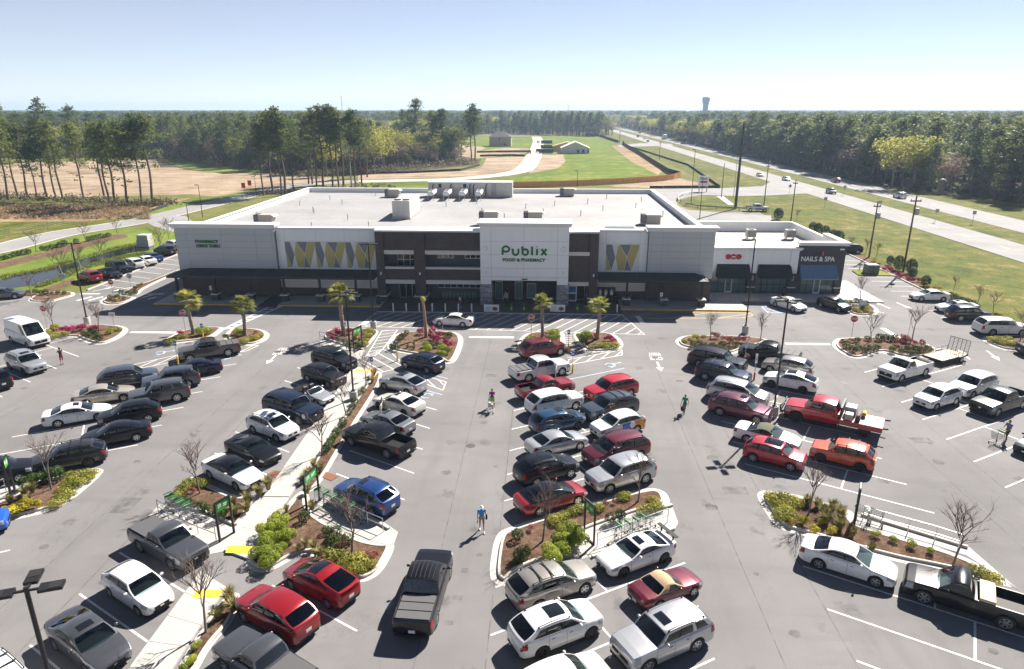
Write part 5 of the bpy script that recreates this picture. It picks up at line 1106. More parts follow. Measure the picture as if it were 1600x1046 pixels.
    m = MB(); m.box(-L/2-.01, -L/2+.02, -hw*tail*.9, hw*tail*.9, .34, .44); A('rear_bumper_trim', m, trim_m)
    if P.get('seats'):
        m = MB(); m.box(L/2-2.35-1.5, L/2-xc-.25, -hw*.78, hw*.78, zc-.02, zc+.035); A('cockpit', m, trim_m)
        for s in (.36,-.36): m = MB(); m.bbox(L/2-2.75,L/2-2.5,s-.24,s+.24,zc,zc+.42,.06); A('seat', m, pbr('dark leather', (.03,.03,.03), .6, var=.1))
    for f in P.get('extra', ()): f(A, P, patch, surf, roofp, Sd)
    # wheels
    ty = MB(); tw = P.get('tw', .22); ty.lathe([(Rw*.62,-tw/2),(Rw*.93,-tw/2),(Rw,-tw/2+.03),(Rw,tw/2-.03),(Rw*.93,tw/2),(Rw*.62,tw/2)], 20, M=Matrix.Rotation(R(90),4,'X'), cap=False); tm = ty.mesh('wheel', [tyre_m], 40)
    rims = {}
    for key, rmat in (('silver',rim_silver),('dark',rim_dark)):
        rb = MB(); MX = Matrix.Rotation(R(90),4,'X'); rb.lathe([(.02,tw/2-.06),(Rw*.60,tw/2-.07),(Rw*.66,tw/2-.005),(Rw*.6,tw/2-.005)], 18, 1, MX, False); rb.lathe([(.03,tw/2-.0),(.07,tw/2-.02)], 8, 0, MX)
        rb.lathe([(Rw*.60,tw/2-.02),(Rw*.67,tw/2+.004),(Rw*.60,tw/2+.004)], 18, 0, MX, False)
        for k in range(5 if Rw < .36 else 6):
            n = 5 if Rw < .36 else 6; a = 2*math.pi*k/n; d = Vector((math.cos(a),0,math.sin(a))); w = Vector((-d.z,0,d.x)); y = Vector((0,-tw/2+.012,0)); rb.add([d*.04-w*.045+y, d*.04+w*.045+y, d*Rw*.63+w*.05+y, d*Rw*.63-w*.05+y], [(0,1,2,3)], 0)
        rims[key] = rb.mesh('rim', [rmat, trim_m])
    c = Car(); c.parts = parts; c.tyre = tm; c.rims = rims; c.P = P; c.wheels = [(L/2-a, s*(hw-tw/2-.015)) for a in ax for s in (1,-1)]; c.h = Hr; return c
TYPES = {}
def T(name, **k):
    if len(k['windows']) >= 2 and 'bed' not in k:              # high modern belt line
        k['deck'] = [(x, z + (.03 if z > .72 else .0)) for x, z in k['deck']]; c = list(k['cabin']); c[4] += .03; c[5] += .045; c[6] += .01; k['cabin'] = tuple(c)
    TYPES[name] = make_car(k)
sed_deck = [(0,.56),(.05,.63),(.16,.70),(.5,.79),(1.0,.88),(1.35,.93),(2.6,.95),(3.9,1.0),(4.15,1.03),(4.6,1.02),(4.75,.97),(4.82,.72)]
base = dict(L=4.82, W=1.84, R=.335, axles=(.93,3.73), deck=sed_deck, cabin=(1.28,2.10,3.30,4.18,.93,1.02,1.45), windows=[(.07,.40),(.44,.76),(.79,.90)], gaps=(1.25,2.35,3.32))
T('sedan', **base); T('sedan_sun', **{**base, 'sunroof': [(.1,.42,.5)]}); T('sedan_glass', **{**base, 'deck': [(a,b*.97) for a,b in sed_deck], 'sunroof': [(.02,.98,.9)], 'cabin': (1.05,2.0,3.2,4.35,.92,1.02,1.44)})
cd = [(0,.54),(.05,.61),(.16,.68),(.5,.76),(1.0,.85),(1.4,.91),(2.6,.93),(3.7,.97),(4.0,1.0),(4.4,.99),(4.55,.93),(4.6,.72)]
def spoiler(A, P, *_):
    m = MB(); L = P['L']; m.box(-L/2+.02,-L/2+.26,-.8,.8,1.32,1.36); A('rear_spoiler', m, trim_m)
    for s in (-.5,.5): m = MB(); m.box(-L/2+.1,-L/2+.2,s-.02,s+.02,.98,1.33); A('spoiler_strut', m, trim_m)
T('coupe', L=4.6, W=1.80, R=.33, axles=(.85,3.6), deck=cd, cabin=(1.4,2.15,3.05,3.98,.91,1.0,1.38), windows=[(.08,.55),(.60,.86)], gaps=(1.3,2.75), sunroof=[(.1,.5,.55)], extra=(spoiler,))
T('coupe_plain', L=4.66, W=1.84, R=.335, axles=(.85,3.62), deck=[(a*4.66/4.6,b) for a,b in cd], cabin=(1.4,2.15,3.05,4.0,.91,1.0,1.39), windows=[(.08,.55),(.60,.86)], gaps=(1.3,2.75))
def soft_window(A, P, patch, surf, roofp, Sd): pass
rdk = [(0,.50),(.06,.58),(.2,.65),(.6,.74),(1.2,.80),(1.5,.82),(2.7,.83),(3.1,.86),(3.7,.84),(3.9,.78),(4.0,.58)]
T('roadster_top', L=4.0, W=1.70, R=.30, axles=(.78,3.05), deck=rdk, cabin=(1.42,1.95,2.55,3.15,.83,.86,1.24), windows=[(.08,.60)], gaps=(1.25,2.45), tw=.2, wt=.72)
T('roadster_open', L=4.12, W=1.75, R=.31, axles=(.8,3.2), deck=[(a*1.03,b) for a,b in rdk], cabin=(1.5,1.98,2.0,3.15,.85,.86,1.26), windows=[(.08,.6)], gaps=(1.3,2.45), no_top=True, seats=True, tw=.2)
T('convertible', L=4.75, W=1.85, R=.34, axles=(.9,3.65), deck=[(a*.985,b) for a,b in sed_deck], cabin=(1.45,2.15,3.0,3.75,.94,1.0,1.40), windows=[(.07,.55),(.6,.8)], gaps=(1.3,2.75))
hd = [(0,.60),(.05,.68),(.16,.76),(.5,.86),(.95,.96),(1.15,.99),(2.4,1.0),(3.6,1.04),(4.15,1.05),(4.25,.95),(4.28,.72)]
T('hatch', L=4.28, W=1.72, R=.31, axles=(.82,3.42), deck=hd, cabin=(1.02,1.72,3.35,4.12,.98,1.06,1.54), windows=[(.06,.40),(.44,.74),(.78,.90)], gaps=(1.1,2.15,3.05), wt=.76)
T('wedge_hatch', L=4.48, W=1.76, R=.315, axles=(.90,3.60), deck=[(0,.58),(.05,.66),(.16,.73),(.5,.83),(.9,.93),(1.1,.96),(2.5,.98),(3.7,1.06),(4.3,1.09),(4.42,1.0),(4.48,.72)], cabin=(.95,1.95,3.0,4.38,.95,1.09,1.49), windows=[(.06,.38),(.42,.70),(.74,.86)], gaps=(1.1,2.2,3.1), sunroof=[(.03,.62,.86)], bulge=.2)
xd = [(0,.66),(.05,.78),(.16,.88),(.5,.96),(1.0,1.04),(1.25,1.07),(2.6,1.08),(3.9,1.12),(4.45,1.13),(4.56,1.0),(4.6,.75)]
xo = dict(L=4.6, W=1.85, R=.355, axles=(.88,3.56), deck=xd, cabin=(1.15,1.90,3.75,4.46,1.06,1.14,1.67), windows=[(.06,.36),(.40,.67),(.71,.88)], gaps=(1.2,2.25,3.2), wt=.77, clad=1, sill=.27, suvrear=True)
T('crossover', **xo); T('crossover_sun', **{**xo, 'sunroof': [(.1,.55,.6)], 'rails': True}); T('crossover_rails', **{**xo, 'rails': True, 'sunroof': [(.08,.3,.5)]}); T('crossover_coupe', **{**xo, 'cabin': (1.15,1.95,3.3,4.5,1.06,1.14,1.62), 'sunroof': [(.06,.6,.7)]})
def wrap(A, P, patch, surf, *_):
    for s in (1,-1):
        m = MB(); patch(m, 2.05, 3.15, 1.3, 4.7, .006, s, 6, 5); A('blue_wrap', m, pbr('blue wrap', (.02,.22,.62), .35, var=.3, scale=2)); m = MB(); patch(m, 3.15, 4.35, 1.3, 4.7, .006, s, 6, 5); A('orange_wrap', m, pbr('orange wrap', (.75,.28,.02), .35, var=.2, scale=2))
        c = surf(2.95, 3.0); m = MB(); m.lathe([(.001,0),(.27,0),(.27,.02)], 16, M=Matrix.Translation((c.x, s*(c.y+.02), c.z)) @ Matrix.Rotation(R(90 if s < 0 else -90),4,'X'), cap=False); A('round_emblem', m, white_sign)
T('crossover_wrap', **{**xo, 'L': 4.45, 'deck': [(a*.967,b) for a,b in xd], 'cabin': (1.12,1.85,3.6,4.3,1.06,1.14,1.63), 'axles': (.86,3.45), 'extra': (wrap,)})
sd = [(0,.70),(.05,.86),(.16,.98),(.5,1.04),(1.1,1.10),(1.4,1.12),(2.8,1.13),(4.2,1.15),(4.85,1.15),(4.95,1.0),(5.0,.78)]
su = dict(L=5.0, W=1.96, R=.385, axles=(.95,3.90), deck=sd, cabin=(1.32,1.98,4.2,4.88,1.11,1.16,1.80), windows=[(.06,.32),(.35,.62),(.65,.90)], gaps=(1.3,2.4,3.45), wt=.80, clad=1, sill=.29, suvrear=True, tw=.25)
T('suv', **su); T('suv_rails', **{**su, 'rails': True, 'crossbars': True}); T('suv_sun', **{**su, 'rails': True, 'sunroof': [(.06,.28,.5)]})
bd = [(0,.72),(.04,.92),(.14,1.06),(.5,1.10),(1.2,1.15),(1.5,1.16),(2.8,1.17),(4.2,1.19),(4.72,1.19),(4.80,1.05),(4.83,.80)]
def scoop(A, P, *_): m = MB(); m.bbox(P['L']/2-1.15,P['L']/2-.75,-.3,.3,1.11,1.17,.02); A('hood_scoop', m, PAINT['silver']); m = MB(); m.box(P['L']/2-.85,P['L']/2-.745,-.24,.24,1.12,1.16); A('scoop_opening', m, trim_m)
bx_ = dict(L=4.83, W=1.93, R=.40, axles=(.92,3.71), deck=bd, cabin=(1.42,1.95,4.25,4.74,1.15,1.2,1.80), windows=[(.07,.33),(.37,.62),(.68,.90)], gaps=(1.35,2.35,3.3), wt=.84, clad=1, sill=.34, suvrear=True, tw=.27, nose=.84, tail=.88, rails=True, bulge=.1)
T('boxy_suv', **bx_); T('boxy_suv_scoop', **{**bx_, 'sunroof': [(.08,.28,.5)], 'extra': (scoop,)})
T('boxy_small', L=4.2, W=1.80, R=.36, axles=(.78,3.35), deck=[(0,.70),(.04,.88),(.14,1.0),(.5,1.03),(1.0,1.07),(1.2,1.08),(2.6,1.10),(3.8,1.13),(4.1,1.13),(4.17,1.0),(4.2,.78)], cabin=(1.15,1.62,3.6,4.08,1.07,1.14,1.68), windows=[(.06,.36),(.40,.68),(.73,.9)], gaps=(1.1,2.1,3.0), wt=.84, clad=1, sill=.32, suvrear=True, nose=.84, tail=.88, rails=True, crossbars=True, bulge=.1)
T('box_hatch', L=4.14, W=1.80, R=.345, axles=(.82,3.39), deck=[(0,.68),(.04,.84),(.14,.94),(.5,1.0),(.95,1.05),(1.1,1.06),(2.6,1.08),(3.7,1.10),(4.03,1.10),(4.1,1.0),(4.14,.76)], cabin=(1.0,1.6,3.55,4.03,1.05,1.11,1.60), windows=[(.06,.36),(.40,.70),(.75,.9)], gaps=(1.05,2.1,3.0), wt=.82, clad=1, sill=.26, suvrear=True, nose=.82, tail=.87, sunroof=[(.05,.62,.72)])
T('large_suv', L=5.5, W=2.04, R=.41, axles=(1.0,4.22), deck=[(0,.76),(.04,.98),(.14,1.10),(.5,1.14),(1.3,1.19),(1.6,1.20),(3,1.21),(4.6,1.22),(5.38,1.22),(5.46,1.1),(5.5,.85)], cabin=(1.5,2.05,4.85,5.4,1.19,1.23,1.90), windows=[(.06,.29),(.32,.55),(.59,.90)], gaps=(1.45,2.6,3.6), wt=.82, sill=.33, suvrear=True, tw=.28, nose=.84, tail=.88, rails=True, bulge=.12)
T('minivan', L=5.15, W=2.0, R=.35, axles=(.98,4.02), deck=[(0,.64),(.05,.76),(.16,.86),(.5,.95),(.9,1.03),(1.1,1.06),(2.6,1.07),(4.2,1.09),(4.98,1.10),(5.1,.98),(5.15,.74)], cabin=(.95,2.0,4.45,5.02,1.04,1.11,1.76), windows=[(.07,.33),(.36,.61),(.64,.91)], gaps=(1.25,2.3,3.4), wt=.78, sill=.24, suvrear=True, bulge=.2, rails=True)
T('compact_van', L=4.6, W=1.78, R=.33, axles=(.92,3.67), deck=[(0,.62),(.05,.74),(.16,.84),(.5,.94),(.85,1.01),(1.05,1.03),(2.5,1.04),(3.8,1.06),(4.42,1.07),(4.55,.95),(4.6,.74)], cabin=(.85,1.85,3.9,4.48,1.01,1.08,1.63), windows=[(.07,.34),(.37,.63),(.66,.90)], gaps=(1.15,2.2,3.2), wt=.78, suvrear=True, bulge=.2, sunroof=[(.1,.35,.5)])
wd = [(0,.64),(.05,.75),(.16,.84),(.5,.91),(1.0,.98),(1.3,1.01),(2.6,1.03),(4.0,1.06),(4.66,1.07),(4.76,.95),(4.8,.74)]
T('wagon', L=4.8, W=1.84, R=.35, axles=(.92,3.66), deck=wd, cabin=(1.25,2.0,4.0,4.70,1.0,1.08,1.60), windows=[(.06,.33),(.37,.62),(.66,.90)], gaps=(1.25,2.3,3.25), wt=.78, clad=1, sill=.27, suvrear=True, rails=True, crossbars=True)
T('cargo_van', L=5.95, W=2.06, R=.36, axles=(1.0,4.6), deck=[(0,.78),(.04,.98),(.14,1.10),(.5,1.22),(.95,1.36),(1.2,1.40),(3,1.42),(5.86,1.42),(5.92,1.2),(5.95,.8)], cabin=(.85,1.75,5.72,5.88,1.32,1.42,2.55), windows=[(.035,.19)], gaps=(1.15,2.3,3.6), wt=.84, wb=.95, clad=1, sill=.35, rearglass=False, nose=.82, tail=.92, bulge=.18, roofarch=.02, tumble=.3, grille=.34, roofpat=0)
pkd = lambda L, c0, c1, z: [(0,z-.42),(.04,z-.14),(.14,z-.05),(.5,z),(1.3,z+.05),(1.55,z+.06),(c1-.2,z+.06),(c1,z+.06),(c1+.15,z+.05),(L-.08,z+.05),(L-.03,z-.02),(L,z-.1)]
def pick(L, cabend, W=2.0, z=1.14, H=1.92, **k):
    d = dict(L=L, W=W, R=.41, axles=(1.0,L-1.25), deck=pkd(L,1.5,cabend,z), cabin=(1.5,2.15,cabend-.28,cabend-.02,z+.05,z+.07,H), windows=[(.07,.45),(.5,.92)], gaps=(1.45,2.65,cabend-.05), wt=.80, sill=.38, tw=.28, nose=.86, tail=.92, bulge=.12, bed=(cabend+.12,L-.12), floor=.80, clad=0, grille=.36, platez=.62, handles=[2.5, cabend-.2])
    d.update(k); return d
def cover(n):
    def f(A, P, *_):
        L = P['L']; a, b = P['bed']; zz = interp((a+b)/2, P['deck'])
        for k in range(n): m = MB(); x0 = lerp(a,b,k/n)+.02; x1 = lerp(a,b,(k+1)/n)-.02; m.bbox(L/2-x1, L/2-x0, -P['W']*.415, P['W']*.415, zz+.015, zz+.06, .015); A('bed_cover_panel', m, P.get('cover_m', trim_m))
    return f
greycover = pbr('grey bed cover', (.075,.075,.08), .75, var=.1, scale=5)
T('pickup_cover', **pick(5.85,3.85, extra=(cover(3),), ribs=trim_m, cover_m=greycover)); T('pickup_open', **pick(5.85,3.85, open_bed=True)); T('pickup_soft', **pick(5.3,3.35, 1.87, 1.08, 1.78, extra=(cover(1),), cover_m=greycover)); T('pickup_mid_open', **pick(5.3,3.5, 1.85, 1.05, 1.76, open_bed=True))
def toolbox(A, P, *_): a = P['bed'][0]; L = P['L']; m = MB(); m.bbox(L/2-a-.75,L/2-a-.08,-.88,.88,1.0,1.3,.02); A('wooden_toolbox', m, pbr('pale plywood', (.52,.40,.28), .7, var=.15, scale=3))
def loadbed(A, P, *_): a, b = P['bed']; L = P['L']; m = MB(); m.box(L/2-b+.1,L/2-a-.1,-.8,.8,.84,1.02); A('plywood_load', m, pbr('pale plywood', (.52,.40,.28), .7, var=.15, scale=3))
T('pickup_reg', **pick(5.7,3.05, 1.98, 1.10, 1.85, open_bed=True, windows=[(.08,.88)], extra=(toolbox,))); T('pickup_work', **pick(5.8,3.1, 2.03, 1.20, 1.96, open_bed=True, windows=[(.08,.88)], extra=(loadbed,)))
VGROUP = {}
def place(kind, colr, px, head, label, name='parked_car', cat='car', group='cars parked in the lot', roof=None, rim='silver', world=None, lite=False, shift=(0,0)):
    c = TYPES[kind]; q = g(px[0], px[1], c.h*.43) if px else Vector(world); q = Vector((q.x+shift[0], q.y+shift[1], 0.005 if not world else world[2]))
    t = thing(name, label, cat, q, R(head), group)
    pm = PAINT[colr]; rmx = pm if roof is None else roof
    for nm, me, kids, loc in c.parts:
        if lite and nm in ('panel_gap','side_mirror','door_handle','sunroof','roof_rail','roof_crossbar','underbody','lower_intake','license_plate','rear_bumper_trim'): continue
        o = link(nm, me, t)
        if nm in ('body','roof','side_mirror'):
            o.material_slots[0].link = 'OBJECT'; o.material_slots[0].material = rmx if nm == 'roof' else pm
    for x, y in c.wheels:
        w = link('wheel', c.tyre, t, (x, y, c.P['R']), R(180) if y > 0 else 0)
        if not lite: link('rim', c.rims[rim], w)
    return t
# ---------------------------------------------------------------- the parked cars
gp_ = PAINT['black']; glassroof = PAINT['black']
CARS = [
 ('suv','dred',(848,544),30,'dark red SUV under the palm beside the stop sign'),('crossover_wrap','white',(965,663),210,'white crossover wrapped in blue and orange on its side'),
 ('suv','white',(866,627),30,'white three row SUV between the red pickup and blue van'),('compact_van','dblue',(871,657),30,'teal blue compact van between white SUV and silver sedan'),('sedan','silver',(870,691),30,'silver sedan between the teal van and black crossover'),
 ('crossover_sun','black',(854,731),30,'black crossover with tall red tail lamps beside the red glass roof sedan'),('sedan_glass','red',(861,775),30,'red sedan with black glass roof beside the planting island'),('wagon','tan',(862,910),30,'silver tan wagon with roof rails and crossbars'),('crossover_sun','white',(869,977),30,'white crossover with large sunroof next to the silver tan wagon'),
 ('suv','brightred',(955,607),210,'bright red SUV facing the walker in green'),('suv_rails','slate',(953,635),210,'dark slate SUV with roof rack beside the bright red SUV'),('minivan','maroon',(963,701),210,'maroon minivan between wrapped crossover and silver SUV'),('suv','silver',(970,738),210,'silver SUV with bare tree twigs in front of it'),
 ('coupe','white',(994,863),210,'white coupe with black wing spoiler'),('roadster_top','maroon',(1040,916),30,'burgundy roadster with tan soft top'),('boxy_suv_scoop','silver',(1035,993),210,'silver boxy off road SUV with hood scoop'),
 ('crossover','navy',(660,566),150,'dark navy SUV beside the staked palm island'),('crossover_coupe','silver',(629,599),150,'silver crossover beside the blue hatched bay'),('sedan_sun','pearl',(623,630),150,'pearl white sedan with driver door open'),('sedan_sun','midgrey',(605,659),150,'grey sedan behind the big black open bed pickup'),('crossover_rails','blue',(572,773),150,'royal blue crossover beside the cart corral'),('wedge_hatch','red',(501,906),150,'red wedge shaped hatchback with black glass roof panel'),('crossover','red',(432,955),150,'red crossover with ribbed roof beside the red hatchback'),
 ('suv','black',(522,561),330,'black SUV nearest the hatched walkway'),('crossover','black',(506,586),330,'black crossover beside the silver open roadster'),('roadster_open','silver',(489,616),330,'silver open top roadster'),('large_suv','navy',(457,636),330,'very long dark navy SUV'),('crossover_rails','white',(426,665),330,'white crossover with sunroof beside the walkway'),('coupe_plain','black',(395,703),330,'black coupe with chrome wheels by the walkway'),('sedan','white',(363,736),330,'white sedan with black roof'),
 ('hatch','white',(215,917),330,'white compact hatchback beside the tactile strip'),('sedan_sun','grey',(137,999),330,'dark grey sedan with sunroof under the three headed lamp'),('suv_rails','white',(8,1083),330,'white SUV roof with black rails at the picture corner'),
 ('sedan','navy',(305,575),210,'small black sedan beside the brown grey pickup'),('boxy_suv','slate',(267,593),210,'slate boxy SUV beside the small black sedan'),('boxy_suv','grey',(249,614),210,'grey boxy SUV with black wheels'),('crossover','black',(203,646),210,'black crossover parked between the grey boxy SUV and black sedan'),('sedan','black',(182,677),210,'black sedan beside the dark grey wagon'),('wagon','charcoal',(106,714),210,'dark charcoal wagon behind the planted island'),
 ('suv','slate',(200,589),30,'dark blue grey SUV facing the grey boxy SUV'),('sedan','champagne',(162,616),30,'champagne beige sedan beside the white sunroof sedan'),('sedan_sun','white',(121,646),30,'white sedan with black sunroof facing the black crossover'),('crossover','black',(-8,738),30,'black car behind the cart sign at the picture edge'),
 ('suv_sun','silver',(40,566),330,'silver grey SUV beside the white cargo van'),('crossover','black',(-12,592),150,'black car cut by the picture edge below the silver grey SUV'),('crossover','brightblue',(-60,822),30,'bright blue car whose nose peeks in at the picture edge'),
 ('large_suv','black',(1121,563),330,'long black SUV beside the red shrub island'),('suv_rails','navy',(1130,583),330,'dark navy SUV with roof crossbars between black and white vans'),('minivan','silver',(1153,612),330,'silver white minivan beside the plum SUV'),('suv_sun','plum',(1157,637),330,'plum maroon SUV beside the concrete lamp base'),('convertible','white',(1199,681),330,'white convertible with green soft top'),('box_hatch','brightred',(1211,709),330,'bright red box shaped hatchback with dark roof glass'),
 ('crossover','tan',(1231,572),150,'grey crossover with tall red tail lamps behind the lamp post'),('crossover_coupe','white',(1235,595),150,'white small crossover next to the lamp post'),('boxy_small','orange',(1317,709),150,'orange boxy small SUV with roof rack'),('sedan','white',(1325,874),330,'white sedan along the long planted island'),
 ('crossover','white',(1465,620),210,'white crossover in front of the white flat roof wagon'),('suv','white',(1521,601),210,'white flat roofed wagon with dark pillars'),('sedan','charcoal',(1628,692),210,'dark car cut off at the picture edge near the man with cart'),
 ('sedan','white',(1453,462),180,'white sedan nearest the nail salon along the verge'),('sedan_sun','pearl',(1495,480),180,'pearl sedan half hidden by the black SUV'),('suv','black',(1514,490),0,'black SUV along the highway verge'),('large_suv','white',(1565,511),0,'big white SUV along the highway verge'),('sedan','charcoal',(1630,545),0,'dark car tail cut off beside the verge island'),
 ('sedan','white',(1232,475),300,'white sedan in front of the shops'),('hatch','black',(1303,475),300,'dark hatchback in front of the nail salon'),('crossover','navy',(1326,389),180,'dark blue SUV half hidden behind the nail salon'),
 ('crossover','red',(139.6,432),150,'red crossover at the near end of the pond side row'),('sedan','black',(170.6,427),330,'black sedan between red crossover and black SUV by the pond'),('boxy_suv','black',(185.5,418),330,'black boxy SUV parked by the pond'),('crossover','white',(206.5,412),150,'white crossover parked by the pond'),('sedan','white',(226,407.5),150,'white sedan parked by the pond beside a blue one'),('sedan','blue',(236,402.5),150,'blue sedan parked by the pond'),('crossover','charcoal',(257,391.5),150,'dark SUV at the far end of the pond side row'),('crossover','white',(270,383),150,'white vehicle peeking out behind the store corner'),('sedan','grey',(6,459),20,'grey sedan entering by the pond'),
]
for i, (k, c, p, h, l) in enumerate(CARS):
    place(k, c, p, h, l, roof=PAINT['black'] if 'black roof' in l and k == 'sedan' else fabric_tan if 'tan soft' in l else fabric_green if 'green soft' in l else PAINT['black'] if k == 'sedan_glass' else None, rim='dark' if i % 5 == 3 or k in ('coupe','boxy_small') else 'silver')
place('crossover', 'pearl', None, 30, 'beige white SUV cut off by the lower picture edge', world=tuple(g(870,977,.7).xy + Vector((.15,-3.5))) + (.005,))
place('sedan', 'white', (709,500), 171, 'white sedan driving past the store entrance', group='cars driving')
PU = [('pickup_cover','white',(843,575),30,'white pickup with grey bed cover and open driver door'),('pickup_mid_open','red',(852,605),30,'red pickup with open bed beside the white pickup'),('pickup_open','black',(591,685),150,'big black pickup with empty open bed'),('pickup_soft','grey',(413,1036),150,'grey pickup at the lower edge beside the red crossover'),('pickup_soft','grey',(262,846),330,'dark grey pickup with soft bed cover at the cart corral'),('pickup_cover','brown',(327,545),210,'brown grey pickup with three panel bed cover'),
 ('pickup_cover','black',(1203,551),150,'black pickup beside the red shrub island'),('pickup_reg','black',(1513,928),150,'black pickup with wooden box behind the cab'),('pickup_work','white',(1415,575),210,'white pickup towing the flat trailer'),('pickup_open','olive',(1563,625),210,'dark green pickup with sun glare on its hood')]
for k, c, p, h, l in PU: place(k, c, p, h, l, 'pickup_truck', 'pickup', 'pickups in the lot')
place('pickup_cover', 'black', (664,918), 87, 'black pickup with grey three panel cover driving up the aisle', 'pickup_truck', 'pickup', 'cars driving')
place('cargo_van', 'white', (42,521), 330, 'tall white cargo van', 'cargo_van', 'van')
# highway traffic
for k, c, p, h, l in (('crossover','navy',(1205.5,254),90,'dark SUV on the far carriageway behind a wooden pole'),('sedan','white',(1198,273),270,'white car on the near carriageway half behind a wooden pole'),('sedan','silver',(1188,279),270,'silver car on the near carriageway at the turning'),('crossover','maroon',(1324.5,282),90,'maroon SUV on the far carriageway'),('crossover','slate',(1290,299),270,'slate grey SUV on the near carriageway'),('suv','white',(1406.5,306),90,'white SUV on the far carriageway nearest the brick monument'),
  ('pickup_open','navy',(981,213.5),270,'dark pickup far along the near carriageway'),('crossover','black',(992,208),90,'dark far car on the far carriageway before the truck'),('crossover','white',(997,216.5),270,'pale far car on the near carriageway'),('sedan','slate',(1006.5,220.5),270,'slate far car on the near carriageway'),('crossover','white',(1069,223.5),90,'white far car on the far carriageway beside a dark one'),('crossover','black',(1063,224),90,'black far car following the white one on the far carriageway'),('suv','navy',(1078,227),90,'navy far SUV behind two cars on the far carriageway'),('sedan','white',(945,197),270,'distant white car low on the highway'),('sedan','silver',(960,201),90,'distant silver car on the highway')):
    q = g(p[0], p[1], .7); x = (102.0 if h == 90 else 82.2); place(k, c, None, h, l, 'moving_car', 'car', 'traffic on the highway', world=(x + (4.6 if i % 2 else 0), q.y, .025), lite=True); i += 1
place('pickup_open', 'white', (1182,325), 0, 'pale pickup parked behind the shops', 'pickup_truck', 'pickup', 'pickups in the lot', lite=True)
# red flatbed truck with machinery
F = dict(L=4.1, W=2.1, R=.46, axles=(1.0,), deck=[(0,.95),(.04,1.2),(.14,1.32),(.5,1.36),(1.4,1.42),(1.6,1.43),(3.9,1.44),(4.06,1.42),(4.1,1.2)], cabin=(1.5,2.1,3.75,3.98,1.42,1.45,2.22), windows=[(.07,.47),(.52,.93)], gaps=(1.5,2.7,3.9), wt=.82, sill=.55, tw=.32, nose=.86, tail=.95, bulge=.12, arch=.12, grille=.42, platez=.9)
TYPES['flatbed'] = make_car(F); q = g(1302,648,.95); t = place('flatbed', 'brightred', None, 150, 'red flatbed work truck carrying machinery', 'flatbed_truck', 'truck', world=(q.x-1.32, q.y+.76, .005), rim='dark')
redm = PAINT['red']; machine = pbr('white machine casing', (.45,.45,.44), .5, var=.25, scale=3)
b = MB(); b.box(-5.1,-2.08,-1.12,1.12,.95,1.1); bd_ = b.build('flatbed_deck', pbr('worn deck plate', (.22,.225,.23), .6, .3, var=.3, scale=3), t); b = MB(); b.box(-5.12,-2.06,1.12,1.2,.72,1.12); b.box(-5.12,-2.06,-1.2,-1.12,.72,1.12); b.build('side_skirt', redm, t); b = MB(); b.box(-2.2,-2.08,-1.1,1.1,1.1,2.1); b.build('headboard', black_metal, t)
b = MB(); b.box(-5.0,-2.0,-.45,.45,.55,.95); b.build('chassis_rail', trim_m, t)
for y in (.92,-.92): w = link('wheel', TYPES['flatbed'].tyre, t, (-3.9,y,.46), R(180) if y > 0 else 0); link('rim', TYPES['flatbed'].rims['dark'], w)
for x0,x1,y0,y1,z1,m in ((-3.1,-2.3,-.9,.1,1.85,machine),(-3.0,-2.4,.25,1.0,1.6,beige),(-3.5,-3.15,-.8,.9,1.45,slot_m),(-3.45,-3.2,.2,.8,1.6,redm)): b = MB(); b.bbox(x0,x1,y0,y1,1.1,z1,.05); b.build('machine_casing', m, t)
b = MB(); b.lathe([(.05,-.3),(.16,-.28),(.16,.28),(.05,.3)], 12, M=Matrix.Translation((-3.65,-.5,1.38)) @ Matrix.Rotation(R(90),4,'X')); b.build('hose_reel', yk, t)
b = MB(); b.tube([(2.1,-.95,.7),(2.3,-.95,.8),(2.32,-.95,1.2),(2.2,-.9,1.3),(2.2,.9,1.3),(2.32,.95,1.2),(2.3,.95,.8),(2.1,.95,.7)], .06, 6); b.box(2.08,2.3,-1.0,1.0,.6,.85); b.build('bull_bar', black_metal, t)
for y in (-.9,.9): b = MB(); b.tube([(-5.1,y,1.0),(-5.5,y,1.05)], .07, 6); b.build('rear_post', black_metal, t)
# flat trailer with mesh ramp
hd_ = 210; q = g(1475,556,.5); t = thing('flat_trailer', 'flat timber decked trailer with upright mesh ramp hitched to the white pickup', 'trailer', (q.x, q.y, 0), R(hd_))
for k in range(9): b = MB(); b.box(-2.2,1.9,-1.0+k*.222,-1.0+k*.222+.205,.52,.57); b.build('deck_plank', MATS['pale plywood'], t)
b = MB(); b.box(-2.25,1.95,-1.06,-1.0,.4,.62); b.box(-2.25,1.95,1.0,1.06,.4,.62); b.box(1.9,1.97,-1.0,1.0,.4,.62); b.box(-2.25,-2.19,-1.0,1.0,.4,.6); b.tube([(1.9,-.8,.45),(3.1,0,.45),(1.9,.8,.45)], .05, 5); b.build('frame', black_metal, t)
b = MB(); [b.tube([(-2.2,-1.0+k*.4,.6),(-2.35,-1.0+k*.4,1.95)], .025, 4) for k in range(6)]; [b.tube([(-2.2-.15*k/9,-1.0,.6+k*.15),(-2.2-.15*k/9,1.0,.6+k*.15)], .012, 4) for k in range(10)]; b.tube([(-2.35,-1,1.95),(-2.35,1,1.95)], .03, 5); b.build('ramp_gate', black_metal, t)
b = MB(); [b.tube([(-2.2+k*1.0,s,.62),(-2.2+k*1.0,s,.95)], .02, 4) for k in range(5) for s in (-1.03,1.03)]; [b.tube([(-2.2,s,.95),(1.9,s,.95)], .022, 4) for s in (-1.03,1.03)]; b.build('side_rail', black_metal, t)
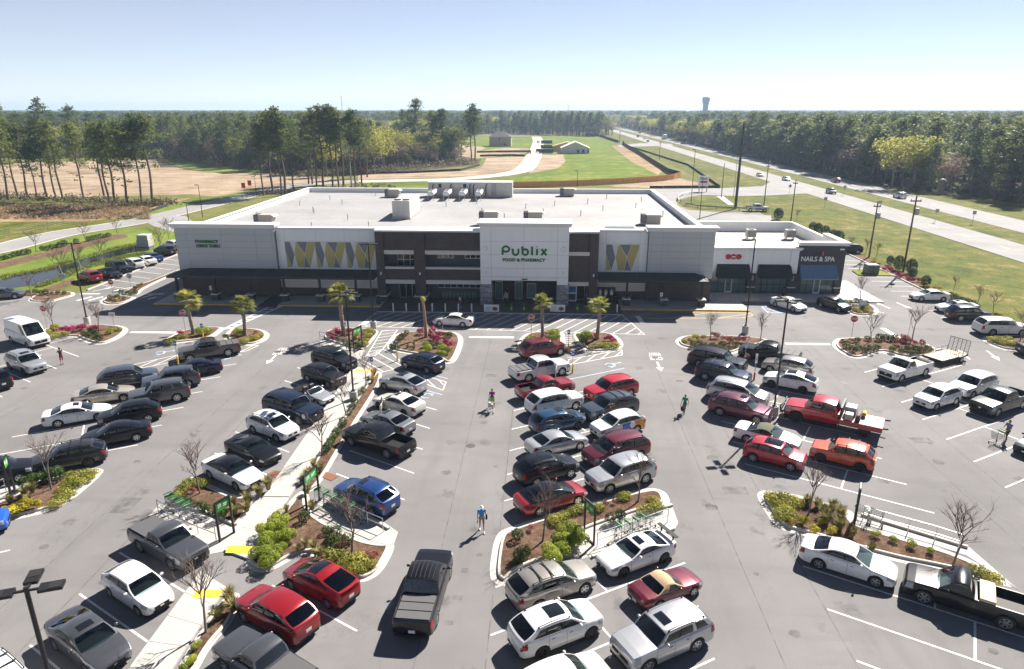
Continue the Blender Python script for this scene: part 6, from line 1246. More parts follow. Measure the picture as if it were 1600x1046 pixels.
for s in (1.18,-1.18): w = link('wheel', TYPES['hatch'].tyre, t, (-.9,s,.31), R(180) if s > 0 else 0); link('rim', TYPES['hatch'].rims['silver'], w); b = MB(); b.box(-1.4,-.4,s-.12,s+.12,.66,.7); b.build('mudguard', black_metal, t)
# opened doors of two cars
for o in [o for o in col.objects if o.get('label','').endswith(('driver door open','open driver door'))]:
    pk = 'pickup' in o['label']; b = MB(); z1 = 1.2 if pk else .98; b.bbox(-1.05,0,-.05,.05,.4,z1,.03); d = b.build('open_door', PAINT['white' if pk else 'pearl'], o); d.location = (1.2 if pk else .95, -1.0 if pk else .92, 0); d.rotation_euler.z = R(58 if pk else -58)
    b = MB(); b.box(-.95,-.1,-.02,.02,z1,z1+(.5 if pk else .38)); b.build('door_glass', car_glass, d)
# ---------------------------------------------------------------- trees and woods
def atY(px, py, Y):
    d = _fw + _rt*((px-800)/F_PX) + _up*(-(py-523)/F_PX); k = Y/d.y; return Vector((d.x*k, Y, CAM_H + d.z*k))
pine_leaf = leaf_mat('pine needles', (.04,.072,.02), (.18,.21,.055), .5); pine_leaf2 = leaf_mat('young pine needles', (.05,.092,.032), (.185,.23,.068), .5)
spring_leaf = leaf_mat('spring leaves', (.22,.23,.03), (.46,.45,.10), .5); bare_leaf = leaf_mat('brown budding twigs', (.14,.10,.07), (.34,.25,.17), .35); under_leaf = leaf_mat('undergrowth', (.05,.052,.022), (.17,.145,.075), .3); oak_leaf = leaf_mat('mixed green leaves', (.09,.11,.026), (.26,.27,.065), .5)
pine_bark = pbr('pine bark', (.115,.085,.066), .95, var=.35, scale=2.5)
def quads(mb, p, n, sx, sz, leaf, rnd, mi=0):
    for _ in range(n):
        c = p + Vector((rnd.gauss(0,.5)*sx, rnd.gauss(0,.5)*sx, rnd.gauss(0,.5)*sz)); nr = Vector((rnd.gauss(0,.7), rnd.gauss(0,.7), rnd.gauss(.5,.6))).normalized(); a = nr.orthogonal().normalized(); a = Matrix.Rotation(rnd.uniform(0,6.28),3,nr) @ a; b = nr.cross(a); s = leaf*rnd.uniform(.55,1.2)
        mb.add([c-a*s, c-b*s*.5, c+a*s, c+b*s*.5], [(0,1,2,3)], mi)
def pine(seed, h=20., cb=.5, rmax=3.3, nc=64, per=30, leaf=.33, lean=.03):
    rnd = random.Random(seed); tr = MB(); cr = MB(); lx, ly = rnd.uniform(-lean,lean)*h, rnd.uniform(-lean,lean)*h
    ax_ = lambda z: Vector((lx*max(0,z/h)**1.5 + .15*math.sin(z*.5+seed), ly*max(0,z/h)**1.5 + .12*math.cos(z*.4), z))
    tr.tube([ax_(h*k/8) for k in range(9)], [.30-.028*k for k in range(9)], 7)
    for k in range(nc):
        f = rnd.random()**.8; z = h*(cb + (1-cb)*f); rr = rmax*(math.sin(math.pi*min(1, .18+.82*f))**.7)*rnd.uniform(.25,1.05); a = rnd.uniform(0,6.28); base_ = ax_(z-.3*rr); c = ax_(z) + Vector((math.cos(a)*rr, math.sin(a)*rr, rnd.uniform(-.2,.5)))
        tr.tube([base_, base_.lerp(c,.6)+Vector((0,0,-.1)), c], [.07,.05,.02], 3, cap=False); quads(cr, c, per, 1.35, .62, leaf, rnd)
    quads(cr, ax_(h-.2), per, .9, .8, leaf, rnd)
    for k in range(rnd.randint(1,4)): z = h*rnd.uniform(cb-.18, cb); a = rnd.uniform(0,6.28); p = ax_(z); e = p + Vector((math.cos(a),math.sin(a),.1))*rnd.uniform(.8,2.2); tr.tube([p,e], [.05,.02], 3, cap=False); quads(cr, e, 9, .8, .4, leaf, rnd)
    return tr, cr
def decid(seed, h=14., r=4.2, n=1100, leaf=.34, lobes=9):
    rnd = random.Random(seed); tr = MB(); cr = MB(); tr.tube([(0,0,0),(.1,0,h*.3),(0,.1,h*.55)], [.28,.22,.12], 7)
    for k in range(lobes):
        a = rnd.uniform(0,6.28); c = Vector((math.cos(a)*r*rnd.uniform(.2,.75), math.sin(a)*r*rnd.uniform(.2,.75), h*rnd.uniform(.45,.85))); tr.tube([(0,0,h*.3), (c.x*.5,c.y*.5,c.z*.75), c], [.1,.06,.02], 3, cap=False); s = r*rnd.uniform(.4,.62)
        for j in range(n//lobes):
            d = Vector((rnd.gauss(0,1),rnd.gauss(0,1),rnd.gauss(.2,.9))).normalized(); quads(cr, c + d*s*rnd.uniform(.6,1.), 1, .15, .15, leaf, rnd)
    return tr, cr
def joined(tc, mats, name):
    m = MB(); m.add(tc[0].v, tc[0].f, 0); m.add(tc[1].v, tc[1].f, 1); return m.mesh(name, mats)
NP = [pine(s, 21, cb) for s, cb in ((1,.46),(2,.5),(3,.54),(4,.42),(5,.58),(6,.48))]
PT = [(a.mesh('trunk', [pine_bark]), b.mesh('crown', [pine_leaf])) for a, b in NP]
rt_ = random.Random(21)
def pine_at(p, h, label, group):
    q = g(*p) if len(p) == 2 else Vector(p); t = thing('pine_tree', label, 'pine', q, rt_.uniform(0,6.28), group); s = h/21; k = rt_.uniform(.85,1.2); t.scale = (s*k, s*k, s); v = rt_.choice(PT); link('trunk', v[0], t); link('crown', v[1], t)
c1_ = lambda x, y: (x/3.805, 130+y/3.805); c2_ = lambda x, y: (380+x/3.805, 130+y/3.805)
for x, y, h in ((5,690,20),(55,695,20),(100,670,21),(165,670,20),(225,695,15),(280,690,21),(330,680,19),(370,690,21),(500,690,20.5),(620,700,20),(650,720,20.5),(690,720,21),(765,735,21),(850,725,22.5),(915,720,22.5)): pine_at(c1_(x,y), h, 'tall dark pine in the row between the sandy field and the dry grass', 'pines before the sandy field')
for x, y, h in ((120,668,20),(175,660,23),(230,670,23),(255,665,24),(300,640,20)): pine_at(c2_(x,y), h, 'tall pine in the clump behind the store corner', 'pines behind the store corner')
for x, y, h in ((390,600,21),(410,600,23),(440,612,24),(480,615,25),(535,615,25),(565,610,24),(600,612,23),(670,620,23.5),(705,615,21),(640,590,22),(740,560,20)): pine_at(c2_(x,y), h, 'tall dense pine beside the pale utility pole behind the store', 'pines by the pale pole')
for x, y, h in ((1045,440,29),(1135,470,23),(1195,470,24),(1355,455,24),(1380,460,26),(955,400,24),(985,395,22),(1240,465,14)): pine_at(c2_(x,y), h, 'lone tall pine standing over low scrub before the new houses', 'pines over the scrub')
# single-mesh trees for the wood edges (small in the photograph)
FT = {'pine': [joined(pine(30+s, 19, .36, 3.3, 50, 24, .40), [pine_bark, pine_leaf], 'pine_tree') for s in range(4)], 'young': [joined(pine(50+s, 16, .10, 3.2, 58, 24, .42), [pine_bark, pine_leaf2], 'pine_tree') for s in range(3)],
      'spring': [joined(decid(60+s, 15, 4.8, 1500, .36, 14), [bark, spring_leaf], 'broadleaf_tree') for s in range(2)], 'brown': [joined(decid(70+s, 14, 4.6, 1200, .30, 13), [bark, bare_leaf], 'broadleaf_tree') for s in range(2)], 'oak': [joined(decid(80+s, 14, 4.6, 1200, .38, 13), [bark, oak_leaf], 'broadleaf_tree') for s in range(2)]}
SRC = {}
LAB = {'pine': 'dark pine', 'young': 'dense young pine', 'spring': 'yellow green spring broadleaf tree', 'brown': 'brownish budding broadleaf tree', 'oak': 'dull green broadleaf tree'}
def wood_tree(kind, x, y, s, where, group, sxy=1.0):
    me = rt_.choice(FT[kind]); o = link(me.name.split('.')[0], me, None, (x, y, -.1), rt_.uniform(0,6.28)); o.scale = (s*sxy, s*sxy, s); tag(o, LAB[kind] + ' ' + where, 'tree', group); SRC.setdefault(me.name, o); return o
def pick_kind(w): 
    r = rt_.random()
    for k, p in w:
        r -= p
        if r <= 0: return k
    return w[0][0]
WR = [('pine',.28),('young',.42),('brown',.12),('spring',.05),('oak',.13)]
y = 196.
while y < 620:                                               # first rows of the wood beyond the highway
    for row, dx in ((0,0),(1,5.5)):
        xe = 131 - max(0, min(1, (y-200)/50))*17 if y < 250 else 114.5
        wood_tree(pick_kind(WR), xe+dx+rt_.uniform(-1.5,1.5), y+rt_.uniform(-1.5,1.5), rt_.uniform(.75,1.05), 'in the wood edge beyond the highway', 'trees along the highway wood edge', rt_.uniform(1.1,1.45))
    y += 6.0 if y < 400 else 9.0
for px, py, h in ((1382,286,17),(1415,287,17.5)): q = g(px, py+10); wood_tree('spring', q.x+4, q.y+4, h/15, 'standing out bright before the dark wood across the highway', 'bright broadleaf trees across the highway', 1.25)
WL = [('pine',.6),('young',.1),('brown',.16),('spring',.05),('oak',.09)]
for i in range(46):                                          # wood edge behind the sandy field
    u = i/45; p = Vector((-205,366)).lerp(Vector((-88,262)), u) + Vector((rt_.uniform(-6,6), rt_.uniform(0,16))); wood_tree(pick_kind(WL), p.x, p.y, rt_.uniform(.8,1.12), 'in the wood behind the sandy field', 'trees behind the sandy field')
for i in range(26):
    u = i/25; p = Vector((-70,285)).lerp(Vector((-38,335)), u) + Vector((rt_.uniform(-14,2), rt_.uniform(0,26))); wood_tree(pick_kind([('brown',.45),('young',.35),('oak',.2)]), p.x, p.y, rt_.uniform(.3,.6), 'low in the scrub before the new houses', 'scrub trees before the new houses')
for px, py, h in ((585,262,17),(600,258,19),(632,250,16)): q = g(px, py+8); wood_tree('spring', q.x, q.y, h/15, 'rising bright yellow among the pines behind the store', 'yellow trees behind the store', 1.1)
for i in range(40): u = i/39; p = Vector((-48,760)).lerp(Vector((56,684)), u); wood_tree(pick_kind([('pine',.8),('young',.2)]), p.x+rt_.uniform(-3,3), p.y+rt_.uniform(0,14), rt_.uniform(.95,1.25), 'in the far wood wall behind the new houses', 'far wood wall behind the new houses')
for i in range(34): u = i/33; p = Vector((-420,352)).lerp(Vector((-215,372)), u); wood_tree(pick_kind([('spring',.3),('pine',.4),('brown',.3)]), p.x+rt_.uniform(-4,4), p.y+rt_.uniform(0,18), rt_.uniform(.8,1.15), 'at the far side of the sandy field', 'trees at the far side of the sandy field')
for px, py, k in ((75,252,1.5),(122,250,1.36),(8,252,1.42),(40,254,1.2)): q = g(px, py); wood_tree('pine', q.x, q.y, k, 'rising above the horizon beyond the sandy field', 'tall pines beyond the sandy field', 1.1)
# the rest of the forest reads as one mass
def in_poly(x, y, P):
    c = False; n = len(P)
    for i in range(n):
        (x0,y0),(x1,y1) = P[i], P[(i+1) % n]
        if (y0 > y) != (y1 > y) and x < (x1-x0)*(y-y0)/(y1-y0)+x0: c = not c
    return c
CLEAR = [(-420,300),(-420,350),(-205,372),(-170,345),(-130,312),(-88,275),(-72,292),(-42,342),(-45,400),(-80,430),(-140,470),(-135,620),(-60,745),(-48,775),(50,700),(72,700),(72,1600),(113,1600),(113,250),(136,235),(140,0),(-420,0)]
WOODB = [(-72,292),(-42,342),(-45,395),(-85,425)]
from mathutils import noise as mnoise
pts = []
def zone(y0, y1, step, smin, smax, sxy, w, far):
    y = y0
    while y < y1:
        x = -.86*y-60
        while x < .80*y+60:
            xx, yy = x+rt_.uniform(-.45,.45)*step, y+rt_.uniform(-.45,.45)*step
            nz_ = mnoise.noise((xx*.013, yy*.011, 3.7)) + (.10 if xx > 100 and yy < 700 else 0); ww = w if nz_ < .12 else [('brown',.38),('spring',.3),('oak',.32)] if nz_ < .4 else [('spring',.6),('oak',.4)]
            if xx < 0 and yy < 520 and nz_ >= .12: ww = [('brown',.4),('oak',.3),('young',.2),('spring',.1)]
            if not in_poly(xx, yy, CLEAR) and not (yy > 1600 and 70 < xx < 116): pts.append((xx, yy, rt_.uniform(smin,smax), sxy*rt_.uniform(.85,1.2), pick_kind(ww)))
            x += step
        y += step
zone(180, 480, 7.4, .66, 1.18, 1.5, [('pine',.62),('young',.26),('oak',.12)], 0)
zone(480, 1100, 11.5, .7, 1.16, 1.75, [('pine',.82),('young',.1),('oak',.08)], 0)
zone(1100, 2300, 24, .75, 1.2, 2.8, [('pine',.66),('brown',.14),('spring',.07),('oak',.13)], 1)
zone(2300, 5200, 62, .9, 1.2, 5.5, [('pine',.72),('brown',.1),('spring',.05),('oak',.13)], 1)
def forest_obj(name, pts):
    keys = list(FT); srcs = []; first = {}
    for k in keys:
        first[k] = len(srcs)
        for me in FT[k]:
            o = SRC.get(me.name)
            if o is None: o = next(ob for ob in col.objects if ob.data == FT[k][0]) if any(ob.data == FT[k][0] for ob in col.objects) else None
            srcs.append(o)
    me = bpy.data.meshes.new(name); me.from_pydata([(p[0], p[1], -.1) for p in pts], [], [])
    idx = me.attributes.new('pick', 'INT', 'POINT'); sca = me.attributes.new('sizes', 'FLOAT_VECTOR', 'POINT'); rot = me.attributes.new('turn', 'FLOAT_VECTOR', 'POINT')
    for i, p in enumerate(pts): idx.data[i].value = first[p[4]] + rt_.randrange(len(FT[p[4]])); sca.data[i].vector = (p[2]*p[3], p[2]*p[3], p[2]); rot.data[i].vector = (0,0,rt_.uniform(0,6.28))
    ob = link(name, me); ob['kind'] = 'stuff'; tag(ob, 'far pine forest reaching to the horizon on all sides', 'forest')
    ng = bpy.data.node_groups.new('forest points', 'GeometryNodeTree'); ng.interface.new_socket('Geometry', in_out='INPUT', socket_type='NodeSocketGeometry'); ng.interface.new_socket('Geometry', in_out='OUTPUT', socket_type='NodeSocketGeometry')
    N = ng.nodes; gi = N.new('NodeGroupInput'); go = N.new('NodeGroupOutput'); iop = N.new('GeometryNodeInstanceOnPoints'); jn = N.new('GeometryNodeJoinGeometry'); ng.links.new(gi.outputs[0], iop.inputs['Points'])
    for o in reversed(srcs):
        if o is None: continue
        oi = N.new('GeometryNodeObjectInfo'); oi.transform_space = 'ORIGINAL'; oi.inputs['Object'].default_value = o; oi.inputs['As Instance'].default_value = True; ng.links.new(oi.outputs['Geometry'], jn.inputs[0])
    def attr(n, t): a = N.new('GeometryNodeInputNamedAttribute'); a.data_type = t; a.inputs['Name'].default_value = n; return next(s for s in a.outputs if s.enabled and s.name == 'Attribute')
    ng.links.new(jn.outputs[0], iop.inputs['Instance']); iop.inputs['Pick Instance'].default_value = True
    ng.links.new(attr('pick','INT'), iop.inputs['Instance Index']); ng.links.new(attr('sizes','FLOAT_VECTOR'), iop.inputs['Scale']); ng.links.new(attr('turn','FLOAT_VECTOR'), iop.inputs['Rotation']); ng.links.new(iop.outputs[0], go.inputs[0])
    ob.modifiers.new('points', 'NODES').node_group = ng; return ob
for k in FT:
    for me in FT[k]:
        if me.name not in SRC: wood_tree(k, rt_.uniform(-150,-120), 372+rt_.uniform(0,20), .95, 'in the wood behind the sandy field', 'trees behind the sandy field').data = me; SRC[me.name] = [o for o in col.objects if o.data == me][0]
forest_obj('forest', pts)
# undergrowth and dry grass: uncountable stuff, one mesh each
def scrub(name, area, n, leaf, mat, hmax, label, seed):
    rnd = random.Random(seed); m = MB()
    for _ in range(n):
        x, y = area(rnd); hh = hmax*rnd.uniform(.3,1)
        for j in range(10): quads(m, Vector((x, y, hh*rnd.uniform(.1,.9))), 1, hh*.9, hh*.3, leaf, rnd)
    o = m.build(name, mat); tag(o, label, 'undergrowth', kind='stuff')
def along(P, w):
    P = [Vector(p) for p in P]
    def f(r):
        k = r.randrange(len(P)-1); p = P[k].lerp(P[k+1], r.random()); return p.x+r.uniform(-w,w), p.y+r.uniform(-w,w)
    return f
scrub('undergrowth', along([(-205,364),(-130,304),(-90,262),(-70,280),(-34,333)], 6), 900, .45, under_leaf, 3.0, 'brown green undergrowth at the foot of the wood behind the sandy field', 1)
scrub('undergrowth', along([(-160,192),(-130,186),(-108,176),(-100,180)], 3), 420, .35, under_leaf, 2.2, 'dark scrub under the pine row beside the dry grass', 2)
scrub('undergrowth', along([(130,195),(125,240),(113,252),(112.5,600)], 2.2), 900, .5, under_leaf, 3.5, 'scrub at the foot of the wood beyond the highway', 3)
scrub('undergrowth', along([(-86,205),(-72,205),(-60,226),(-48,226)], 3), 130, .3, under_leaf, 1.8, 'scrub around the pines behind the store corner', 6)
scrub('dry_grass', lambda r: (lambda p: (p.x, p.y))(g(r.uniform(-20,235), r.uniform(321,343))), 1500, .22, leaf_mat('dry reed', (.20,.135,.07), (.46,.34,.20)), .9, 'brown dry grass field beside the side road', 4)
scrub('bank_grass', lambda r: (lambda a, b_, u: (lambda q: (q.x+r.gauss(0,.5), q.y+r.gauss(0,.5)))(g(lerp(a[0],b_[0],u), lerp(a[1],b_[1],u))))(*r.choice((((62,448),(85,440)),((85,440),(118,424)),((118,424),(150,414)),((150,414),(182,404)),((182,404),(228,396)),((0,434),(75,420)),((75,420),(112,409)),((112,409),(182,388)),((182,388),(240,377)))), r.random()), 1100, .11, leaf_mat('fresh reed', (.09,.12,.015), (.24,.26,.05)), .42, 'fresh green reeds along the pond bank', 5)
# ---------------------------------------------------------------- houses, fences, towers
roofing = pbr('grey shingles', (.10,.095,.095), .9, var=.2, scale=1.5); siding = pbr('beige siding', (.40,.35,.30), .8, var=.08, scale=1); wrapm = pbr('white house wrap', (.66,.66,.66), .7, var=.06, scale=1)
def house(x, y, w, d, h, rh, label, wm_, rm_, hip, wins):
    t = thing('house', label, 'house', (x, y, 0)); b = MB(); b.box(-w/2,w/2,0,d,0,h); b.build('wall', wm_, t); e = .5; b = MB()
    if hip: b.add([(-w/2-e,-e,h),(w/2+e,-e,h),(w/2+e,d+e,h),(-w/2-e,d+e,h),(-w/2+d*.45,d/2,h+rh),(w/2-d*.45,d/2,h+rh)], [(0,1,5,4),(1,2,5),(2,3,4,5),(3,0,4)])
    else: b.add([(-w/2-e,-e,h-.2),(0,-e,h+rh),(w/2+e,-e,h-.2),(-w/2-e,d+e,h-.2),(0,d+e,h+rh),(w/2+e,d+e,h-.2)], [(0,1,4,3),(1,2,5,4)]); g_ = MB(); g_.add([(-w/2,-.02,h),(w/2,-.02,h),(0,-.02,h+rh-.25)], [(0,1,2)]); g_.build('gable', wm_, t)
    b.build('roof', rm_, t)
    for (xx, z, ww, hh) in wins: b = MB(); b.box(xx,xx+ww,-.06,-.01,z,z+hh); wv = b.build('window', dark_glass, t); b = MB(); b.box(xx-.1,xx+ww+.1,-.1,-.02,z-.15,z-.02); b.build('sill', wm_, wv)
house(-30.5, 490, 15, 11, 6.2, 3.6, 'finished beige house with grey hip roof on the new plot', siding, roofing, True, [(-1,4,1.2,1.6),(2.5,.8,1.4,1.4)])
house(18.2, 411, 16, 14, 3.2, 3.4, 'unfinished house wrapped in white sheathing', wrapm, wrapm, False, [(1,.4,1.2,1.8),(4,.4,1.2,1.8),(7,.4,.9,1.8)])
house(14, 432, 17, 8, 3.2, 2.4, 'unfinished timber roofed house behind the white wrapped one', wood_m, wood_m, False, [])
cedar = pbr('orange cedar boards', (.72,.36,.12), .85, var=.25, scale=1.5, world_pos=True); shadeboard = pbr('shaded side cedar boards', (.045,.032,.026), .9, var=.25, scale=1.5, world_pos=True); silt = pbr('black silt fabric', (.015,.015,.015), .8, var=.1)  # dark boards: same cedar fence, its shady side painted into the colour
def fence(path, h, mat, label, name='board_fence', step=2.4, boards=True):
    P = [Vector(p) for p in path]; t = thing(name, label, 'fence', (P[0].x, P[0].y, 0)); o = Vector((P[0].x, P[0].y))
    for a, b_ in zip(P, P[1:]):
        L = (b_-a).length; n = max(1, round(L/step)); e = (b_-a)/n; nn = Vector((-e.y, e.x)).normalized()*.03
        for k in range(n):
            p, q = a+e*k-o, a+e*(k+.985)-o; dz = rt_.uniform(-.03,.03); m = MB(); m.prism(ccw([p-nn,q-nn,q+nn,p+nn]), 0, h+dz); m.build('panel', mat, t)
            if boards: m = MB(); m.box(p.x-.06,p.x+.06,p.y-.09,p.y+.09,0,h+.12); m.build('post', mat, t)
    return t
fence(spline(gl([(801,293.5),(901,291),(990,286),(1043,282),(1064,277)]), 3), 1.9, cedar, 'orange cedar board fence behind the store')
fence([(51.6,265.5),(49.6,282),(54,400),(57,520)], 1.9, shadeboard, 'dark stained fence running away beside the highway verge', step=4.5); fence([(57,548),(52,690),(40,700)], 1.9, shadeboard, 'farthest dark fence stretch by the wood', step=7)
fence(gl([(1015,294.5),(1125,294),(1075,259),(987,231)]), .8, silt, 'low black silt fence around the corner plot', 'silt_fence', 5, False); fence(gl([(191,341),(205,341.5),(240,330),(262,322)]), .6, silt, 'low black silt fence by the side road lawn', 'silt_fence', 5, False); fence(gl([(565,272.5),(640,271),(720,267),(750,259)]), .8, silt, 'low black silt fence before the scrub', 'silt_fence', 6, False); fence(gl([(745,239),(800,238),(825,238)]), 1.0, silt, 'black silt fence by the new housing road', 'silt_fence', 6, False); fence(gl([(750,245),(800,244),(820,245)]), 1.0, silt, 'second black silt fence nearer the store by the housing road', 'silt_fence', 6, False)
cl = thing('chain_fence', 'thin grey chain link fence beside the side road', 'fence', g(15,370)); co_ = g(15,370); cp = [g(x,y)-co_ for x, y in ((-40,381),(15,370),(36,366),(56,362),(75,358),(100,352),(140,347),(150,345))]
for p in cp: m = MB(); m.tube([p, p+Vector((0,0,1.6))], .04, 5); m.build('post', steel, cl)
m = MB(); [m.tube([a+Vector((0,0,z)), b_+Vector((0,0,z))], .012, 3) for a, b_ in zip(cp, cp[1:]) for z in (.1,.5,.9,1.25,1.6)]; m.build('wire_mesh', steel, cl)
# water tower and masts
tower_m = pbr('pale blue steel', (.34,.42,.48), .6, var=.05); q = atY(1102, 172, 1500); t = thing('water_tower', 'pale water tower on the horizon above the highway wood', 'water tower', (q.x, q.y, 0)); b = MB(); b.lathe([(5.6,0),(5.4,34),(7,40)], 20); b.build('stem', tower_m, t, 30); b = MB(); b.lathe([(6.5,39.9),(7.8,42),(7.8,48),(6.5,49.5),(.5,50.5)], 20); b.build('tank', tower_m, t, 30)
redmast = pbr('faded red mast', (.42,.30,.29), .7, var=.1)
for px, py, h_, l in ((533,150,0,'thin lattice radio mast on the horizon behind the woods'),(888,165,0,'small dark monopole mast above the far wood')):
    q = atY(px, py, 1300); t = thing('radio_mast', l, 'mast', (q.x, q.y, 0)); b = MB(); H_ = q.z; [b.tube([(math.cos(a)*1.0,math.sin(a)*1.0,0),(math.cos(a)*.45,math.sin(a)*.45,H_)], .14, 4) for a in (0,2.09,4.19)]
    for k in range(int(H_/2.2)): z = k*2.2; r = 1-.55*z/H_; [b.tube([(math.cos(a)*r,math.sin(a)*r,z),(math.cos(a+2.09)*r,math.sin(a+2.09)*r,z+2.2)], .09, 3, cap=False) for a in (0,2.09,4.19)]
    b.build('lattice', redmast, t); b = MB(); b.lathe([(.3,H_-1),(1.2,H_-.8),(1.2,H_),(.2,H_+1)], 8); b.build('antenna_head', sign_back, t)
# brick monument with clipped bare bushes by the far carriageway
q = Vector((119.2,214,0)); t = thing('brick_monument', 'round brick entrance monument before the wood across the highway', 'monument', q); b = MB(); b.lathe([(2.6,0),(2.6,.9),(1.35,.95),(1.25,4.3),(1.45,4.5),(1.45,4.9),(1.1,5.2)], 18); t.scale = (.72,.72,.8); b.build('tower', brick_mat('tan brick', (.30,.20,.15), (.24,.16,.12), (.3,.26,.22)), t, 30); b = MB(); b.lathe([(1.2,5.2),(.9,5.5),(.05,5.7)], 16); b.build('cap', lintel_m, t)
for x, y, s in ((113.5,221,.32),(125.5,210,.36)): wood_tree('brown', x, y, s, 'clipped round beside the brick monument', 'bushes by the brick monument', 1.6)
for i in range(7): p = Vector((109.5+3*i, 228-3*i)); o = link('round_shrub', PL['ever'][0][0], None, (p.x,p.y,0)); o.scale = (1.3,1.3,.8); tag(o, 'dark clipped shrub in the row beside the brick monument', 'shrub', 'shrubs by the brick monument')
# construction things on the housing plot
dump = pbr('blue skip paint', (.035,.06,.12), .6, var=.15, scale=2)
for px, py, l in ((853,240,'dark blue skip beside the housing road'),(855,233,'second dark blue skip behind the first'),(854,225,'far dark blue skip at the housing plot')):
    q = g(px, py); t = thing('skip_container', l, 'skip', q); b = MB(); b.add([(-4,-1.5,.3),(4,-1.5,.3),(4,1.5,.3),(-4,1.5,.3),(-4.4,-1.7,2.4),(4.4,-1.7,2.4),(4.4,1.7,2.4),(-4.4,1.7,2.4)], [(0,3,2,1),(0,1,5,4),(1,2,6,5),(2,3,7,6),(3,0,4,7)]); b.build('hull', dump, t); b = MB(); [b.box(-4+k*1.6,-3.85+k*1.6,-1.78,-1.5,.3,2.4) for k in range(6)]; b.build('rib', dump, t)
place('pickup_open', 'red', None, 95, 'red truck on the new housing road', 'pickup_truck', 'pickup', 'pickups on the plot', world=tuple(g(827,240))[:2]+(.02,), lite=True); place('pickup_open', 'navy', None, 95, 'dark truck on the new housing road', 'pickup_truck', 'pickup', 'pickups on the plot', world=tuple(g(840,238))[:2]+(.02,), lite=True); place('crossover', 'silver', None, 95, 'pale car at the far end of the new housing road', 'parked_car', 'car', 'pickups on the plot', world=tuple(g(841,224))[:2]+(.02,), lite=True)
# semi truck on the highway
q = g(1032,215,1.5); t = thing('box_truck', 'white box truck far along the highway', 'truck', (104,q.y,.02), R(90), 'traffic on the highway'); b = MB(); b.bbox(-7,3,-1.25,1.25,1.1,4.0,.08); b.build('cargo_box', white_sign, t); b = MB(); b.bbox(3.2,5.4,-1.2,1.2,.7,3.2,.2); b.build('cab', white_sign, t); b = MB(); b.box(5.38,5.43,-1,1,1.9,2.8); b.build('windshield', car_glass, t)
for x in (-5.5,-4.2,2,4.4):
    for s in (1,-1): link('wheel', TYPES['flatbed'].tyre, t, (x, s*1.05, .46))
# concrete outlet by the pond, transformer, pylon sign, guard rail
q = Vector((-73.5,122,0)); t = thing('outlet_structure', 'pale concrete box standing at the end of the pond', 'culvert', q); b = MB(); b.bbox(-1.1,1.1,-.8,1.2,0,1.4,.05); b.build('lower_block', concrete, t); b = MB(); b.bbox(-1.0,1.0,-.7,1.1,1.4,2.2,.05); b.build('upper_block', curb_mat, t)
q = g(1360,428); t = thing('transformer', 'grey green transformer cabinet beside yellow posts by the verge', 'transformer', q); b = MB(); b.bbox(-.9,.9,-.8,.8,.1,1.5,.06); b.build('cabinet', pbr('grey green paint', (.10,.125,.10), .6, var=.1), t); b = MB(); b.box(-1.1,1.1,-1,1,0,.1); b.build('plinth', concrete, t); b = MB(); b.box(-.02,.02,-.83,-.8,.15,1.4); b.build('door_seam', trim_m, t)
b = MB(); b.prism(ccw(gl([(1331,424),(1341,431),(1395,432),(1388,426),(1365,422)])), .0, .12); struct('verge_pad', b, lawn_m)
for px, py in ((1343,422),(1353,427)): q = g(px, py); o = MB().tube([(0,0,0),(0,0,1.15)], .09, 8).tube([(0,0,1.15),(0,0,1.22)], [.09,.04], 8).build('yellow_post', yk); o.location = q; tag(o, 'yellow guard post beside the grey green transformer', 'post', 'guard posts by the transformer')
q = g(1098,297); q = g(1098,300); t = thing('pylon_sign', 'white tenant sign on two posts at the access road', 'sign', q); b = MB(); b.box(-1.6,-1.3,-.2,.2,0,4.2); b.build('post', sign_back, t); b = MB(); b.box(1.3,1.6,-.2,.2,0,4.2); b.build('post', sign_back, t); b = MB(); b.bbox(-1.9,1.9,-.3,.3,2.0,5.6,.05); p_ = b.build('panel', white_sign, t); b = MB(); b.box(-1.3,1.3,-.34,-.3,3.2,3.9); b.build('red_band', red_sign, p_); b = MB(); b.box(-1.3,1.3,-.34,-.3,4.3,5.0); b.build('grey_band', sign_back, p_); t.scale = (.8,.8,.85)
for path, l in (([(1059,315),(1060,309),(1066,306),(1078,304),(1091,303.5)],'short curved guard rail at the access road bend'),([(1063,316),(1072,322),(1090,326),(1120,328),(1155,329.5),(1198,332)],'long grey guard rail behind the shops')):
    P = [g(*p) for p in path]; t = thing('guard_rail', l, 'guard rail', P[0]); b = MB(); b.tube([p-P[0]+Vector((0,0,.7)) for p in P], .16, 4); b.build('beam', steel, t)
    for p in P: b = MB(); p = p-P[0]; b.box(p.x-.08,p.x+.08,p.y+.1,p.y+.25,0,.8); b.build('post', wood_m, t)
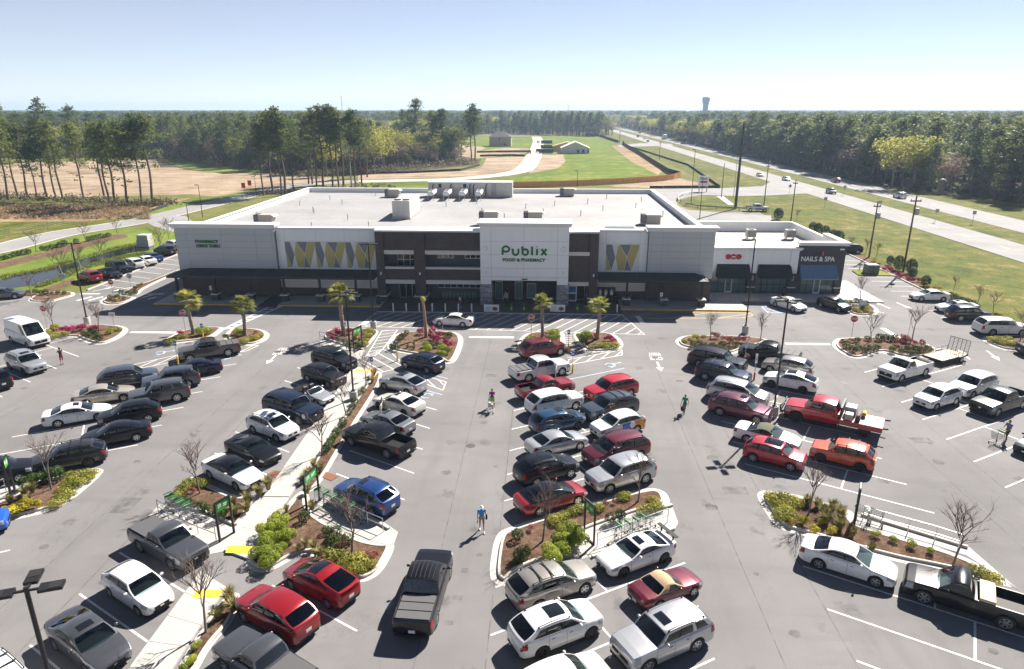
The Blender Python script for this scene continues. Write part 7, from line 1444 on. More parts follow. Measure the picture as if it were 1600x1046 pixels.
# ---------------------------------------------------------------- poles along the verge and behind
pole_wood = pbr('weathered pole timber', (.125,.10,.085), .9, var=.2, scale=2)
def pole(bp, tp, r, label, arm=0, mat=pole_wood, box=False, lamp=False, name='utility_pole', cat='utility pole'):
    q = g(*bp); top = atY(tp[0], tp[1], q.y); t = thing(name, label, cat, q, 0, 'poles along the verge'); h = top.z; b = MB(); b.tube([(0,0,0),(0,0,h)], [r, r*.62], 8); b.build('shaft', mat, t)
    if arm: b = MB(); b.box(-arm,arm,-.08,.08,h-.9,h-.7); b.build('cross_arm', mat, t); b = MB(); [b.lathe([(.05,h-.7),(.07,h-.55),(.03,h-.45)], 6, M=Matrix.Translation((x,0,0))) for x in (-arm*.9,arm*.9)]; b.build('insulator', sign_back, t)
    if box: b = MB(); b.lathe([(.28,h-2.9),(.3,h-2.8),(.3,h-2.0),(.26,h-1.9)], 10, M=Matrix.Translation((.45,0,0))); b.build('transformer_can', sign_back, t)
    if lamp: b = MB(); b.bbox(-.8,.0,-.22,.22,h-.05,h+.1,.03); b.build('lamp_head', black_metal, t)
    return h, q
pole((1357.7,402),(1374,315),.16,'wooden utility pole standing by the transformer',.6,box=True); pole((1411,425),(1433,306),.17,'wooden utility pole nearest along the verge bed',.8,box=True); pole((1235.7,345.5),(1243.6,281),.15,'wooden pole behind the shop wing',.5); pole((1193,326),(1198,255),.15,'wooden pole beside the pale pickup behind the shops',.5); pole((1127,309),(1131.6,255),.13,'slim pole on the lawn by the access road'); pole((1149,326),(1161,193),.38,'very tall dark steel pole by the access road',mat=pbr('dark steel pole', (.05,.055,.05), .6, .3, var=.1)); pole((1146,309),(1152,246),.11,'slim grey pole beside the very tall dark one',.5,steel)
pole((549.5,293),(543,193),.26,'pale grey tall pole behind the store among the pines',mat=pbr('pale pole', (.34,.33,.32), .7, var=.1)); pole((1030,250),(1031,221),.16,'wooden pole far along the verge',.6); pole((968,226),(964,205),.18,'farthest wooden pole along the verge',.6)
for a, b_, l in (((1079.6,319),(1085,234),'dark lamp post at the access road bend'),((1093,343),(1097,277),'dark lamp post behind the shops roof'),((902,291),(902,267),'thin dark lamp post before the cedar fence'),((316.7,340),(311.4,289.5),'dark lamp post beside the side road'),((294.9,345.5),(291.7,316.6),'dark lamp post at the store driveway'),((400.8,306),(398,276.6),'dark lamp post further along the side road')): pole(a, b_, .09, l, mat=black_metal, lamp=True, name='lamp_post', cat='lamp post')
for px, py, l in ((1233,304,'diamond road sign seen from behind on the verge'),(1318,306,'diamond road sign seen from behind in the median'),(1288,326,'white road sign on the verge slope'),(1373,332,'small square road sign in the median'),(1461,347,'small square sign farther along the median'),(1519,350,'rectangular sign in the median near the frame edge')):
    q = g(px, py); t = thing('road_sign', l, 'road sign', q, 0, 'signs along the highway'); b = MB(); b.tube([(0,0,0),(0,0,2.6)], .05, 5); b.build('post', steel, t); b = MB(); b.box(-.4,.4,-.02,.02,-.4,.4); p_ = b.build('panel', sign_back, t); p_.location = (0,-.07,2.5); p_.rotation_euler.y = R(45) if 'diamond' in l else 0
for px, py, l in ((381,298,'small red banner board by the side road'),(390.7,294,'dark red board at the road bend'),(568,272,'red board among the pines behind the store'),(974,226,'red board at the far end of the dark fence')):
    q = g(px, py); t = thing('red_board', l, 'sign', q, 0, 'red boards behind the store'); b = MB(); b.box(-.6,.6,-.05,.05,.8,2.4); b.build('panel', red_sign, t); b = MB(); b.box(-.05,.05,-.04,.04,0,.8); b.build('post', wood_m, t)

wire_m = pbr('overhead wire', (.02,.02,.02), .6, var=0)
for (x0, y0, z0), (x1, y1, z1), l in (((56.3,107,11.6),(56.0,118.2,11.2),'nearest'),((56.0,118.2,11.2),(56.4,158.6,11.2),'second'),((56.4,158.6,11.2),(56.5,179.3,11.2),'third'),((56.5,179.3,11.2),(58.4,359.8,11.0),'farthest')):
    t = thing('overhead_wire', l + ' pair of thin overhead wires between the wooden verge poles', 'wire', (x0,y0,0), 0, 'wires along the verge')
    for s_ in (-.5,.5): m = MB(); n = 10; m.tube([(lerp(0,x1-x0,k/n)+s_, (y1-y0)*k/n, lerp(z0,z1,k/n)-.012*abs(y1-y0)*4*(k/n)*(1-k/n)) for k in range(n+1)], .018, 3, cap=False); m.build('conductor', wire_m, t)
# ---------------------------------------------------------------- lamps, signs, corrals, carts, people
def lot_lamp(bp, tp, n, rot, label, zt=None):
    q = g(*bp) if bp else g(tp[0], tp[1], zt); h = atY(tp[0], tp[1], q.y).z if bp else zt; q.z = 0
    t = thing('parking_lamp', label, 'street lamp', q, 0, 'tall lot lamps'); b = MB(); b.lathe([(.36,0),(.36,.86),(.33,.9)], 16); b.build('concrete_base', concrete, t, 40); b = MB(); b.box(-.17,.17,-.17,.17,.9,.96); b.build('base_plate', black_metal, t); b = MB(); b.tube([(0,0,.9),(0,0,h)], [.085,.07], 8); b.build('pole', black_metal, t, 40)
    for k in range(n):
        a = R(rot + k*(360/n if n != 3 else 90)); M_ = Matrix.Translation((0,0,h-.12)) @ Matrix.Rotation(a,4,'Z'); b = MB(); b.box(0,.34,-.035,.035,-.03,.03,M=M_); ar = b.build('arm', black_metal, t)
        b = MB(); b.box(.34,1.02,-.2,.2,-.05,.055,M=M_); hd2 = b.build('lamp_head', black_metal, t); b = MB(); b.box(.62,.98,-.17,.17,.055,.066,M=M_); b.build('heat_sink', pbr('matt black', (.008,.008,.009), .8, var=0), hd2); b = MB(); b.box(.42,.96,-.16,.16,-.06,-.05,M=M_); b.build('lens', white_sign, hd2)
lot_lamp((137,507),(107,379),2,0,'tall black lamp on the island beside the white cargo van'); lot_lamp((584,514),(576,380),2,0,'tall black lamp beside the hatched walkway before the mural'); lot_lamp((553,626),(538,456),3,-90,'tall black lamp among the walkway trees'); lot_lamp((1164,521),(1180.7,374),1,180,'tall black lamp before the shop wing'); lot_lamp((1208,650),(1232,467),4,8,'tall four headed lamp between plum SUV and red flatbed'); lot_lamp(None,(40,918),3,-160+180,'three headed lamp at the lower picture corner', zt=10.0)
def post(px, h, t, r=.03, mat=steel): b = MB(); b.tube([(0,0,0),(0,0,h)], r, 6); return b.build('post', mat, t)
def octa(r, y): return [(r*math.cos(R(22.5+45*k)), y, r*math.sin(R(22.5+45*k))) for k in range(8)]
def stop(px, h, face, label, back=False):
    q = g(*px,.0); t = thing('stop_sign' if not back else 'traffic_sign', label, 'stop sign' if not back else 'traffic sign', q, R(face), 'traffic signs in the lot'); post(px, h+.35, t)
    b = MB(); b.add(octa(.40,-.05)+octa(.40,-.035), [tuple(range(8)), tuple(range(15,7,-1))] + [(i,8+i,8+(i+1) % 8,(i+1) % 8) for i in range(8)]); p = b.build('rim_plate', white_sign if not back else sign_back, t); p.location = (0,0,h)
    if back: return
    b = MB(); b.add(octa(.365,-.055), [tuple(range(8))]); p2 = b.build('red_face', red_sign, p); o = link('lettering', fit(text_mesh('STOP',1,0,white_sign,.03),.56,.26), p, (0,-.06,0)); o.rotation_euler.x = R(90)
for px, h, f, l in (((74,512),2.3,5,'stop sign beside the bare tree near the white van'),((178,467),2.3,5,'stop sign on the small island at the drive entrance'),((290,519),2.25,5,'stop sign beside the palm left of the ladder crosswalk'),((830,525),2.1,-4,'stop sign beside the palm before the entrance'),((1330,528),2.2,-15,'stop sign on the trailer island facing the lot'),((1418,529),2.5,58,'stop sign turned edge-on on the trailer island')): stop(px, h, f, l)
stop((205,452),1.9,185,'bare back of a sign beside the pharmacy drive',True); stop((102.5,456),2.2,185,'bare back of a sign by the pond side bed',True)
blue_sign = pbr('blue sign face', (.02,.12,.42), .5, var=0); yel = pbr('yellow post sleeve', (.70,.47,.02), .6, var=.1, scale=6); redp = pbr('red post sleeve', (.55,.03,.02), .6, var=.1, scale=6)
def post_sign(px, h, label, sleeve=None, face=blue_sign, w=.3, hh=.45, name='accessible_parking_sign', sl=.95, rz=0):
    q = g(*px); t = thing(name, label, 'sign', q, R(rz), 'small post signs'); post(px, h, t)
    if sleeve: b = MB(); b.tube([(0,0,0),(0,0,sl)], .085, 8); b.build('sleeve', sleeve, t)
    b = MB(); b.box(-w/2,w/2,-.05,-.035,h-hh-.02,h); p = b.build('panel', face, t); b = MB(); b.box(-w*.32,w*.32,-.056,-.051,h-hh*.7,h-hh*.35); b.build('symbol', white_sign if face is not white_sign else sign_back, p)
for px, h, l in (((621,564),2.3,'blue sign on yellow post at the staked palm island'),((582.5,592),2.2,'blue sign on yellow post at the walkway top'),((888,550),2.4,'blue sign on yellow post between the palm islands'),((894.5,583),2.2,'blue sign on yellow post before the white pickup'),((279,572),2.6,'blue sign on yellow post before the brown grey pickup'),((318,530),1.8,'blue sign on yellow post by the lime hedge')): post_sign(px, h, l, yel)
for px, h, l in (((1163,568),2.6,'white pickup-point sign on red post beside the black pickup'),((1178,594),2.6,'white pickup-point sign on red post before the white crossover')): post_sign(px, h, l, redp, white_sign, .22, .9, 'pickup_point_sign', .75)
post_sign((1346,485),1.3,'pale blue board on the nail salon island', None, pbr('pale blue board', (.45,.60,.72), .5, var=.05), .9, .8, 'info_board'); post_sign((179,513),1.9,'small white sign at the van island tip', None, white_sign, .7, .5, 'info_board'); post_sign((542,548),3.2,'slim white sign at the corral island', None, white_sign, .3, .45, 'slim_sign'); post_sign((1032,481),2.0,'white sign on the pavement by a canopy plinth', None, white_sign, .35,.5,'pavement_sign'); post_sign((332,470),2.0,'white sign on the pavement before the pharmacy wall', None, white_sign, .35,.5,'pavement_sign'); post_sign((692,518),1.4,'small white sign behind the azalea island', None, white_sign, .3,.3,'slim_sign')
# cart corrals
def corral_sign(b0, b1, label, h=2.55):
    p, q = g(*b0), g(*b1); t = thing('corral_sign', label, 'sign', p, 0, 'cart corral signs'); v = q-p
    for a in (Vector((0,0,0)), v): b = MB(); b.box(a.x-.055,a.x+.055,a.y-.055,a.y+.055,0,h); b.build('post', black_metal, t)
    M_ = Matrix.Translation(v/2) @ Matrix.Rotation(math.atan2(v.y, v.x),4,'Z'); L = v.length; b = MB(); b.box(-L/2,L/2,-.05,.05,h-.05,h+.04,M=M_); b.build('cross_bar', black_metal, t); b = MB(); b.box(-L/2,L/2,-.04,.04,.02,.1,M=M_); b.build('foot_bar', black_metal, t)
    b = MB(); b.box(-L/2+.07,L/2-.07,-.03,.03,h-.62,h-.07,M=M_); pn = b.build('panel', pbr('corral sign green', (.03,.27,.03), .5, var=.04), t)
    for sd_ in (-1,1):
        b = MB(); y = sd_*.036; [b.box(-L*.28+i*.0, -L*.12, min(y,y+.002*sd_), max(y,y+.002*sd_), h-.38+.06*i, h-.35+.06*i, M=M_) for i in range(4)]; b.box(-L*.33,-L*.30,min(y,y+.002*sd_),max(y,y+.002*sd_),h-.46,h-.16,M=M_); b.build('cart_icon', white_sign, pn)
        b = MB(); [b.box(L*.02, L*(.33-.08*i), min(y,y+.002*sd_), max(y,y+.002*sd_), h-.32-.11*i, h-.26-.11*i, M=M_) for i in range(2)]; b.build('print_line', white_sign, pn)
for a, b_, l in (((344,847),(366,833),'green cart sign beside the dark grey pickup corral'),((480,802),(499.5,782),'green cart sign beside the royal blue crossover corral'),((912.7,838),(927.7,852),'green cart sign beside the white coupe corral'),((1334,822),(1335.5,812),'green cart sign turned edge-on at the long island corral'),((17.5,775),(23,765),'green cart sign at the picture edge corral'),((553.5,552),(566.5,545),'green cart sign at the azalea island corral')): corral_sign(a, b_, l)
def rails(path, label, h=.95):
    P = [g(*p) for p in path]; o = P[0].copy(); t = thing('corral_rail', label, 'railing', o, 0, 'cart corral rails'); P = [p-o for p in P]
    for z in (h, h*.5): b = MB(); b.tube([P[0]+Vector((0,0,z-.02))] + [p+Vector((0,0,z)) for p in P] , .027, 6); b.build('rail', steel, t)
    for p in P: b = MB(); b.tube([p, p+Vector((0,0,h))], .027, 6); b.build('post', steel, t)
for p, l in (([(248,802),(264,812),(287,823),(310,834),(338,845)],'corral rail beside the dark grey pickup'),([(507,790),(525,798),(546,808),(575,822),(599,832)],'corral rail beside the royal blue crossover'),([(933,855),(960,846),(988,837),(1016,826),(1043,816)],'corral rail beside the white coupe'),([(1348,812),(1376,821),(1418,833),(1460,845),(1497,857)],'corral rail on the long tapered island'),([(500,531),(515,536),(532,541),(548,546)],'corral rail at the azalea island'),([(-20,782),(-6,776),(10,768)],'corral rail at the picture edge')): rails(p, l)
cart_m = pbr('cart wire', (.34,.35,.36), .35, .8, var=.05); cart_g = pbr('green cart plastic', (.02,.26,.04), .5, var=.05)
def cart_meshes():
    k = MB()
    for z, s in ((.42,.72),(.62,.86),(.82,.95),(.98,1.0)):
        x0, x1, w = -.42*s, .42*s, .27*s; k.tube([(x0,-w,z),(x1,-w*.8,z),(x1,w*.8,z),(x0,w,z),(x0,-w,z)], .012, 4)
    for i in range(7):
        for sgn in (-1,1): u = -1+2*i/6; k.tube([(.30*u,sgn*.19,.42),(.42*u,sgn*.26,.98)], .008, 3, cap=False)
    for i in range(5): v = -1+2*i/4; k.tube([(.30,v*.16,.42),(.42,v*.2,.98)], .008, 3, cap=False); k.tube([(-.30,v*.19,.42),(.30,v*.16,.42)], .008, 3, cap=False)
    f = MB(); [f.tube([(-.42,s*.25,1.0),(-.40,s*.25,.25),(-.38,s*.25,.14),(.45,s*.2,.14)], .018, 5) for s in (-1,1)]; f.tube([(.45,-.2,.14),(.45,.2,.14)], .018, 5)
    h = MB(); h.tube([(-.5,-.27,1.04),(-.5,.27,1.04)], .026, 6); h.box(-.44,-.36,-.25,.25,.86,.98)
    w = MB(); w.lathe([(.02,-.02),(.065,-.02),(.065,.02),(.02,.02)], 10, M=Matrix.Rotation(R(90),4,'X'))
    return k.mesh('basket', [cart_m]), f.mesh('frame', [cart_m]), h.mesh('handle', [cart_g]), w.mesh('wheel', [tyre_m])
CM = cart_meshes()
def cart(q, rz, label, group='carts in the corrals'):
    t = thing('shopping_cart', label, 'shopping cart', q, rz, group); link('basket', CM[0], t); link('frame', CM[1], t); link('handle', CM[2], t)
    for x in (-.38,.42):
        for y in (-.22,.22): link('wheel', CM[3], t, (x,y,.066))
    return t
def cart_row(a, b_, n, label, rows=1, off=.7):
    p, q = g(*a,.02), g(*b_,.02); v = (q-p).normalized(); nn = Vector((-v.y,v.x,0))
    for r in range(rows):
        for k in range(n): o = p.lerp(q, k/max(1,n-1)) + nn*off*r; cart(o, math.atan2(v.y,v.x)+rs.uniform(-.06,.06), label)
cart_row((272,797),(302,813),4,'green handled cart nested in the corral by the dark grey pickup',1); cart_row((504,786),(560,814),5,'green handled cart nested in the corral by the royal blue crossover',1); cart_row((975,838),(1012,824),4,'cart nested in the corral by the white coupe'); cart_row((1347,816),(1366,821),2,'stray cart in the long island corral')
for k in range(9): cart(Vector((-12.9+.5*k,87.3,.03)), R(90)+rs.uniform(-.1,.1), 'cart parked in the shade of the brick recess', 'carts by the store wall')
# bollards, banners, small store-front things
for i, x in enumerate((614.7,635,655.5,675.6,696,716.4,737,964)):
    q = g(x, 486.8+.0045*(x-614)); o = thing('bollard', 'white steel bollard in the row before the brick block' if x < 800 else 'white steel bollard alone at the right end of the entrance paving', 'bollard', q, 0, 'bollards before the store'); b = MB(); b.tube([(0,0,0),(0,0,1.0)], .09, 10); b.build('tube', white_sign, o, 40); b = MB(); b.lathe([(.09,1.0),(.07,1.05),(.01,1.07)], 10); b.build('cap', white_sign, o)
for x in (799,819,840,902,922,943):
    q = g(x, 488.4); o = thing('wrapped_bollard', 'green printed bollard before the entrance' if x < 860 else 'green printed bollard before the right brick block', 'bollard', q, 0, 'green bollards before the store'); b = MB(); b.tube([(0,0,0),(0,0,1.15)], .12, 10); b.build('sleeve', pbr('green bollard print', (.012,.14,.02), .5, var=.3, scale=4), o, 40); b = MB(); b.lathe([(.125,.35),(.125,.7)], 10, cap=False); b.build('lime_print', pbr('lime print', (.30,.48,.03), .5, var=.3, scale=6), o)
for x, l in ((768,'white banner board with a food picture, nearer the brick block'),(871,'white banner board with a food picture by the right stone column')):
    q = g(x, 488.6); t = thing('banner_board', l, 'banner', q); b = MB(); b.bbox(-.95,.95,-.04,.04,.1,1.02,.02); p = b.build('board', white_sign, t); b = MB(); b.lathe([(.001,0),(.34,0)], 12, M=Matrix.Translation((.45,-.045,.5)) @ Matrix.Rotation(R(90),4,'X') @ Matrix.Diagonal((1,.75,1,1)), cap=False); b.build('food_picture', pbr('brown food print', (.20,.07,.03), .5, var=.6, scale=9), p); b = MB(); b.box(-.75,-.1,-.046,-.042,.58,.68); b.box(-.75,-.25,-.046,-.042,.42,.5); b.build('print_line', pbr('mint print', (.25,.55,.50), .5, var=0), p); b = MB(); b.box(-.8,-.7,-.2,.2,0,.1); b.box(.7,.8,-.2,.2,0,.1); b.build('foot', black_metal, t)
for k in range(3): o = thing('propane_tank', 'white gas bottle in the dark rack by the brick pier', 'gas bottle', (7.6+.75*k,87.3,.9), 0, 'gas bottles'); b = MB(); b.lathe([(.1,0),(.2,.05),(.22,.3),(.2,.55),(.08,.62),(.08,.75)], 12); b.build('bottle', white_sign, o, 40); b = MB(); b.lathe([(.12,.7),(.12,.8)], 8); b.build('collar', steel, o)
t = thing('gas_rack', 'black gas bottle rack under the canopy', 'rack', (8.35,87.4,.15)); b = MB(); b.box(-1.3,1.3,-.4,.45,0,.74); b.build('cabinet', black_metal, t); b = MB(); b.box(-1.3,1.3,.4,.45,.74,1.7); b.build('back_panel', black_metal, t)
t = thing('poster_cabinet', 'pale poster cabinet beside the right stone column', 'cabinet', (4.0,87.2,0)); b = MB(); b.bbox(-.75,.55,-.2,.3,.05,2.3,.03); c_ = b.build('case', white_sign, t); b = MB(); b.box(-.6,.4,-.225,-.205,1.3,2.1); b.build('poster', blue_sign, c_); b = MB(); b.box(-.6,.4,-.225,-.205,.3,1.1); b.build('shelf_front', slot_m, c_)
for x, y, l in ((-16,85.2,'black litter bin at the brick pier'),(33.6,91.6,'black litter bin between the shops'),(-20.2,84.9,'black litter bin at the brick block corner')): t = thing('litter_bin', l, 'bin', (x-.9,y-.6,.03 if y < 88 else .15), 0, 'litter bins'); b = MB(); b.lathe([(.3,0),(.32,.9),(.28,1.0)], 14); b.build('drum', black_metal, t, 40); b = MB(); b.lathe([(.3,1.0),(.22,1.12),(.05,1.15)], 12); b.build('lid', black_metal, t, 40)
# bicycle
q = g(928,552); t = thing('bicycle', 'thin grey bicycle leaning at the palm island kerb', 'bicycle', q, R(20)); BM = pbr('grey bicycle paint', (.25,.26,.27), .4, .5, var=0)
for x in (-.52,.52):
    b = MB(); b.tube([(x+.33*math.cos(a*.4189),0,.34+.33*math.sin(a*.4189)) for a in range(16)], .022, 5, cap=False); w = b.build('wheel', tyre_m, t); b = MB(); [b.tube([(x,0,.34),(x+.32*math.cos(a*.785),0,.34+.32*math.sin(a*.785))], .005, 3, cap=False) for a in range(8)]; b.build('spokes', steel, w)
b = MB(); [b.tube(s_, .018, 5) for s_ in ([(-.52,0,.34),(-.05,0,.32),(.38,0,.8),(-.2,0,.85),(-.05,0,.32)],[(-.52,0,.34),(-.2,0,.85)],[(.52,0,.34),(.4,0,.75),(.36,0,.98)])]; b.build('frame', BM, t); b = MB(); b.tube([(.3,-.25,1.0),(.36,0,.98),(.3,.25,1.0)], .015, 5); b.build('handlebar', BM, t); b = MB(); b.bbox(-.35,-.1,-.07,.07,.9,.96,.02); b.build('saddle', tyre_m, t)
# drain grates beside the beds
for px, py, r_ in ((432,742,-30),(514,745,-30)): q = g(px, py); b = MB(); b.box(-.6,.6,-.35,.35,0,.02); [b.box(-.5+k*.14,-.44+k*.14,-.3,.3,.02,.03) for k in range(8)]; o = b.build('drain_grate', pbr('rusty iron', (.20,.09,.05), .9, var=.3, scale=8)); o.location = (q.x,q.y,.006); o.rotation_euler.z = R(r_); tag(o, 'rusty drain grate ' + ('before the black roofed white sedan' if px < 480 else 'near the royal blue crossover'), 'drain', 'drain grates')
# ---- people: one continuous body, clothing by region
skin_m = pbr('skin', (.52,.32,.23), .6, var=.05); skin_d = pbr('tanned skin', (.40,.23,.16), .6, var=.05)
def person(px, rz, label, shirt, pants, shoes, hair, pose='walk', h=1.72, shorts=False, sleeve=.5, hat=None, at=None):
    s = h/1.75; J = dict(hip=(0,0,.95), waist=(0,0,1.08), chest=(.02,0,1.32), neck=(.02,0,1.49), head=(.045,0,1.64))
    st = .16 if pose in ('walk','cart') else .03
    for k, sg in (('l',1),('r',-1)):
        f = st*sg; J['hip'+k] = (0,.09*sg,.92); J['knee'+k] = (f*.7+.04,.10*sg,.50); J['ank'+k] = (f*1.35-.02,.10*sg,.08); J['toe'+k] = (f*1.35+.15,.12*sg,.035); J['sh'+k] = (.0,.185*sg,1.42)
        if pose == 'cart': J['el'+k] = (.10,.25*sg,1.16); J['wr'+k] = (.36,.22*sg,1.06); J['ha'+k] = (.44,.21*sg,1.05)
        elif pose == 'raise': J['el'+k] = (.18,.22*sg,1.32); J['wr'+k] = (.40,.12*sg,1.44); J['ha'+k] = (.48,.10*sg,1.48)
        else: J['el'+k] = (-f*.5-.02,.25*sg,1.15); J['wr'+k] = (-f*.9+.06,.26*sg,.92); J['ha'+k] = (-f*1.0+.09,.265*sg,.83)
    segs = [('hip','waist',.135,.125,'pants'),('waist','chest',.125,.15,'shirt'),('chest','neck',.14,.065,'shirt'),('neck','head',.055,.06,'skin')]
    for k in 'lr': segs += [('chest','sh'+k,.12,.075,'shirt'),('hip','hip'+k,.12,.10,'pants'),('hip'+k,'knee'+k,.092,.062,'pants'),('knee'+k,'ank'+k,.06,.042,'calf'),('ank'+k,'toe'+k,.045,.036,'shoe'),('sh'+k,'el'+k,.062,.045,'sleeve'),('el'+k,'wr'+k,.042,.03,'skin'),('wr'+k,'ha'+k,.03,.036,'skin')]
    bm = bmesh.new()
    for a, b_, r0, r1, _ in segs:
        p, q = Vector(J[a]), Vector(J[b_]); n = 4
        for i in range(n+1):
            u = i/n; bmesh.ops.create_uvsphere(bm, u_segments=10, v_segments=6, radius=lerp(r0,r1,u), matrix=Matrix.Translation(p.lerp(q,u)) @ (Matrix.Diagonal((.78,1.15,1,1)) if _ in ('shirt','pants') and a in ('hip','waist','chest') else Matrix.Identity(4)))
    bmesh.ops.create_uvsphere(bm, u_segments=12, v_segments=8, radius=.1, matrix=Matrix.Translation(J['head']) @ Matrix.Diagonal((.98,.8,1.22,1)))
    bmesh.ops.create_uvsphere(bm, u_segments=6, v_segments=4, radius=.02, matrix=Matrix.Translation(Vector(J['head'])+Vector((.098,0,-.01))))
    for sg in (1,-1): bmesh.ops.create_uvsphere(bm, u_segments=6, v_segments=4, radius=.024, matrix=Matrix.Translation(Vector(J['head'])+Vector((0,.082*sg,-.01))))
    me = bpy.data.meshes.new('person'); bm.to_mesh(me); bm.free(); o = bpy.data.objects.new('person', me); md = o.modifiers.new('r','REMESH'); md.mode = 'VOXEL'; md.voxel_size = .017; ms_ = o.modifiers.new('s','SMOOTH'); ms_.iterations = 3
    me2 = evaluated(o); me2.name = 'body'
    mats = [skin_m, shirt, pants, shoes]; me2.materials.clear(); [me2.materials.append(m) for m in mats]
    key = {'skin':0,'shirt':1,'pants':2,'shoe':3,'calf':0 if shorts else 2,'sleeve':1}; hd2 = Vector(J['head'])
    for f in me2.polygons:
        c = Vector(f.center); best = (9,'skin')
        for a, b_, r0, r1, nm in segs:
            p, q = Vector(J[a]), Vector(J[b_]); e = q-p; u = max(0,min(1,(c-p).dot(e)/e.length_squared)); d = (c-(p+e*u)).length - lerp(r0,r1,u)
            if d < best[0]: best = (d, nm if not (nm == 'sleeve' and u > sleeve) else 'skin')
        f.material_index = 0 if c.z > 1.515 else key[best[1]]
    bm = bmesh.new(); bm.from_mesh(me2)                     # five fingers on each hand
    fm = MB()
    for k, sg in (('l',1),('r',-1)):
        w, hnd = Vector(J['wr'+k]), Vector(J['ha'+k]); d = (hnd-w).normalized(); side = Vector((0,1,0)) if abs(d.y) < .8 else Vector((1,0,0)); side = (side-d*side.dot(d)).normalized(); nrm = d.cross(side)
        for i, L in enumerate((.062,.072,.068,.052)): o_ = hnd + side*(i-1.5)*.019 + d*.02; fm.tube([o_, o_+d*L*.6+nrm*.012*sg, o_+d*L+nrm*.03*sg], [.010,.009,.007], 5)
        o_ = hnd - side*.03; fm.tube([o_, o_+d*.03-side*.025, o_+d*.055-side*.03], [.011,.010,.008], 5)
    fme = fm.mesh('f', [skin_m]); bm.from_mesh(fme); bm.to_mesh(me2); bm.free(); me2.polygons.foreach_set('use_smooth', [True]*len(me2.polygons))
    q = g(*px,.008) if at is None else Vector(at); t = thing('person', label, 'person', q, rz, None); t.scale = (s,s,s); link('body', me2, t)
    hm = MB(); hm.lathe([(.001,.135),(.05,.128),(.085,.09),(.101,.03),(.098,-.03)], 14, M=Matrix.Translation(hd2+Vector((-.015,0,.0))) @ Matrix.Diagonal((1,.9,1,1)), cap=False)
    if hat: hm.lathe([(.1,.045),(.13,.04),(.1,.05)], 14, M=Matrix.Translation(hd2+Vector((.03,0,.0))) @ Matrix.Diagonal((1,.85,1,1)), cap=False)
    else: hm.lathe([(.09,.02),(.088,-.06),(.06,-.10)], 12, M=Matrix.Translation(hd2+Vector((-.035,0,.0))) @ Matrix.Diagonal((.75,.95,1,1)), cap=False)
    hm.build('hat' if hat else 'hair', hat or hair, t, 60)
    em = MB(); [em.box(.085,.093,y-.012,y+.012,.005,.017,M=Matrix.Translation(hd2)) for y in (-.034,.034)]; em.box(.084,.09,-.024,.024,-.058,-.05,M=Matrix.Translation(hd2)); em.build('facial_features', pbr('dark features', (.05,.02,.02), .6, var=0), t); return t
cl_ = lambda n, c: pbr(n + ' cloth', c, .9, var=.12, scale=9)
dk = cl_('black',(.015,.015,.017)); jeans = cl_('denim',(.06,.09,.16)); khaki = cl_('khaki',(.33,.27,.2)); bh = cl_('brown hair',(.05,.028,.015)); gh = cl_('grey hair',(.4,.38,.36)); rh_ = cl_('auburn hair',(.16,.05,.02))
t = person((769,636),R(-90),'person in a purple top pushing a loaded shopping cart',cl_('purple',(.30,.05,.33)),dk,dk,bh,'cart',1.66); q = g(769,636,0); cart(Vector((q.x,q.y-.98,.008)), R(-90), 'loaded shopping cart pushed by the person in purple', 'carts being pushed')
for i, (dx, dy, m_) in enumerate(((-.15,.1,white_sign),(.15,.15,cl_('paper bag',(.42,.27,.15))),(.1,-.2,white_sign))): o = MB().bbox(-.13,.13,-.1,.1,0,.3,.03).build('grocery_bag', m_); o.location = (q.x+dx, q.y-.98+dy, .5); o.rotation_euler.z = i; tag(o, ('white bag at the back of the pushed cart','brown paper bag in the pushed cart','white bag at the front of the pushed cart')[i], 'bag', 'bags in the cart')
t = person((753,830),R(-80),'person in a bright blue shirt and white cap walking alone down the aisle',cl_('bright blue',(.05,.25,.55)),khaki,white_sign,gh,'walk',1.75,hat=cl_('white cap',(.7,.7,.7))); b = MB(); b.bbox(-.06,.06,.24,.34,.78,1.12,.03); b.build('shoulder_bag', dk, t)
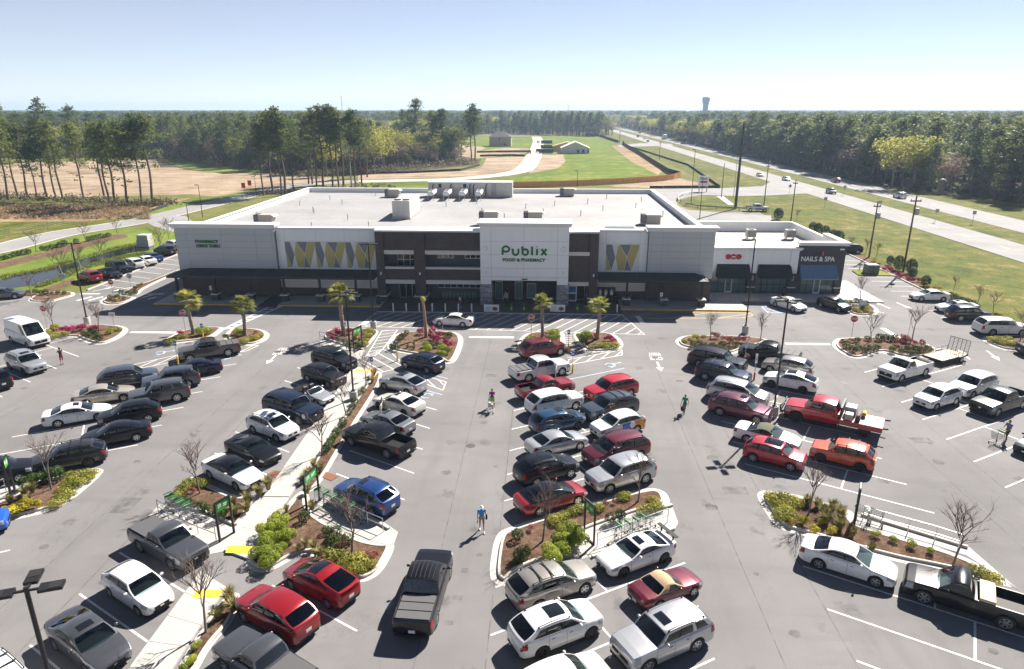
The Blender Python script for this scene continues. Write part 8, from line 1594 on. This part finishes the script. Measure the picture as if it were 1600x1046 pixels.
t = person((1069,646),R(-125),'person with auburn hair in a green top carrying a brown bag',cl_('green',(.015,.22,.07)),jeans,dk,rh_,'walk',1.68); q = g(1064,647); o = MB().bbox(-.12,.12,-.2,.2,.25,.62,.05).tube([(0,-.12,.62),(0,-.06,.82),(0,.06,.82),(0,.12,.62)], .012, 4).build('hand_bag', cl_('brown leather',(.10,.05,.03))); o.location = (q.x+.1,q.y+.1,.0); tag(o, 'brown bag hanging low beside the person in green', 'bag')
t = person((1571,690),R(-160),'person in a grey blue shirt and brown trousers pushing an empty cart',cl_('grey blue',(.15,.17,.26)),cl_('brown trousers',(.10,.055,.025)),dk,bh,'cart',1.78); q = g(1571,690); cart(Vector((q.x-.95,q.y-.35,.008)), R(-160), 'empty shopping cart pushed by the person in brown trousers', 'carts being pushed')
person((858,588),R(60),'person in a blue jacket getting into the white pickup',cl_('sky blue',(.08,.26,.52)),dk,dk,gh,'stand',1.7)
person(None,R(200),'person in a white top and blue jeans walking before the brick block',cl_('white',(.6,.6,.6)),jeans,white_sign,bh,'walk',1.7,at=(g(719,482).x,g(719,482).y,.035)); person(None,R(-95),'person in a grey top walking out of the entrance',cl_('grey',(.25,.28,.33)),dk,dk,gh,'walk',1.74,at=(g(790,479).x,g(790,479).y,.035)); person(None,R(-90),'person in black standing in the open doorway',dk,cl_('beige',(.4,.34,.27)),dk,bh,'stand',1.74,at=(-4.6,87.3,.035))
person((98,570),R(160),'person in black top and red shorts holding up a phone near the silver grey SUV',dk,cl_('dark red shorts',(.20,.012,.02)),cl_('red shoes',(.6,.03,.02)),bh,'raise',1.78,shorts=True)
# ---------------------------------------------------------------- air
hz = MB().box(-5300,5300,-120,5600,-1.3,64); ho = hz.build('haze', []); ho['kind'] = 'stuff'; tag(ho, 'thin pale blue summer haze over the whole place', 'haze')
hm_ = bpy.data.materials.new('haze air'); hm_.use_nodes = True; hn = hm_.node_tree; hn.nodes.remove(hn.nodes['Principled BSDF']); pv = hn.nodes.new('ShaderNodeVolumePrincipled'); pv.inputs['Color'].default_value = (.52,.70,.96,1); pv.inputs['Density'].default_value = .00021; pv.inputs['Anisotropy'].default_value = .2
hn.links.new(pv.outputs[0], hn.nodes['Material Output'].inputs['Volume']); ho.data.materials.append(hm_)
